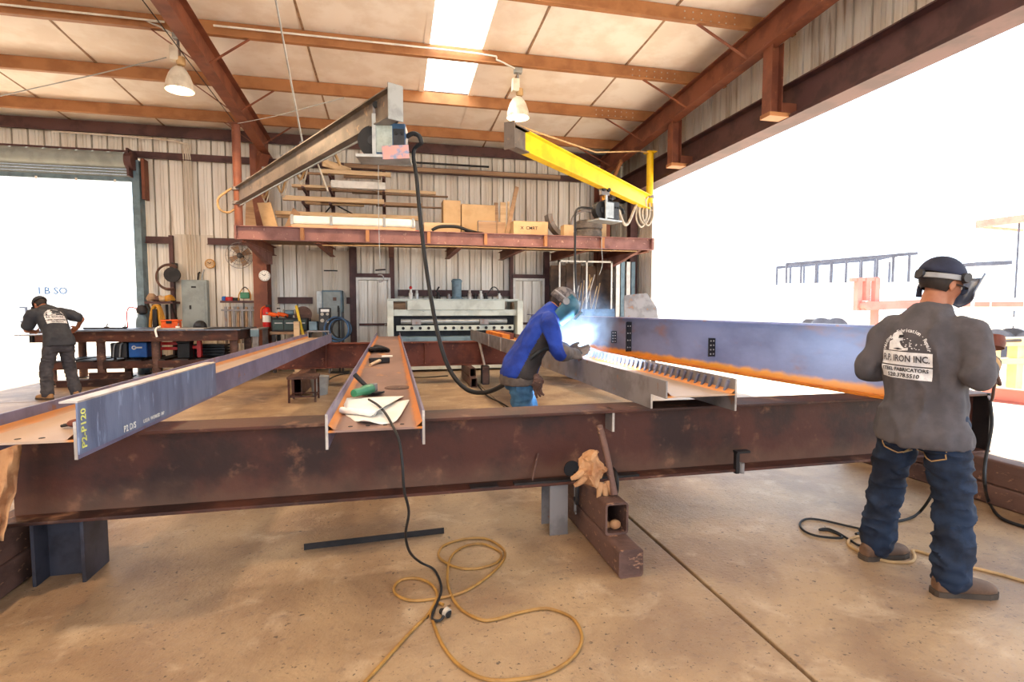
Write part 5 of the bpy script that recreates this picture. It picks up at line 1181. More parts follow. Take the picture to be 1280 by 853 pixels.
x = at(513.5, 372, y=12.7).x; B().ell((x, 12.7, 1.92), 0.035, 0.035, 0.04, 12, 8).obj('warning_beacon', 'red', sm, smooth=True)
b = B(); b.tube([(at(610, 372, y=12.75).x, 12.75, 1.8), (at(616, 372, y=12.75).x, 12.75, 1.95), (at(622, 372, y=12.75).x, 12.75, 1.9), (at(625, 372, y=12.75).x, 12.75, 1.7)], 0.012, 8, 5); b.obj('hydraulic_line', 'black', sm, smooth=True)
b = B(); b.tube([(at(545, 372, y=12.75).x, 12.75, 1.82), (at(549, 372, y=12.75).x, 12.75, 1.95)], 0.02, 8, 1); b.obj('lever', 'black_steel', sm)

# ---- frame rack with rods near the end wall, welding screens
rk2 = thing('rod_rack', (at(730, 395, y=12.6).x, 12.7, 0), 'white square tube rack holding rods near the open end wall', 'rack')
fx0, fx1, fz = at(699, 325, y=12.5).x, at(766, 325, y=12.5).x, at(730, 326, y=12.5).z
for x in (fx0, fx0+(fx1-fx0)*0.27, fx0+(fx1-fx0)*0.5, fx1-0.04): B().box(x, x+0.035, 12.5, 12.535, 0, fz).obj('post', 'white', rk2)
for z in (fz, 1.05): B().box(fx0, fx1, 12.5, 12.54, z-0.04, z).obj('rail', 'white', rk2)
B().box(fx0, fx1, 12.5, 13.1, 0.5, 0.54).obj('tray', 'machine_blue', rk2)
for k in range(9):
    x = fx0+0.25+0.09*k; x2 = fx0+0.55+0.07*((k*5) % 9)
    tag(B().cyl((x, 12.75, 0.55), (x2, 12.62, 2.0+0.07*((k*3) % 5)), 0.014, n=6).obj('steel_rod', 'cable_tan' if k % 3 else 'steel_cut', org=(x, 12.75, 0.55)), 'thin rod leaning in the white rack, number %s from the left' % ['one', 'two', 'three', 'four', 'five', 'six', 'seven', 'eight', 'nine'][k], 'rod', 'rods in the white rack')
c = at(750, 385, y=12.3); tag(B().box(c.x-0.45, c.x+0.35, 12.2, 12.45, 1.0, 1.42).obj('parts_bin', 'feeder_blue', bevel=0.012, org=(c.x, 12.3, 1.0)), 'blue parts bin in front of the white rod rack', 'bin')
t = thing('bin_stand', (c.x, 12.32, 0), 'plain steel stand carrying the blue parts bin', 'stand'); B().box(c.x-0.5, c.x+0.4, 12.15, 12.48, 0.96, 1.0).obj('stand_top', 'steel', t)
for sx in (-0.46, 0.36):
    for y in (12.18, 12.45): B().box(c.x+sx-0.02, c.x+sx+0.02, y-0.02, y+0.02, 0, 0.96).obj('leg', 'steel', t)
for k, (u, m) in enumerate(((772, 'white'), (778, 'machine_blue'), (785, 'white'), (791, 'machine_blue'))):
    x = at(u, 360, y=12.7).x; tag(B().box(x-0.05, x+0.05, 12.68, 12.72, 0, 2.62).obj('upright_channel', m, org=(x, 12.7, 0)), 'tall %s channel standing at the open end wall, %s from the left' % ('white' if m == 'white' else 'blue grey', ['first', 'second', 'third', 'fourth'][k]), 'channel', 'channels stored at the end wall')
M['soot'] = mat('sooty_board', (96, 74, 58), (58, 46, 40), 2, 0.8)
x0, x1 = at(688, 330, y=13.3).x, at(764, 330, y=13.3).x
bk = thing('backing_board', ((x0+x1)/2, 13.3, 0), 'sooty brown board standing behind the white rod rack', 'board')
for k in range(4):
    w = (x1-x0)/4; B().box(x0+k*w+0.01, x0+(k+1)*w-0.01, 13.3, 13.33, 0.02, 2.55+0.06*(k % 2)).obj('plank', 'soot', bk)
B().box(x0, x1, 13.331, 13.37, 1.2, 1.3).obj('batten', 'wood_dark', bk)
# tilted steel sheet standing by the opening
pts = [(781, 398), (787, 369), (816, 366), (826, 384), (826, 398)]; y = 9.6
c = [at(u, v, y=y) for u, v in pts]; c[0].z = 0.9; c[4].z = 0.9
t = thing('scrap_plate', (c[2].x, y, 0), 'grey angular steel plate guard standing at the open end wall', 'steel plate')
n = len(c); vs = [Vector((p_.x, p_.y+(p_.z-0.9)*0.3, p_.z)) for p_ in c]; vs2 = [v+Vector((0, 0.015, 0)) for v in vs]
B().add(vs+vs2, [tuple(range(n)), tuple(range(2*n-1, n-1, -1))]+[(i, (i+1) % n, (i+1) % n+n, i+n) for i in range(n)]).obj('plate', 'steel', t)
for x in (c[0].x+0.1, c[4].x-0.15): B().box(x, x+0.06, y+0.02, y+0.08, 0, 0.98).obj('leg', 'black_steel', t)
# ================================================================ left work table, stool, yard
ZTB = 1.03
tx0, tx1 = at(32, 414, y=11.5).x, at(300, 411, y=11.5).x
tbl = thing('welding_table', ((tx0+tx1)/2, 12.2, 0), 'long heavy steel welding table with plate top beside the big door', 'table')
B().box(tx0, tx1, 11.5, 12.85, ZTB-0.025, ZTB).obj('plate_top', mat('table_plate', (112, 122, 136), (88, 92, 100), 3, 0.4, 0.5, c3=(150, 130, 110), s3=6), tbl)
for y in (11.52, 12.83): B().isec((tx0+0.05, y, ZTB-0.125), (tx1-0.05, y, ZTB-0.125), 0.2, 0.1, 0.012, 0.01).obj('side_rail', 'rust', tbl)
for x in (tx0+0.1, tx1-0.1): B().box(x-0.04, x+0.04, 11.57, 12.78, ZTB-0.22, ZTB-0.03).obj('end_rail', 'rust', tbl)
legx = [at(125, 445, y=11.6).x, at(194, 445, y=11.6).x, at(292, 445, y=11.6).x, tx0+0.3]
for x in legx:
    for y in (11.65, 12.7): B().cyl((x, y, 0.02), (x, y, ZTB-0.22), 0.075, n=14).obj('leg', 'tube', tbl, smooth=True); B().box(x-0.1, x+0.1, y-0.1, y+0.1, 0, 0.02).obj('foot_plate', 'black_steel', tbl)
for y in (11.65, 12.7): B().box(legx[3], legx[2], y-0.06, y+0.06, 0.28, 0.42).obj('lower_rail', 'rust', tbl)
for k in range(8):
    x = legx[3]+0.15+(legx[2]-legx[3]-0.3)*k/7; B().box(x-0.14, x+0.14, 11.6, 12.75, 0.42, 0.445).obj('shelf_slat', 'black_steel', tbl)
ZSH = 0.445
# second lower table piece to the right with grey top
x0, x1 = at(262, 411, y=13.0).x, at(337, 408, y=13.0).x
t2 = thing('side_table', ((x0+x1)/2, 13.05, 0), 'lower grey steel side table joined behind the welding table', 'table')
x1 -= 0.3; B().box(tx1+0.02, x1+0.25, 12.2, 13.2, 0.98, 1.01).obj('plate_top', 'galv', t2); B().box(tx1+0.02, x1+0.25, 12.2, 12.24, 0.84, 0.98).obj('apron', 'machine_blue', t2)
for x in (tx1+0.08, x1+0.2):
    for y in (12.26, 13.14): B().box(x-0.03, x+0.03, y-0.03, y+0.03, 0, 0.98).obj('leg', 'steel', t2)
B().box(tx1+0.05, x1+0.22, 12.25, 13.15, 0.5, 0.53).obj('shelf', 'black_steel', t2)
# sheets, hoses and tools on the table
for k, (u0, u1, y0, y1, m, lab) in enumerate(((105, 165, 11.7, 12.5, 'plate_blue', 'blue sheet lying on the left part of the welding table'), (190, 255, 11.62, 12.1, 'steel_cut', 'bright steel sheet lying in the middle of the welding table'), (258, 296, 11.7, 12.4, 'black_steel', 'dark steel sheet lying on the right end of the welding table'))):
    xa, xb = at(u0, 412, y=y0).x, at(u1, 412, y=y0).x
    tag(B().box(xa, xb, y0, y1, ZTB+0.001, ZTB+0.013).obj('steel_sheet', m, org=((xa+xb)/2, y0, ZTB)), lab, 'sheet', 'sheets on the welding table')
pts = [at(u, v, y=11.62) for u, v in ((104, 408), (112, 411), (122, 412.5), (134, 411), (148, 412), (158, 410))]
for p_ in pts: p_.z = ZTB+0.032
tag(B().tube(pts, 0.014, 8, 5).obj('hose', 'black', smooth=True), 'black hose lying along the front of the welding table', 'hose')
x = at(250, 405, y=12.2).x; t = thing('welding_helmet', (x, 12.2, ZTB+0.001), 'black welding helmet lying on the welding table', 'helmet')
b = B(); b.ell((x, 12.2, ZTB+0.02), 0.13, 0.11, 0.14, 18, 12); b.v = [Vector((v.x, v.y, max(v.z, ZTB+0.002))) for v in b.v]; b.obj('shell', 'black', t, smooth=True); B().box(x-0.05, x+0.05, 12.075, 12.095, ZTB+0.05, ZTB+0.10).obj('lens', 'dark_plastic', t)
x = at(202, 404, y=11.9).x; b = B(); b.tube([(x-0.05, 11.9, ZTB+0.03), (x, 11.8, ZTB+0.05), (x+0.03, 11.6, ZTB+0.03), (x+0.05, 11.47, ZTB-0.02), (x+0.08, 11.45, ZTB-0.14)], 0.018, 8, 5); tag(b.obj('white_strap', 'paper', smooth=True), 'white rag strip hanging over the edge of the welding table', 'rag')
for k, u in enumerate((133, 156, 222)):
    x = at(u, 404, y=12).x; t = thing('spring_clamp', (x, 12.0, ZTB+0.013), ['small dark clamp on the blue sheet', 'second small clamp near the blue sheet edge', 'small pale clamp beside the bright sheet'][k], 'clamp', 'clamps on the welding table')
    B().box(x-0.03, x+0.03, 11.97, 12.03, ZTB+0.014, ZTB+0.05).obj('jaw', 'black_steel' if k < 2 else 'white', t); B().cyl((x, 12, ZTB+0.05), (x+0.02, 12, ZTB+0.11), 0.01, n=8).obj('screw', 'steel', t)
# machines on the lower shelf
def shelf_machine(name, u0, u1, v0, m, label, text=False):
    a, b_ = at(u0, v0, y=11.75), at(u1, v0, y=11.75); t = thing(name, ((a.x+b_.x)/2, 12.0, ZSH), label, 'welding machine')
    B().box(a.x, b_.x, 11.75, 12.3, ZSH+0.03, a.z).obj('case', m, t, bevel=0.02)
    for x in (a.x+0.05, b_.x-0.05):
        for y in (11.82, 12.22): B().cyl((x, y, ZSH), (x, y, ZSH+0.03), 0.025, n=10).obj('foot', 'black', t)
    B().tube([(a.x+0.06, 12.0, a.z-0.01), (a.x+0.08, 12.0, a.z+0.05), (b_.x-0.08, 12.0, a.z+0.05), (b_.x-0.06, 12.0, a.z-0.01)], 0.012, 8, 3).obj('handle', 'black', t, smooth=True)
    return t, a, b_
t, a, b_ = shelf_machine('welding_machine', 160, 183, 428.5, 'blue', 'bright blue welding machine on the shelf under the welding table')
B().torus((a.x+0.10, 11.745, a.z-0.10), 0.03, 0.012, (0,1,0), 18, 6).obj('emblem', 'white', t); B().box(a.x+0.14, a.x+0.24, 11.742, 11.75, a.z-0.115, a.z-0.085).obj('emblem_bar', 'white', t)
t, a, b_ = shelf_machine('welding_machine', 137, 158, 429, 'dark_plastic', 'black welding machine with chrome frame left of the blue one')
for u in (141, 149): x = at(u, 435, y=11.72).x; B().tube([(x, 11.72, ZSH+0.05), (x+0.03, 11.71, a.z-0.05), (x+0.06, 11.74, a.z)], 0.014, 8, 4).obj('frame_tube', 'galv', t, smooth=True)
for k, (u, v0, lab) in enumerate(((212, 426, 'left red steel jack stand under the welding table'), (243, 426, 'right red steel jack stand under the welding table'))):
    x = at(u, 440, y=12.0).x; t = thing('jack_stand', (x, 12.0, ZSH), lab, 'jack stand', 'red jack stands')
    for sx in (-0.2, 0.2) if k == 0 else (-0.06, 0.1): B().box(x+sx-0.035, x+sx+0.035, 11.95, 12.05, ZSH, 0.80).obj('post', 'red', t)
    for z in (0.60, 0.70) if k == 0 else (0.62,): B().box(x-0.22 if k == 0 else x-0.2, x+0.22 if k == 0 else x+0.14, 11.96, 12.04, z, z+0.06).obj('cross_bar', 'red', t)
x = at(232, 440, y=11.9).x; t = thing('toolbox', (x, 11.9, ZSH), 'black tool box between the red jack stands', 'toolbox'); B().box(x-0.11, x+0.11, 11.78, 12.02, ZSH, ZSH+0.3).obj('box_body', 'black', t, bevel=0.015); B().box(x-0.12, x+0.12, 11.77, 12.03, ZSH+0.3, ZSH+0.34).obj('lid', 'black', t, bevel=0.01); B().cyl((x-0.05, 11.9, ZSH+0.37), (x+0.05, 11.9, ZSH+0.37), 0.012, n=8).obj('handle', 'steel', t)
x = at(262, 436, y=12.5).x; t = thing('grating_stack', (x, 12.5, ZSH), 'dark stack of grating under the right end of the welding table', 'grating')
for k in range(4): B().box(x-0.35, x+0.35, 12.3, 12.7, ZSH+0.06*k, ZSH+0.06*k+0.045).obj('layer', 'black_steel', t)
# timbers piled in front of the table
xa, xb = at(112, 450, y=11.3).x, at(150, 450, y=11.3).x
for k, (y, z, xa_, xb_, m) in enumerate(((11.2, 0.0, xa-0.5, at(230, 460, y=11.2).x, 'rust'), (11.32, 0.0, xa-0.3, at(225, 455, y=11.3).x, 'black_steel'), (11.25, 0.13, xa, xb+0.2, 'rust'))):
    tag(B().isec((xa_, y, z+0.06), (xb_, y, z+0.06), 0.12, 0.1, 0.01, 0.008).obj('short_beam', m, org=(xa_, y, z)), ['long rusty beam lying on the floor before the welding table', 'dark beam lying behind the rusty one before the welding table', 'short rusty beam resting on top of the two floor beams'][k], 'beam', 'loose beams before the welding table')

# ---- little steel stool, bucket
sx, sy = -1.36, 8.78; t = thing('steel_stool', (sx, sy, 0), 'small square steel stool standing on the floor under the middle', 'stool')
for dx in (-0.19, 0.19):
    for dy in (-0.19, 0.19): B().box(sx+dx-0.014, sx+dx+0.014, sy+dy-0.014, sy+dy+0.014, 0, 0.36).obj('leg', 'rust', t)
B().box(sx-0.215, sx+0.215, sy-0.215, sy+0.215, 0.36, 0.40).obj('seat', 'tube', t, bevel=0.004)
for dx, dy in ((0, -0.19), (0, 0.19)): B().box(sx-0.19, sx+0.19, sy+dy-0.01, sy+dy+0.01, 0.08, 0.10).obj('stretcher', 'rust', t)
for dx in (-0.19, 0.19): B().box(sx+dx-0.01, sx+dx+0.01, sy-0.19, sy+0.19, 0.08, 0.10).obj('stretcher', 'rust', t)
c = at(385, 492, z=0.0); c = Vector((-1.20, 9.35, 0)); t = thing('bucket', c, 'grey metal bucket on the floor behind the steel stool', 'bucket')
B().lathe([(0.0, 0.0), (0.12, 0.0), (0.15, 0.30), (0.155, 0.31), (0.145, 0.30), (0.115, 0.01), (0.0, 0.01)], c, (0,0,1), 22).obj('pail', 'galv', t, smooth=True)
b = B(); b.torus(c+Vector((0, 0, 0.30)), 0.15, 0.006, (0, 1, 0.4), 20, 6, 0, pi); b.obj('bail', 'steel', t, smooth=True)
# cables on the floor at the back
tag(B().tube(floor_pts([(395, 486), (420, 470), (450, 466), (470, 468), (520, 472), (560, 470)], 0.012), 0.012, 8, 6).obj('floor_cable', 'black', smooth=True), 'dark cable lying across the floor behind the middle beam', 'cable')
tag(B().tube(floor_pts([(596, 480), (604, 490), (612, 497), (625, 503), (640, 512)], 0.012), 0.012, 8, 6).obj('floor_cable', 'black', smooth=True), 'dark cable on the floor left of the welder', 'cable')
for k, (u, v) in enumerate(((290, 478), (298, 472))):   # trestle feet below the left beam
    c = at(u, v, z=0); t = thing('screw_jack', c, ['near small dark jack under the left beam', 'far small dark jack under the left beam'][k], 'jack', 'jacks under the left beam')
    B().lathe([(0.0, 0.0), (0.12, 0.0), (0.12, 0.015), (0.05, 0.03), (0.035, 0.05)], c, (0,0,1), 16).obj('base', 'black_steel', t, smooth=True); B().cyl(c+Vector((0,0,0.03)), c+Vector((0,0,0.30)), 0.025, n=10).obj('screw', 'black_steel', t); B().box(c.x-0.07, c.x+0.07, c.y-0.05, c.y+0.05, 0.30, 0.34).obj('head', 'black_steel', t)

# ================================================================ the yard outside
M['yard_white'] = mat('yard_white', (232, 232, 232), (216, 216, 216), 2, 0.5)
M['yard_red'] = mat('yard_red', (198, 124, 114), (186, 112, 102), 2, 0.6)  # washed-out yard paint: outdoor overexposure is put into the colour
M['yard_grey'] = mat('yard_grey', (84, 87, 100), (70, 72, 84), 2, 0.6)
M['yard_salmon'] = mat('yard_salmon', (206, 140, 124), (190, 122, 108), 2, 0.6)
def yd(u, v, d): return at(u, v, d=d)
GZ = -0.13
# flatbed truck with stake rails
D = 26.0
p, q = yd(976, 344, D+1.5), yd(1136, 338, D); L_ = (q-p); L_.z = 0; ln = L_.length; dx = L_.normalized(); dn = Vector((-dx.y, dx.x, 0))
tr = thing('flatbed_trailer', (p.x, p.y, GZ), 'pale flatbed trailer with tall stake rails parked in the yard', 'trailer')
zd, zr0 = 2.55, 3.55
def alongt(f, z, off=0): return Vector((p.x, p.y, 0))+dx*(ln*f)+dn*off+Vector((0,0,z))
B().bar(alongt(0, zd), alongt(1.25, zd), 2.3, 0.22).obj('deck', 'yard_white', tr)
for off in (-1.1, 1.1):
    B().bar(alongt(0, zr0+0.05, off), alongt(0.98, zr0+0.45, off), 0.07, 0.14).obj('top_rail', 'yard_grey', tr)
    for k in range(9):
        f = 0.005+k*0.115; B().bar(alongt(f, zd+0.1, off), alongt(f, zr0+0.08+0.4*f, off), 0.09, 0.09, up=dx).obj('stake', 'yard_grey', tr)
B().bar(alongt(0.82, zr0+0.25, 0), alongt(0.98, zr0+0.3, 0), 2.2, 0.1).obj('cross_panel', 'yard_white', tr)
for f in (0.3, 0.42, 0.95, 1.05):
    for off in (-0.9, 0.9): c = alongt(f, 0.45, off); B().cyl(c-dn*0.15, c+dn*0.15, 0.5, n=20).obj('wheel', 'yard_grey', tr, smooth=True)
for f in (0.02, 0.6, 1.2): B().bar(alongt(f, 0.9, -0.6), alongt(f, 2.45, -0.6), 0.12, 0.12, up=dx).obj('landing_leg', 'yard_white', tr)
B().bar(alongt(0.0, 1.0), alongt(1.25, 1.0), 0.8, 0.25).obj('chassis', 'yard_white', tr)
# red lifting frame
lf = thing('red_frame', yd(1082, 395, 20), 'washed-out red steel lifting frame standing in the yard', 'frame'); lf.location.z = GZ; ORG[lf.name] = lf.location.copy()
for u in (1073, 1083.5, 1095):
    a = yd(u, 348, 20); B().box(a.x-0.10, a.x+0.10, a.y-0.1, a.y+0.1, GZ if u > 1090 else 1.35, a.z).obj('post', 'yard_red', lf)
a, b_ = yd(1063, 350, 20), yd(1098, 349, 20); B().bar(a, b_, 0.15, 0.14).obj('top_bar', 'yard_red', lf)
a, b_ = yd(1075, 383, 20), yd(1152, 380, 20); B().bar(a, b_, 0.4, 0.32).obj('boom', 'yard_red', lf)
a = yd(1079, 382, 20); B().cyl(a+Vector((0,-0.25,0)), a+Vector((0,0.25,0)), 0.18, n=16).obj('pivot', 'yard_red', lf)
a = yd(1140, 390, 20); B().box(a.x-0.1, a.x+0.1, a.y-0.1, a.y+0.1, GZ, 1.5).obj('post', 'yard_red', lf)
# long pale truck bed at the right with red markers
tk = thing('flatbed_truck', yd(1250, 395, 16), 'pale flatbed truck with red side markers behind the grey worker', 'truck'); tk.location.z = GZ; ORG[tk.name] = tk.location.copy()
a, b_ = yd(1195, 378, 17), yd(1330, 372, 15); a.z = b_.z = 1.55; B().bar(a, b_, 2.0, 0.35).obj('bed', 'yard_white', tk)
dd_ = (b_-a).normalized(); nn = Vector((-dd_.y, dd_.x, 0))
for f in (0.12, 0.30, 0.46, 0.6, 0.75): c = a.lerp(b_, f)-nn*1.01; B().bar(c, c+dd_*0.34, 0.02, 0.14).obj('marker', 'yard_red', tk)
for f in (0.15, 0.5, 0.85):
    for s_ in (-0.85, 0.85): c = a.lerp(b_, f)+nn*s_; c.z = 0.35; B().cyl(c-nn*0.15, c+nn*0.15, 0.48, n=20).obj('wheel', 'yard_grey', tk, smooth=True)
B().bar(a+Vector((0,0,-0.5)), b_+Vector((0,0,-0.5)), 0.9, 0.25).obj('chassis', 'yard_white', tk)
a2, b2 = yd(1212, 331, 17), yd(1256, 329, 17); B().bar(a2, b2, 0.5, 0.12).obj('head_rack', 'yard_grey', tk)
for f in (0.1, 0.9): c = a2.lerp(b2, f); B().box(c.x-0.05, c.x+0.05, c.y-0.05, c.y+0.05, 1.7, c.z).obj('rack_post', 'yard_white', tk)
# canopy on posts
cp = thing('canopy', yd(1300, 400, 24), 'salmon edged canopy roof on thin posts at the right edge of the yard', 'canopy'); cp.location.z = GZ; ORG[cp.name] = cp.location.copy()
a, b_ = yd(1225, 281, 24), yd(1345, 287, 21)
dd_ = (b_-a); dd_.z = 0; dd_.normalize(); nn = Vector((-dd_.y, dd_.x, 0)); zc = 5.2
a.z = b_.z = zc
B().bar(a+nn*1.5, b_+nn*1.5, 3.4, 0.10).obj('roof_sheet', 'yard_white', cp)
B().bar(a-nn*0.2, b_-nn*0.2, 0.12, 0.32).obj('fascia', 'yard_salmon', cp); B().bar(a-nn*0.2, a+nn*3.2, 0.12, 0.32).obj('fascia', 'yard_salmon', cp)
for f in (0.44, 0.95): c = a.lerp(b_, f); B().cyl((c.x, c.y, GZ), (c.x, c.y, zc), 0.035, n=10).obj('post', 'yard_grey', cp)
# yellow pallet forks machine, red beam on the ground
ym = thing('yellow_frame', yd(1262, 470, 9.5), 'washed-out yellow steel frame on the ground right of the grey worker', 'frame'); ym.location.z = GZ; ORG[ym.name] = ym.location.copy()
M['yard_yellow'] = mat('yard_yellow', (226, 204, 150), (212, 186, 130), 2, 0.6)  # yellow paled in the colour for the glare outside
a, b_ = yd(1232, 428, 9.5), yd(1310, 426, 9.3); B().bar(a, b_, 0.25, 0.14).obj('top_bar', 'yard_yellow', ym)
for f in (0.12, 0.5, 0.9): c = a.lerp(b_, f); B().box(c.x-0.08, c.x+0.08, c.y-0.08, c.y+0.08, GZ, c.z).obj('post', 'yard_yellow', ym)
a, b_ = yd(1234, 452, 9.5), yd(1310, 450, 9.3); B().bar(a, b_, 0.18, 0.10).obj('lower_bar', 'yard_yellow', ym)
a, b_ = at(1228, 500, z=GZ), at(1330, 512, z=GZ); tag(B().isec((a.x, a.y, GZ+0.12), (b_.x, b_.y, GZ+0.12), 0.24, 0.18, 0.015, 0.012).obj('yard_beam', 'yard_red', org=(a.x, a.y, GZ)), 'washed-out red beam lying on the ground outside the open end', 'beam')
# beyond the roll-up door: white building with a lettered sign
bl = thing('white_building', at(40, 400, y=40), 'white building with a lettered sign seen through the roll up door', 'building'); bl.location.z = GZ; ORG[bl.name] = bl.location.copy()
a, b_ = at(-60, 300, y=40), at(140, 300, y=40)
B().box(a.x, b_.x, 40, 46, GZ, 6.0).obj('facade', 'yard_white', bl)
w0, w1 = at(22, 384, y=39.9), at(34, 403, y=39.9); wn = B().box(w0.x, w1.x, 39.9, 39.98, w1.z, w0.z).obj('window', 'yard_grey', bl); B().box(w0.x+0.08, w1.x-0.08, 39.86, 39.9, w1.z+0.08, w0.z-0.08).obj('pane', 'yard_white', wn)
c = at(66, 364, y=39.9); s_ = B().box(c.x-1.0, c.x+1.0, 39.92, 39.98, c.z-0.35, c.z+0.45).obj('sign', 'yard_white', bl)
writing('I B SO', 0.62, (c.x, 39.91, c.z), (1,0,0), (0,0,1), 'feeder_blue', s_, bold=0.01, off=0.004)
pl_ = at(17, 300, y=30); tag(B().cyl((pl_.x, 30, GZ), (pl_.x, 30, pl_.z), 0.06, n=10).obj('light_pole', 'yard_white', org=(pl_.x, 30, GZ)), 'thin pale pole outside the roll up door', 'pole')
# ================================================================ people
M['skin'] = mat('skin_tan', (176, 118, 88), (160, 102, 76), 6, 0.5)
M['hair'] = mat('dark_hair', (44, 34, 30), (30, 24, 22), 30, 0.6)
M['grey_shirt'] = mat('grey_shirt', (86, 82, 86), (72, 69, 73), 5, 0.9, bump=0.1, bscale=120)
M['denim'] = mat('dark_denim', (26, 42, 66), (16, 26, 44), 7, 0.85, bump=0.12, bscale=160, c3=(44, 64, 92), s3=4, lo3=0.6, hi3=0.8)
M['denim_light'] = mat('light_denim', (62, 104, 138), (44, 80, 112), 8, 0.85, bump=0.12, bscale=160)
M['boot'] = mat('boot_leather', (112, 84, 64), (88, 66, 52), 7, 0.7, bump=0.1)
M['boot_tan'] = mat('boot_tan', (166, 126, 84), (140, 102, 66), 7, 0.7)
M['sole'] = mat('boot_sole', (74, 62, 52), (60, 50, 42), 7, 0.8)
M['navy'] = mat('navy_cap', (40, 44, 66), (30, 33, 50), 7, 0.8)
M['jacket_blue'] = mat('jacket_blue', (20, 56, 150), (14, 42, 122), 5, 0.75, bump=0.1, bscale=90)
M['jacket_dark'] = mat('jacket_dark', (58, 50, 48), (44, 38, 37), 5, 0.8, bump=0.1, bscale=90)
M['tee_dark'] = mat('dark_tee', (58, 60, 66), (46, 48, 54), 5, 0.9, bump=0.08)
M['pants_dark'] = mat('dark_trousers', (70, 68, 72), (54, 52, 56), 6, 0.9, bump=0.1)
M['glove_grey'] = mat('welding_glove', (104, 92, 84), (84, 74, 68), 8, 0.85, bump=0.1)
M['glove_tan'] = mat('leather_glove', (176, 138, 90), (150, 112, 70), 8, 0.8, bump=0.1)
M['band_grey'] = mat('headgear_grey', (150, 150, 152), (128, 128, 130), 6, 0.5)
M['camo'] = mat('patterned_cap', (120, 112, 110), (70, 64, 66), 22, 0.8)
M['print'] = mat('shirt_print', (226, 226, 228), (206, 206, 210), 30, 0.9)
M['lens'] = mat('teal_lens', (40, 96, 110), (30, 78, 92), 6, 0.15, spec=0.8)
M['visor'] = mat('smoke_visor', (92, 104, 128), (76, 86, 108), 6, 0.2, spec=0.7)

def loft(b, rings, n=22, sm=4):
    """rings: (centre, axis_x, axis_y, rx, ry) blended smoothly"""
    C = [Vector(r[0]) for r in rings]; P, _ = spline(C, sm, [0]*len(C))
    def sp(idx):
        return spline([Vector(r[idx]) if not isinstance(r[idx], (int, float)) else Vector((r[idx], 0, 0)) for r in rings], sm, [0]*len(rings))[0]
    AX, AY, RX, RY = sp(1), sp(2), sp(3), sp(4); vs = []; fs = []
    for p, ax, ay, rx, ry in zip(P, AX, AY, RX, RY):
        ax = ax.normalized(); ay = ay.normalized()
        for k in range(n):
            a = 2*pi*k/n; ca, sa = cos(a), sin(a)
            vs.append(p+ax*(rx.x*math.copysign(abs(ca)**0.85, ca))+ay*(ry.x*math.copysign(abs(sa)**0.85, sa)))
    m = len(P)
    for i in range(m-1): fs += [(i*n+k, (i+1)*n+k, (i+1)*n+(k+1) % n, i*n+(k+1) % n) for k in range(n)]
    fs += [tuple(range(n)), tuple(range(m*n-1, (m-1)*n-1, -1))]
    b.add(vs, fs)
def limb(b, pts, rs, n=16, sm=5):
    b.tube(pts, 0, n, sm, rs=rs); b.ell(pts[-1], rs[-1], rs[-1], rs[-1], 12, 8); b.ell(pts[0], rs[0], rs[0], rs[0], 12, 8)
def fuse(b, name, m, parent, voxel=0.011, smooth=2, wr=0.0, wscale=9.0, wdir=None, cuts=None):
    """weld overlapping volumes into one continuous surface, add cloth folds, link as a part"""
    me = bpy.data.meshes.new('tmp'); me.from_pydata([tuple(v) for v in b.v], [], b.f); me.update()
    bm = bmesh.new(); bm.from_mesh(me); bmesh.ops.recalc_face_normals(bm, faces=bm.faces); bm.to_mesh(me); bm.free()
    o = bpy.data.objects.new('tmp', me); COL.objects.link(o)
    r = o.modifiers.new('r', 'REMESH'); r.mode = 'VOXEL'; r.voxel_size = voxel
    s = o.modifiers.new('s', 'SMOOTH'); s.factor = 0.5; s.iterations = smooth*3
    me2 = bpy.data.meshes.new_from_object(o.evaluated_get(bpy.context.evaluated_depsgraph_get()))
    bpy.data.objects.remove(o); bpy.data.meshes.remove(me)
    if wr:
        me2.update(); nv = [v.normal.copy() for v in me2.vertices]
        for v, nn in zip(me2.vertices, nv):
            q = v.co.copy()
            if wdir is not None:
                q = Vector((q.x*wdir[0], q.y*wdir[1], q.z*wdir[2]))
            w = noise.noise(q*wscale)+0.5*noise.noise(q*wscale*2.3+Vector((5,1,2)))
            w = 1-abs(w)*2.2
            v.co += nn*(wr*max(w-0.25, -0.10))
    bb = B(); bb.v = [v.co.copy() for v in me2.vertices]; bb.f = [tuple(p.vertices) for p in me2.polygons]; bpy.data.meshes.remove(me2)
    return bb.obj(name, m, parent, smooth=True), bb
def head_shape(b, c, f, r, u, s=1.0):
    R = Matrix((r, f, u)).transposed()
    def e(x, y, z, a, bb, cc): b.ell(c+R@Vector((x, y, z))*s, a*s, bb*s, cc*s, 18, 12, R)
    e(0, -0.012, 0.035, 0.076, 0.098, 0.088); e(0, 0.03, -0.02, 0.066, 0.068, 0.085); e(0, 0.045, -0.075, 0.05, 0.05, 0.042)
    e(0, 0.10, -0.02, 0.014, 0.022, 0.022); e(0, 0.092, 0.004, 0.011, 0.016, 0.03); e(0, 0.083, 0.022, 0.052, 0.018, 0.013)
    e(0, 0.088, -0.056, 0.026, 0.013, 0.007); e(0, 0.086, -0.07, 0.023, 0.013, 0.008); e(0, 0.08, -0.10, 0.022, 0.02, 0.016)
    for sx in (-1, 1):
        e(sx*0.077, -0.008, -0.008, 0.010, 0.020, 0.033); e(sx*0.048, 0.055, -0.025, 0.02, 0.025, 0.022)
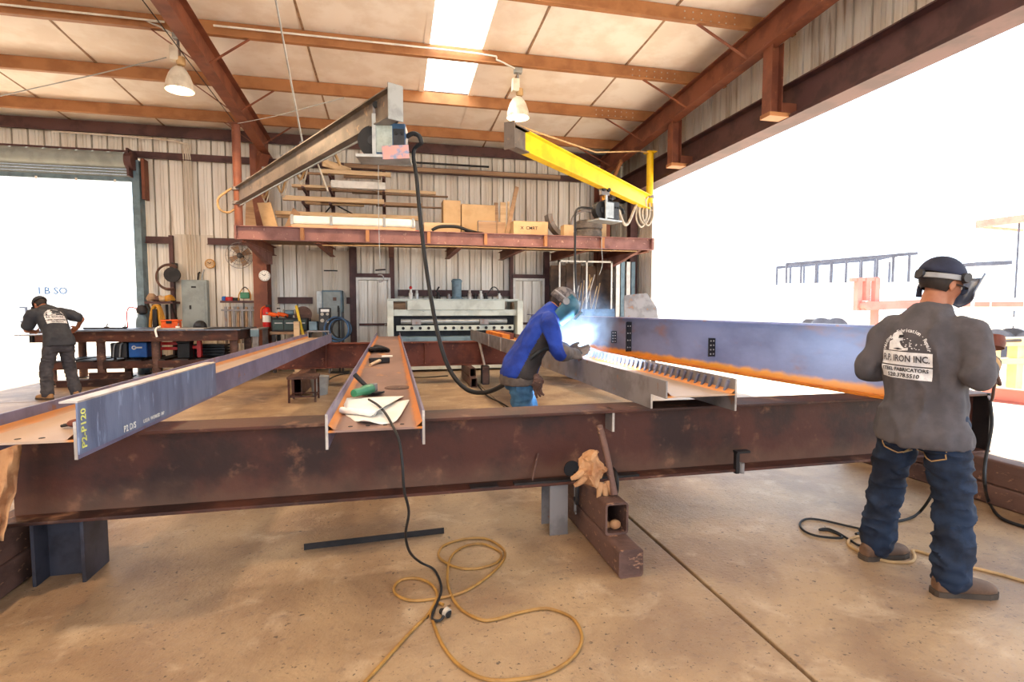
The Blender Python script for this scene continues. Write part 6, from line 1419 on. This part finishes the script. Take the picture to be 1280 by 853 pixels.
def eyes(c, f, r, u, parent):
    R = Matrix((r, f, u)).transposed()
    for sx in (-1, 1):
        p = c+R@Vector((sx*0.032, 0.083, 0.003)); ey = B().ell(p, 0.013, 0.013, 0.013, 12, 8).obj('eye', 'white', parent, smooth=True)
        B().ell(p+f*0.010, 0.006, 0.005, 0.006, 10, 6).obj('iris', 'ink', ey, smooth=True)
def hand_shape(b, w, d, side, curl=0.5, s=1.0, fat=1.0):
    """w wrist, d pointing along the palm, side = towards the thumb; palm faces d x side turned"""
    d = d.normalized(); side = (side-d*side.dot(d)).normalized(); pn = d.cross(side)   # back/palm normal
    R = Matrix((side, d, pn)).transposed()
    b.ell(w+d*0.045*s, 0.042*s*fat, 0.055*s, 0.019*s*fat, 14, 8, R); b.ell(w+d*0.075*s, 0.043*s*fat, 0.03*s, 0.016*s*fat, 14, 8, R)
    limb(b, [w-d*0.03*s, w+d*0.02*s], [0.028*s*fat, 0.03*s*fat], 12, 1)
    for k, (off, ln) in enumerate(((0.032, 0.072), (0.011, 0.08), (-0.011, 0.075), (-0.031, 0.06))):
        p = w+d*0.088*s+side*off*s; a = 0.25; pts = [p-d*0.02*s]; dirn = d.copy()
        for sg in (0.45, 0.32, 0.23):
            a = curl*(0.9 if sg == 0.45 else 0.8); dirn = (dirn*cos(a)-pn*sin(a)).normalized() if True else dirn
            pn_l = pn; pts.append(pts[-1]+dirn*(ln*sg+0.008)*s)
        limb(b, pts, [0.0105*s*fat, 0.010*s*fat, 0.009*s*fat, 0.0075*s*fat], 10, 3)
    th = (side*0.8+d*0.6-pn*0.15).normalized(); q = w+d*0.025*s+side*0.03*s
    limb(b, [q, q+th*0.035*s, q+th*0.035*s+(d*0.8+side*0.25-pn*0.4).normalized()*0.04*s], [0.014*s*fat, 0.012*s*fat, 0.009*s*fat], 10, 3)
def boot(b, ank, fd, s=1.0):
    """upper and sole volumes around an ankle standing on the floor"""
    fd = Vector((fd[0], fd[1], 0)).normalized(); sd = Vector((fd.y, -fd.x, 0)); z = Vector((0,0,1)); g = Vector((ank.x, ank.y, 0))
    loft(b, [(g+fd*-0.085+z*0.05, sd, z, 0.03, 0.035), (g+fd*-0.06+z*0.055, sd, z, 0.042, 0.05), (g+z*0.06, sd, z, 0.045, 0.055), (g+fd*0.08+z*0.05, sd, z, 0.048, 0.045), (g+fd*0.15+z*0.042, sd, z, 0.05, 0.036), (g+fd*0.195+z*0.036, sd, z, 0.036, 0.028), (g+fd*0.212+z*0.032, sd, z, 0.015, 0.015)], 18, 3)
    limb(b, [g+z*0.06, g+z*0.10, g+z*0.135], [0.05, 0.05, 0.046], 16, 3)
def sole(ank, fd):
    fd = Vector((fd[0], fd[1], 0)).normalized(); sd = Vector((fd.y, -fd.x, 0)); out = []
    for (t, w) in ((-0.095, 0.02), (-0.085, 0.035), (-0.05, 0.042), (0.02, 0.036), (0.09, 0.048), (0.15, 0.052), (0.195, 0.04), (0.218, 0.018)): out.append((t, w))
    poly = [(t, w) for t, w in out]+[(t, -w) for t, w in out[::-1]]
    return B().prism(poly, Vector((ank.x, ank.y, 0.0)), fd, sd, (0,0,1), 0.028)

def person(name, label, base, th, spine, arms, legs, head, colours, extra=None, sleeve=1.0, folds=0.006, hem_flat=True):
    """spine rings: (a,b,c,rx,ry); joints as (right, forward, up) in metres from base; th facing angle"""
    f = Vector((cos(th), sin(th), 0)); r = Vector((sin(th), -cos(th), 0)); z = Vector((0,0,1)); base = Vector(base)
    W = lambda a, b_, c: base+r*a+f*b_+z*c
    t = thing(name, base, label, 'person')
    # continuous body
    bd = B(); sp = [W(*s[:3]) for s in spine]
    def rings(scale):
        out = []
        for i, s in enumerate(spine):
            tg = (sp[min(i+1, len(sp)-1)]-sp[max(i-1, 0)]).normalized(); ax = (r-tg*r.dot(tg)).normalized(); ay = tg.cross(ax)
            out.append((sp[i], ax, ay, s[3]*scale, s[4]*scale))
        return out
    loft(bd, rings(0.80)[1:])
    J = {}
    for sd in ('L', 'R'):
        sh, el, wr_ = (W(*p) for p in arms[sd][:3]); J[sd] = (sh, el, wr_)
        limb(bd, [sh, sh.lerp(el, 0.5), el, el.lerp(wr_, 0.4), wr_], [0.042, 0.04, 0.036, 0.037, 0.027])
        hp, kn, an = (W(*p) for p in legs[sd][:3])
        limb(bd, [hp, hp.lerp(kn, 0.5), kn, kn.lerp(an, 0.35), an], [0.085, 0.072, 0.052, 0.052, 0.036])
        d_ = arms[sd][3]; hd = (r*d_[0]+f*d_[1]+z*d_[2]).normalized(); s_ = arms[sd][4]; sdv = (r*s_[0]+f*s_[1]+z*s_[2]).normalized()
        J[sd+'h'] = (hd, sdv)
        hand_shape(bd, wr_, hd, sdv, arms[sd][5])
    hc = W(*head[0]); ha = head[1]; hf = (f*cos(ha[0])*cos(ha[1])+r*sin(ha[0])*cos(ha[1])-z*sin(ha[1])).normalized(); hr = (hf.cross(z)).normalized(); hu = hr.cross(hf)
    if len(ha) > 2 and ha[2]:
        q = Matrix.Rotation(ha[2], 3, hf); hr = q@hr; hu = q@hu
    head_shape(bd, hc, hf, hr, hu); limb(bd, [sp[-2], sp[-1], hc-hu*0.06-hf*0.01], [0.07, 0.056, 0.054], 16, 3)
    body, _ = fuse(bd, 'body', 'skin', t, 0.0085, 2)
    eyes(hc, hf, hr, hu, t)
    # shirt
    sb = B(); loft(sb, rings(1.0))
    for sd in ('L', 'R'):
        sh, el, wr_ = J[sd]; inn = sh.lerp(sp[-3], 0.45)
        if sleeve >= 1: limb(sb, [inn, sh, sh.lerp(el, 0.5), el, el.lerp(wr_, 0.5), el.lerp(wr_, 0.97)], [0.08, 0.074, 0.066, 0.06, 0.055, 0.046])
        else: limb(sb, [inn, sh, sh.lerp(el, sleeve*0.6), sh.lerp(el, sleeve)], [0.085, 0.085, 0.085, 0.082])
    shirt, sbb = fuse(sb, 'shirt', colours['shirt'], t, 0.011, 2, folds*1.5, 4.5, (1.2, 1.2, 0.8))
    # trousers
    tb_ = B(); hips = [W(*legs['L'][0]), W(*legs['R'][0])]; pc = (hips[0]+hips[1])/2
    loft(tb_, [(pc+z*0.07, r, f, 0.140, 0.105), (pc+z*0.04, r, f, 0.158, 0.118), (pc, r, f, 0.178, 0.130), (pc-z*0.08, r, f, 0.180, 0.130), (pc-z*0.135, r, f, 0.165, 0.115)])
    for sd in ('L', 'R'):
        hp, kn, an = (W(*p) for p in legs[sd][:3]); an2 = kn.lerp(an, 0.97)
        limb(tb_, [hp, hp.lerp(kn, 0.22), hp.lerp(kn, 0.55), kn, kn.lerp(an, 0.5), an2], [0.100, 0.104, 0.092, 0.082, 0.080, 0.083], 18)
    trousers, _ = fuse(tb_, 'trousers', colours['pants'], t, 0.011, 2, folds*1.5, 5.5, (1, 1, 2.0))
    for sd in ('L', 'R'):
        an = W(*legs[sd][2]); fd = legs[sd][3]; fdv = f*cos(fd)+r*sin(fd); b3 = B(); boot(b3, an, fdv)
        bo, _ = fuse(b3, 'boot', colours['boot'], t, 0.008, 2); sole(an, fdv).obj('sole', 'sole', bo)
    return dict(root=t, W=W, f=f, r=r, z=z, hc=hc, hf=hf, hr=hr, hu=hu, J=J, shirt=shirt, sbb=sbb, sp=sp, body=body)
def cap_dome(P, m, name='cap', grow=1.0, cut=0.0):
    """close-fitting cap on the head"""
    R = Matrix((P['hr'], P['hf'], P['hu'])).transposed(); b = B(); b.ell((0, 0, 0), 0.088*grow, 0.112*grow, 0.10*grow, 26, 16)
    keep = [i for i, v in enumerate(b.v) if v.z > cut-1e-6]; ks = set(keep); mp = {}
    vs = []
    for i in keep: mp[i] = len(vs); vs.append(P['hc']+R@(b.v[i]+Vector((0, -0.010, 0.036))))
    fs = [tuple(mp[i] for i in fc) for fc in b.f if all(i in ks for i in fc)]
    o = B().add(vs, fs).obj(name, m, P['root'], smooth=True); md_ = o.modifiers.new('t', 'SOLIDIFY'); md_.thickness = 0.006; md_.offset = 1
    return o, R
def hair_back(P, m='hair'):
    R = Matrix((P['hr'], P['hf'], P['hu'])).transposed(); b = B(); b.ell((0, 0, 0), 0.082, 0.105, 0.10, 28, 20)
    keep = {i for i, v in enumerate(b.v) if v.y < 0.015 and v.z > -0.075}; mp = {}; vs = []
    for i in sorted(keep): mp[i] = len(vs); vs.append(P['hc']+R@(b.v[i]+Vector((0, -0.012, 0.025))))
    fs = [tuple(mp[i] for i in fc) for fc in b.f if all(i in keep for i in fc)]
    return B().add(vs, fs).obj('hair', m, P['root'], smooth=True)
def bvh_of(bb): return BVHTree.FromPolygons([tuple(v) for v in bb.v], bb.f)
def back_print(P, c, w, full=True):
    """arched lettering, welder emblem and banner on the back of the shirt"""
    tree = bvh_of(P['sbb']); ex, ey = P['r'].copy(), P['up_back']; ey.normalize(); ex = (ex-ey*ex.dot(ey)).normalized(); s = w/0.25; root = P['shirt']
    def patch(poly, m, name, off=0.0025):
        vs = []; fs = []; nz_ = ex.cross(ey)
        n = 18
        (x0, x1, y0, y1) = poly
        for i in range(n+1):
            for j in range(n+1):
                p = c+ex*((x0+(x1-x0)*i/n)*s)+ey*((y0+(y1-y0)*j/n)*s); h = tree.ray_cast(p+nz_*0.35, -nz_, 0.8); q = h[0] if h[0] is not None else p; vs.append(q+nz_*off)
        for i in range(n):
            for j in range(n): a = i*(n+1)+j; fs.append((a, a+n+1, a+n+2, a+1))
        return B().add(vs, fs).obj(name, m, root)
    patch((-0.125, 0.125, -0.035, 0.035), 'print', 'print_banner'); patch((-0.125, 0.125, -0.105, -0.042), 'print', 'print_banner')
    def T(txt, size, x, y, m, bold=0.0, off=0.009, sx=1.0): return writing(txt, size*s, c+ex*(x*s)+ey*(y*s), ex, ey, m, root, 'print_lettering', tree, off=off, bold=bold*s, sx=sx)
    T('R.P. IRON INC.', 0.048, 0, 0.0, 'grey_shirt' if full else 'tee_dark', 0.0012, sx=0.74)
    T('STEEL FABRICATORS', 0.026, 0, -0.058, 'ink', 0.0008, sx=0.92); T('520.378.5510', 0.028, 0, -0.088, 'ink', 0.0008)
    arc = 'Welding \u00b7 Fabrication \u00b7 Repair'; n = len(arc); cy = 0.035
    for k, ch in enumerate(arc):
        if ch == ' ': continue
        a = radians(172-164*k/(n-1)); R_ = 0.112; p = c+ex*(R_*cos(a)*s)+ey*((cy+R_*sin(a))*s); t1 = ex*sin(a)-ey*cos(a); t2 = ex*cos(a)+ey*sin(a)
        writing(ch, 0.026*s, p, t1, t2, 'print', root, 'print_lettering', tree, off=0.006, bold=0.0006*s)
    # welder emblem: helmeted figure bent over sparks
    def blob(pts, m='print', off=0.006):
        vs = []; nz_ = ex.cross(ey)
        for x, y in pts:
            p = c+ex*(x*s)+ey*(y*s); h = tree.ray_cast(p+nz_*0.35, -nz_, 0.8); vs.append((h[0] if h[0] is not None else p)+nz_*off)
        B().add(vs, [tuple(range(len(vs)))]).obj('print_emblem', m, root)
    blob([(-0.085, 0.04), (-0.085, 0.085), (-0.06, 0.10), (-0.035, 0.095), (-0.02, 0.07), (0.0, 0.055), (0.02, 0.06), (0.02, 0.045), (-0.02, 0.04)])
    blob([(-0.045+0.03*cos(a), 0.112+0.026*sin(a)) for a in [k*pi/8 for k in range(16)]], off=0.004)
    blob([(-0.038, 0.105), (-0.012, 0.11), (-0.014, 0.125), (-0.036, 0.122)], 'ink', 0.0085)
    blob([(-0.06, 0.05), (-0.03, 0.055), (-0.005, 0.05), (-0.03, 0.045)], 'ink', 0.0085)
    rr = random.Random(4)
    for k in range(26):
        a = rr.uniform(0.05, 2.3); q = rr.uniform(0.02, 0.075); x, y = 0.015+q*cos(a), 0.045+q*sin(a)*0.9; d_ = 0.004
        blob([(x-d_, y), (x, y-d_*0.6), (x+d_, y), (x, y+d_*0.6)])

# ---- worker in grey, back to the camera
A = person('person', 'worker in grey long sleeve shirt, jeans and navy cap standing with back turned', (2.745, 2.25, 0), radians(16),
    [(0, 0.0, 0.735, 0.206, 0.165), (0, -0.005, 0.82, 0.204, 0.160), (0, 0.0, 0.95, 0.178, 0.130), (0, 0.005, 1.08, 0.180, 0.126), (0, 0.0, 1.22, 0.198, 0.128), (0, 0.0, 1.32, 0.182, 0.112), (0, 0.02, 1.40, 0.120, 0.085), (0, 0.04, 1.465, 0.068, 0.066)],
    {'R': ((0.185, 0.0, 1.315), (0.25, -0.05, 1.10), (0.185, 0.20, 1.17), (-0.25, 0.9, 0.35), (-0.7, 0, 0.7), 0.75), 'L': ((-0.185, 0.0, 1.315), (-0.27, -0.03, 1.10), (-0.12, 0.19, 1.12), (0.4, 0.9, 0.1), (0.5, 0, 0.8), 0.75)},
    {'R': ((0.088, 0, 0.86), (0.145, 0.02, 0.47), (0.185, -0.055, 0.09), 0.55), 'L': ((-0.088, 0, 0.86), (-0.185, 0.06, 0.47), (-0.215, 0.03, 0.09), 0.30)},
    ((0.02, 0.075, 1.575), (0.35, 0.30, 0.05)), dict(shirt='grey_shirt', pants='denim', boot='boot'), folds=0.014)
A['up_back'] = Vector((0.0, 0.0, 1))+A['r']*0.02
ex_t = A['r']*1.0; 
back_print(A, A['W'](-0.04, -0.13, 1.185), 0.25)
hair_back(A); cap_o, R = cap_dome(A, 'navy', 'cap', 1.02, -0.005)
root = A['root']; hc = A['hc']
def hp_(x, y, z_): return hc+R@Vector((x, y, z_))
b = B(); vs = []; 
for k in range(33):
    a = 2*pi*k/32
    for (rr, zz) in ((0.0, -0.013), (0.004, -0.010), (0.004, 0.012), (0.0, 0.015)): vs.append(hp_((0.097+rr)*cos(a), -0.010+(0.122+rr)*sin(a), 0.036+zz-0.006+0.02*sin(a)))
fs = [(k*4+j, k*4+4+j, k*4+4+(j+1) % 4, k*4+(j+1) % 4) for k in range(32) for j in range(4)]
b.add(vs, fs).obj('headgear_band', 'band_grey', root, smooth=True)
for sx in (-1, 1): B().cyl(hp_(sx*0.096, 0.02, 0.04), hp_(sx*0.118, 0.02, 0.04), 0.024, n=16).obj('pivot_knob', 'dark_plastic', root)
B().cyl(hp_(0, -0.13, 0.015), hp_(0, -0.148, 0.012), 0.024, n=16).obj('ratchet_knob', 'dark_plastic', root)
b = B(); vs = []; nk = 18; nj = 8       # flipped-up curved shield in front of the brow
for k in range(nk+1):
    a = radians(90-66+132*k/nk)
    for j in range(nj+1):
        h = j/nj; rad = 0.140+0.006*h; edge = abs(k/nk-0.5)*2
        vs.append(hp_(rad*cos(a)*1.0, 0.005+rad*sin(a)*1.02+0.015*h, 0.075-0.17*(1-h)*(1-0.35*edge)+0.01))
fs = [(k*(nj+1)+j, (k+1)*(nj+1)+j, (k+1)*(nj+1)+j+1, k*(nj+1)+j+1) for k in range(nk) for j in range(nj)]
o = b.add(vs, fs).obj('face_shield', 'visor', root, smooth=True); o.modifiers.new('t', 'SOLIDIFY').thickness = 0.004
# safety glasses
b = B(); b.tube([hp_(0.078, -0.01, 0.0), hp_(0.076, 0.05, 0.004), hp_(0.062, 0.098, 0.006), hp_(0.0, 0.112, 0.008), hp_(-0.062, 0.098, 0.006), hp_(-0.076, 0.05, 0.004), hp_(-0.078, -0.01, 0.0)], 0.0035, 8, 4); gl_ = b.obj('safety_glasses', 'ink', root, smooth=True)
for sx in (-1, 1): b = B(); b.ell(hp_(sx*0.034, 0.108, -0.004), 0.028, 0.006, 0.02, 14, 8, R); b.obj('lens', 'visor', gl_, smooth=True)
# neck flap / ear strap
b = B(); b.tube([hp_(-0.098, 0.0, 0.03), hp_(-0.104, -0.01, -0.02), hp_(-0.102, 0.0, -0.075)], 0.014, 8, 4); b.obj('ear_strap', 'navy', root, smooth=True)
b = B(); hand_shape(b, A['J']['R'][2], *A['J']['Rh'], 0.6, 1.12, 1.25); w_ = A['J']['R'][2]; el = A['J']['R'][1]; limb(b, [el.lerp(w_, 0.82), w_], [0.062, 0.045], 16, 2); fuse(b, 'glove', 'glove_tan', root, 0.007, 1)
b = B(); hand_shape(b, A['J']['L'][2], *A['J']['Lh'], 0.6, 1.12, 1.25); w_ = A['J']['L'][2]; el = A['J']['L'][1]; limb(b, [el.lerp(w_, 0.82), w_], [0.062, 0.045], 16, 2); fuse(b, 'glove', 'glove_tan', root, 0.007, 1)
# jeans pockets with pale stitching
tr_o = [o for o in root.children if o.name.startswith('trousers')][0]
ttree = BVHTree.FromPolygons([tuple(v.co+ORG[root.name]) for v in tr_o.data.vertices], [tuple(p.vertices) for p in tr_o.data.polygons])
nz_ = -A['f']
def on_jeans(a, c):
    p = A['W'](a, -0.5, c); h = ttree.ray_cast(p, A['f'], 1.0); return (h[0] if h[0] is not None else A['W'](a, -0.13, c))+nz_*0.003
for s_ in (-1, 1):
    cx_ = s_*0.085; pp = [(cx_-0.065, 0.80), (cx_-0.06, 0.69), (cx_, 0.665), (cx_+0.06, 0.69), (cx_+0.065, 0.80)]
    fine = []
    for i in range(4):
        for q in range(5): fine.append((pp[i][0]+(pp[i+1][0]-pp[i][0])*q/5, pp[i][1]+(pp[i+1][1]-pp[i][1])*q/5))
    B().tube([on_jeans(*q) for q in fine], 0.0035, 6, 1).obj('pocket_stitching', 'cable_tan', root, smooth=True)
# torch held in the right glove
w_ = A['J']['R'][2]; hd = A['J']['Rh'][0]; g0 = w_+hd*0.10
t = thing('grinder_tool', g0, 'small brown tool held in the gloves of the worker in grey', 'tool')
B().lathe([(0.0, -0.03), (0.05, -0.028), (0.055, 0.0), (0.05, 0.035), (0.0, 0.04)], g0+Vector((0.02, 0.0, 0.06)), (0.3, 0.2, 1), 18).obj('tool_body', 'rust_red', t, smooth=True); B().cyl(g0+Vector((0.05, -0.01, 0.07)), g0+Vector((0.14, -0.05, 0.075)), 0.008, n=8).obj('tip', 'steel', t)
b = B(); b.tube([g0+Vector((0,0,0)), g0+Vector((0.03, -0.04, -0.15)), at(1244, 478, y=2.35), at(1240, 500, y=2.62), at(1236, 496, y=2.98)], 0.009, 8, 6); tag(b.obj('tool_lead', 'tube', smooth=True), 'brown lead from the tool of the worker in grey to the beam end', 'cable')

# ---- welder in blue
Wd = person('person', 'welder in blue jacket and helmet leaning over the beam he welds', (1.12, 4.60, 0), radians(-4),
    [(0, -0.02, 0.84, 0.212, 0.168), (0, -0.01, 0.92, 0.200, 0.158), (0, 0.05, 1.03, 0.172, 0.138), (0, 0.125, 1.16, 0.185, 0.135), (0, 0.19, 1.28, 0.195, 0.125), (0, 0.235, 1.36, 0.165, 0.10), (0, 0.275, 1.42, 0.105, 0.08), (0, 0.31, 1.46, 0.07, 0.065)],
    {'R': ((0.20, 0.215, 1.315), (0.27, 0.27, 1.07), (0.19, 0.39, 1.05), (-0.35, 0.9, -0.02), (-0.8, 0.0, 0.6), 0.7), 'L': ((-0.20, 0.215, 1.315), (-0.22, 0.34, 1.08), (-0.02, 0.44, 1.06), (0.6, 0.8, -0.1), (0.6, 0, 0.8), 0.7)},
    {'R': ((0.088, -0.02, 0.86), (0.11, -0.01, 0.47), (0.12, -0.06, 0.09), 0.2), 'L': ((-0.088, -0.02, 0.86), (-0.13, 0.10, 0.47), (-0.14, 0.06, 0.09), -0.1)},
    ((0.0, 0.37, 1.485), (0.12, 0.75)), dict(shirt='jacket_blue', pants='denim_light', boot='boot'), folds=0.010)
root = Wd['root']; hc = Wd['hc']
me = Wd['shirt'].data; me.materials.append(M['jacket_dark'])
for p in me.polygons:
    c = p.center+ORG[root.name]; q = c-Vector((1.12, 4.6, 0)); a = q.dot(Wd['r']); b_ = q.dot(Wd['f'])
    mid = 0.06+(c.z-0.9)*0.52
    if a > 0.06 and c.z < 1.30 and abs(b_-mid+0.0) < 0.085+0.05*(1.3-c.z) and not (a > 0.215 and c.z > 0.98): p.material_index = 1
    if c.z < 0.83: p.material_index = 1
cap_o, R = cap_dome(Wd, 'camo', 'welding_cap', 1.1, -0.05); hair_back(Wd)
b = B(); vs = []; nk, nj = 20, 10    # helmet shell
for k in range(nk+1):
    a = radians(90-100+200*k/nk)
    for j in range(nj+1):
        h = j/nj; rad = 0.135*(1-0.35*max(0, h-0.72)/0.28)*(1-0.12*(1-h)); vs.append(hp_(rad*cos(a), 0.01+rad*1.22*sin(a)*(1.0-0.12*(1-h)), -0.155+0.27*h))
fs = [(k*(nj+1)+j, (k+1)*(nj+1)+j, (k+1)*(nj+1)+j+1, k*(nj+1)+j+1) for k in range(nk) for j in range(nj)]
sh_ = b.add(vs, fs).obj('helmet_shell', mat('helmet_teal', (44, 92, 108), (34, 66, 82), 6, 0.35), root, smooth=True); sh_.modifiers.new('t', 'SOLIDIFY').thickness = 0.005
b = B(); b.bar(hp_(-0.055, 0.178, 0.02), hp_(0.055, 0.178, 0.02), 0.012, 0.09, up=Wd['hu']); b.obj('filter_lens', 'lens', sh_)
for sx in (-1, 1): B().cyl(hp_(sx*0.12, 0.0, 0.03), hp_(sx*0.15, 0.0, 0.03), 0.03, n=16).obj('pivot_knob', 'band_grey', root)
b = B(); b.torus(hc+R@Vector((0, -0.01, 0.045)), 0.118, 0.010, R@Vector((0, 0, 1)), 28, 6); b.obj('headgear_band', 'band_grey', root, smooth=True)
for sd in ('R', 'L'):
    b = B(); w_ = Wd['J'][sd][2]; el = Wd['J'][sd][1]; hand_shape(b, w_, *Wd['J'][sd+'h'], 0.55, 1.2, 1.4); limb(b, [el.lerp(w_, 0.45), el.lerp(w_, 0.75), w_], [0.075, 0.068, 0.05], 16, 3); fuse(b, 'gauntlet', 'glove_grey', root, 0.007, 1)
b = B(); loft(b, [(Wd['W'](0, -0.03, 0.90), Wd['r'], Wd['f'], 0.19, 0.150), (Wd['W'](0, -0.025, 0.83), Wd['r'], Wd['f'], 0.208, 0.165), (Wd['W'](0, -0.025, 0.775), Wd['r'], Wd['f'], 0.204, 0.162)]); fuse(b, 'hoodie_hem', 'glove_grey', root, 0.011, 1, 0.008, 9)
# spare gloves in the pocket
g = thing('pocket_gloves', Wd['W'](0.17, 0.10, 0.80), 'brown leather gloves hanging from the pocket of the welder', 'gloves'); ORG[g.name] = Vector()
o = crumple('cuff', (0, 0, 0), (0.05, 0.035, 0.075), 'paper_bag', None, None, 9.3, amp=0.5); o.parent = g; o.location = (0.01, 0, 0.0); o.data.materials[0] = M['tube']
for k in range(3): f_ = B(); f_.tube([(0.0+0.022*k-0.01, -0.01, -0.04), (0.005+0.026*k-0.01, -0.015, -0.09), (0.02+0.03*k-0.01, -0.01, -0.13+0.012*k)], 0.013, 8, 3, rs=[0.014, 0.013, 0.009]); f_.obj('glove_finger', 'tube', g, smooth=True)
# torch, arc, smoke
tp = Vector((1.66, 4.62, 1.035)); wr_ = Wd['J']['R'][2]+Wd['J']['Rh'][0]*0.09
t = thing('welding_torch', wr_, 'welding torch in the gauntlet of the welder with a bright arc', 'torch')
b = B(); b.tube([wr_+Vector((-0.12, -0.06, 0.0)), wr_, wr_+Vector((0.05, 0.04, 0.0)), tp+Vector((-0.02, 0, 0.025))], 0.013, 10, 5, rs=[0.016, 0.016, 0.012, 0.009]); b.obj('handle', 'black', t, smooth=True)
M['arc'] = emit('arc', (205, 228, 255), 260)
B().ell(tp+Vector((0.0, 0, 0.004)), 0.012, 0.012, 0.012, 12, 8).obj('arc_point', 'arc', t, smooth=True)
ld = bpy.data.lights.new('arc_light', 'POINT'); ld.energy = 110; ld.color = (0.55, 0.75, 1.0); ld.shadow_soft_size = 0.015
lo = bpy.data.objects.new('arc_light', ld); COL.objects.link(lo); lo.location = tp+Vector((0, 0, 0.03))-wr_; lo.parent = t
sm_ = bpy.data.materials.new('weld_smoke'); sm_.use_nodes = True; nt = sm_.node_tree; nt.nodes.remove(nt.nodes['Principled BSDF'])
pv = nt.nodes.new('ShaderNodeVolumePrincipled'); pv.inputs['Color'].default_value = (0.75, 0.85, 1, 1); pv.inputs['Anisotropy'].default_value = 0.0
tcn = nt.nodes.new('ShaderNodeTexCoord'); nz2 = nt.nodes.new('ShaderNodeTexNoise'); nz2.inputs['Scale'].default_value = 5; nz2.inputs['Detail'].default_value = 5; nz2.inputs['Distortion'].default_value = 1.2
ln_ = nt.nodes.new('ShaderNodeVectorMath'); ln_.operation = 'LENGTH'; mp_ = nt.nodes.new('ShaderNodeMapping'); mp_.inputs['Scale'].default_value = (1/0.34, 1/0.34, 1/0.42)
nt.links.new(tcn.outputs['Object'], nz2.inputs['Vector']); nt.links.new(tcn.outputs['Object'], mp_.inputs['Vector']); nt.links.new(mp_.outputs[0], ln_.inputs[0])
rg = nt.nodes.new('ShaderNodeMapRange'); rg.inputs['From Min'].default_value = 1.0; rg.inputs['From Max'].default_value = 0.1; nt.links.new(ln_.outputs['Value'], rg.inputs['Value'])
r2 = nt.nodes.new('ShaderNodeMapRange'); r2.inputs['From Min'].default_value = 0.42; r2.inputs['From Max'].default_value = 0.7; nt.links.new(nz2.outputs['Fac'], r2.inputs['Value'])
mu = nt.nodes.new('ShaderNodeMath'); mu.operation = 'MULTIPLY'; nt.links.new(rg.outputs[0], mu.inputs[0]); nt.links.new(r2.outputs[0], mu.inputs[1])
m2 = nt.nodes.new('ShaderNodeMath'); m2.operation = 'MULTIPLY'; m2.inputs[1].default_value = 1.8; nt.links.new(mu.outputs[0], m2.inputs[0]); nt.links.new(m2.outputs[0], pv.inputs['Density'])
nt.links.new(pv.outputs[0], nt.nodes['Material Output'].inputs['Volume'])
b = B(); b.ell((0, 0, 0), 0.34, 0.34, 0.42, 20, 14); o = b.obj('smoke_puff', sm_); o.location = tp+Vector((0.06, 0.05, 0.28)); tag(o, 'bluish welding smoke rising beside the helmet of the welder', 'smoke', kind='stuff')

# ---- man at the welding table, bent over, back to the camera
Lm = person('person', 'man in dark tee and trousers bent over the welding table at the left', (-5.23, 9.92, 0), radians(140),
    [(0, -0.02, 0.84, 0.205, 0.158), (0, -0.01, 0.94, 0.195, 0.150), (0, 0.05, 1.06, 0.175, 0.130), (0, 0.14, 1.19, 0.195, 0.130), (0, 0.24, 1.31, 0.205, 0.122), (0, 0.31, 1.38, 0.18, 0.10), (0, 0.36, 1.43, 0.11, 0.08), (0, 0.40, 1.46, 0.065, 0.062)],
    {'R': ((0.215, 0.27, 1.36), (0.40, 0.16, 1.27), (0.42, 0.36, 1.12), (-0.2, 0.8, -0.4), (-0.7, 0.3, 0.6), 0.4), 'L': ((-0.215, 0.27, 1.345), (-0.27, 0.36, 1.10), (-0.10, 0.52, 1.06), (0.7, 0.7, -0.1), (0.5, -0.3, 0.8), 0.4)},
    {'R': ((0.09, 0, 0.88), (0.15, 0.05, 0.48), (0.18, -0.03, 0.09), 0.3), 'L': ((-0.09, 0, 0.88), (-0.16, 0.06, 0.48), (-0.19, -0.02, 0.09), -0.3)},
    ((-0.02, 0.49, 1.50), (-0.15, 0.75)), dict(shirt='tee_dark', pants='pants_dark', boot='boot_tan'), sleeve=0.72, folds=0.009)
Lm['up_back'] = (Lm['sp'][5]-Lm['sp'][2])
back_print(Lm, Lm['W'](0.0, 0.10, 1.27), 0.27, False)
cap_o, R = cap_dome(Lm, 'tee_dark', 'cap', 1.04, -0.005); hair_back(Lm); hc = Lm['hc']; root = Lm['root']
b = B(); b.prism([(-0.08, 0), (-0.075, 0.05), (-0.04, 0.085), (0.04, 0.085), (0.075, 0.05), (0.08, 0)], hp_(0, 0.085, 0.03), R@Vector((1,0,0)), R@Vector((0,1,-0.15)), R@Vector((0,0,1)), 0.008); b.obj('cap_brim', 'tee_dark', root)
b = B(); loft(b, [(Lm['W'](0, -0.0, 0.95), Lm['r'], Lm['f'], 0.158, 0.118), (Lm['W'](0, 0, 0.915), Lm['r'], Lm['f'], 0.164, 0.126), ], sm=2); b.obj('belt', 'ink', root, smooth=True)
# plate he works on, cantilevered at the table end
px0, px1 = at(30, 416, y=10.6).x, at(58, 417, y=10.6).x
t = thing('work_plate', ((px0+px1)/2, 10.7, ZTB), 'thin steel plate under the hands of the bent man', 'plate'); B().box(px0, px1, 10.35, 11.48, 0.985, 1.0).obj('plate', 'steel', t); B().box(px1-0.2, px1-0.15, 10.5, 10.56, 0.86, 0.985).obj('clamp', 'black_steel', t)
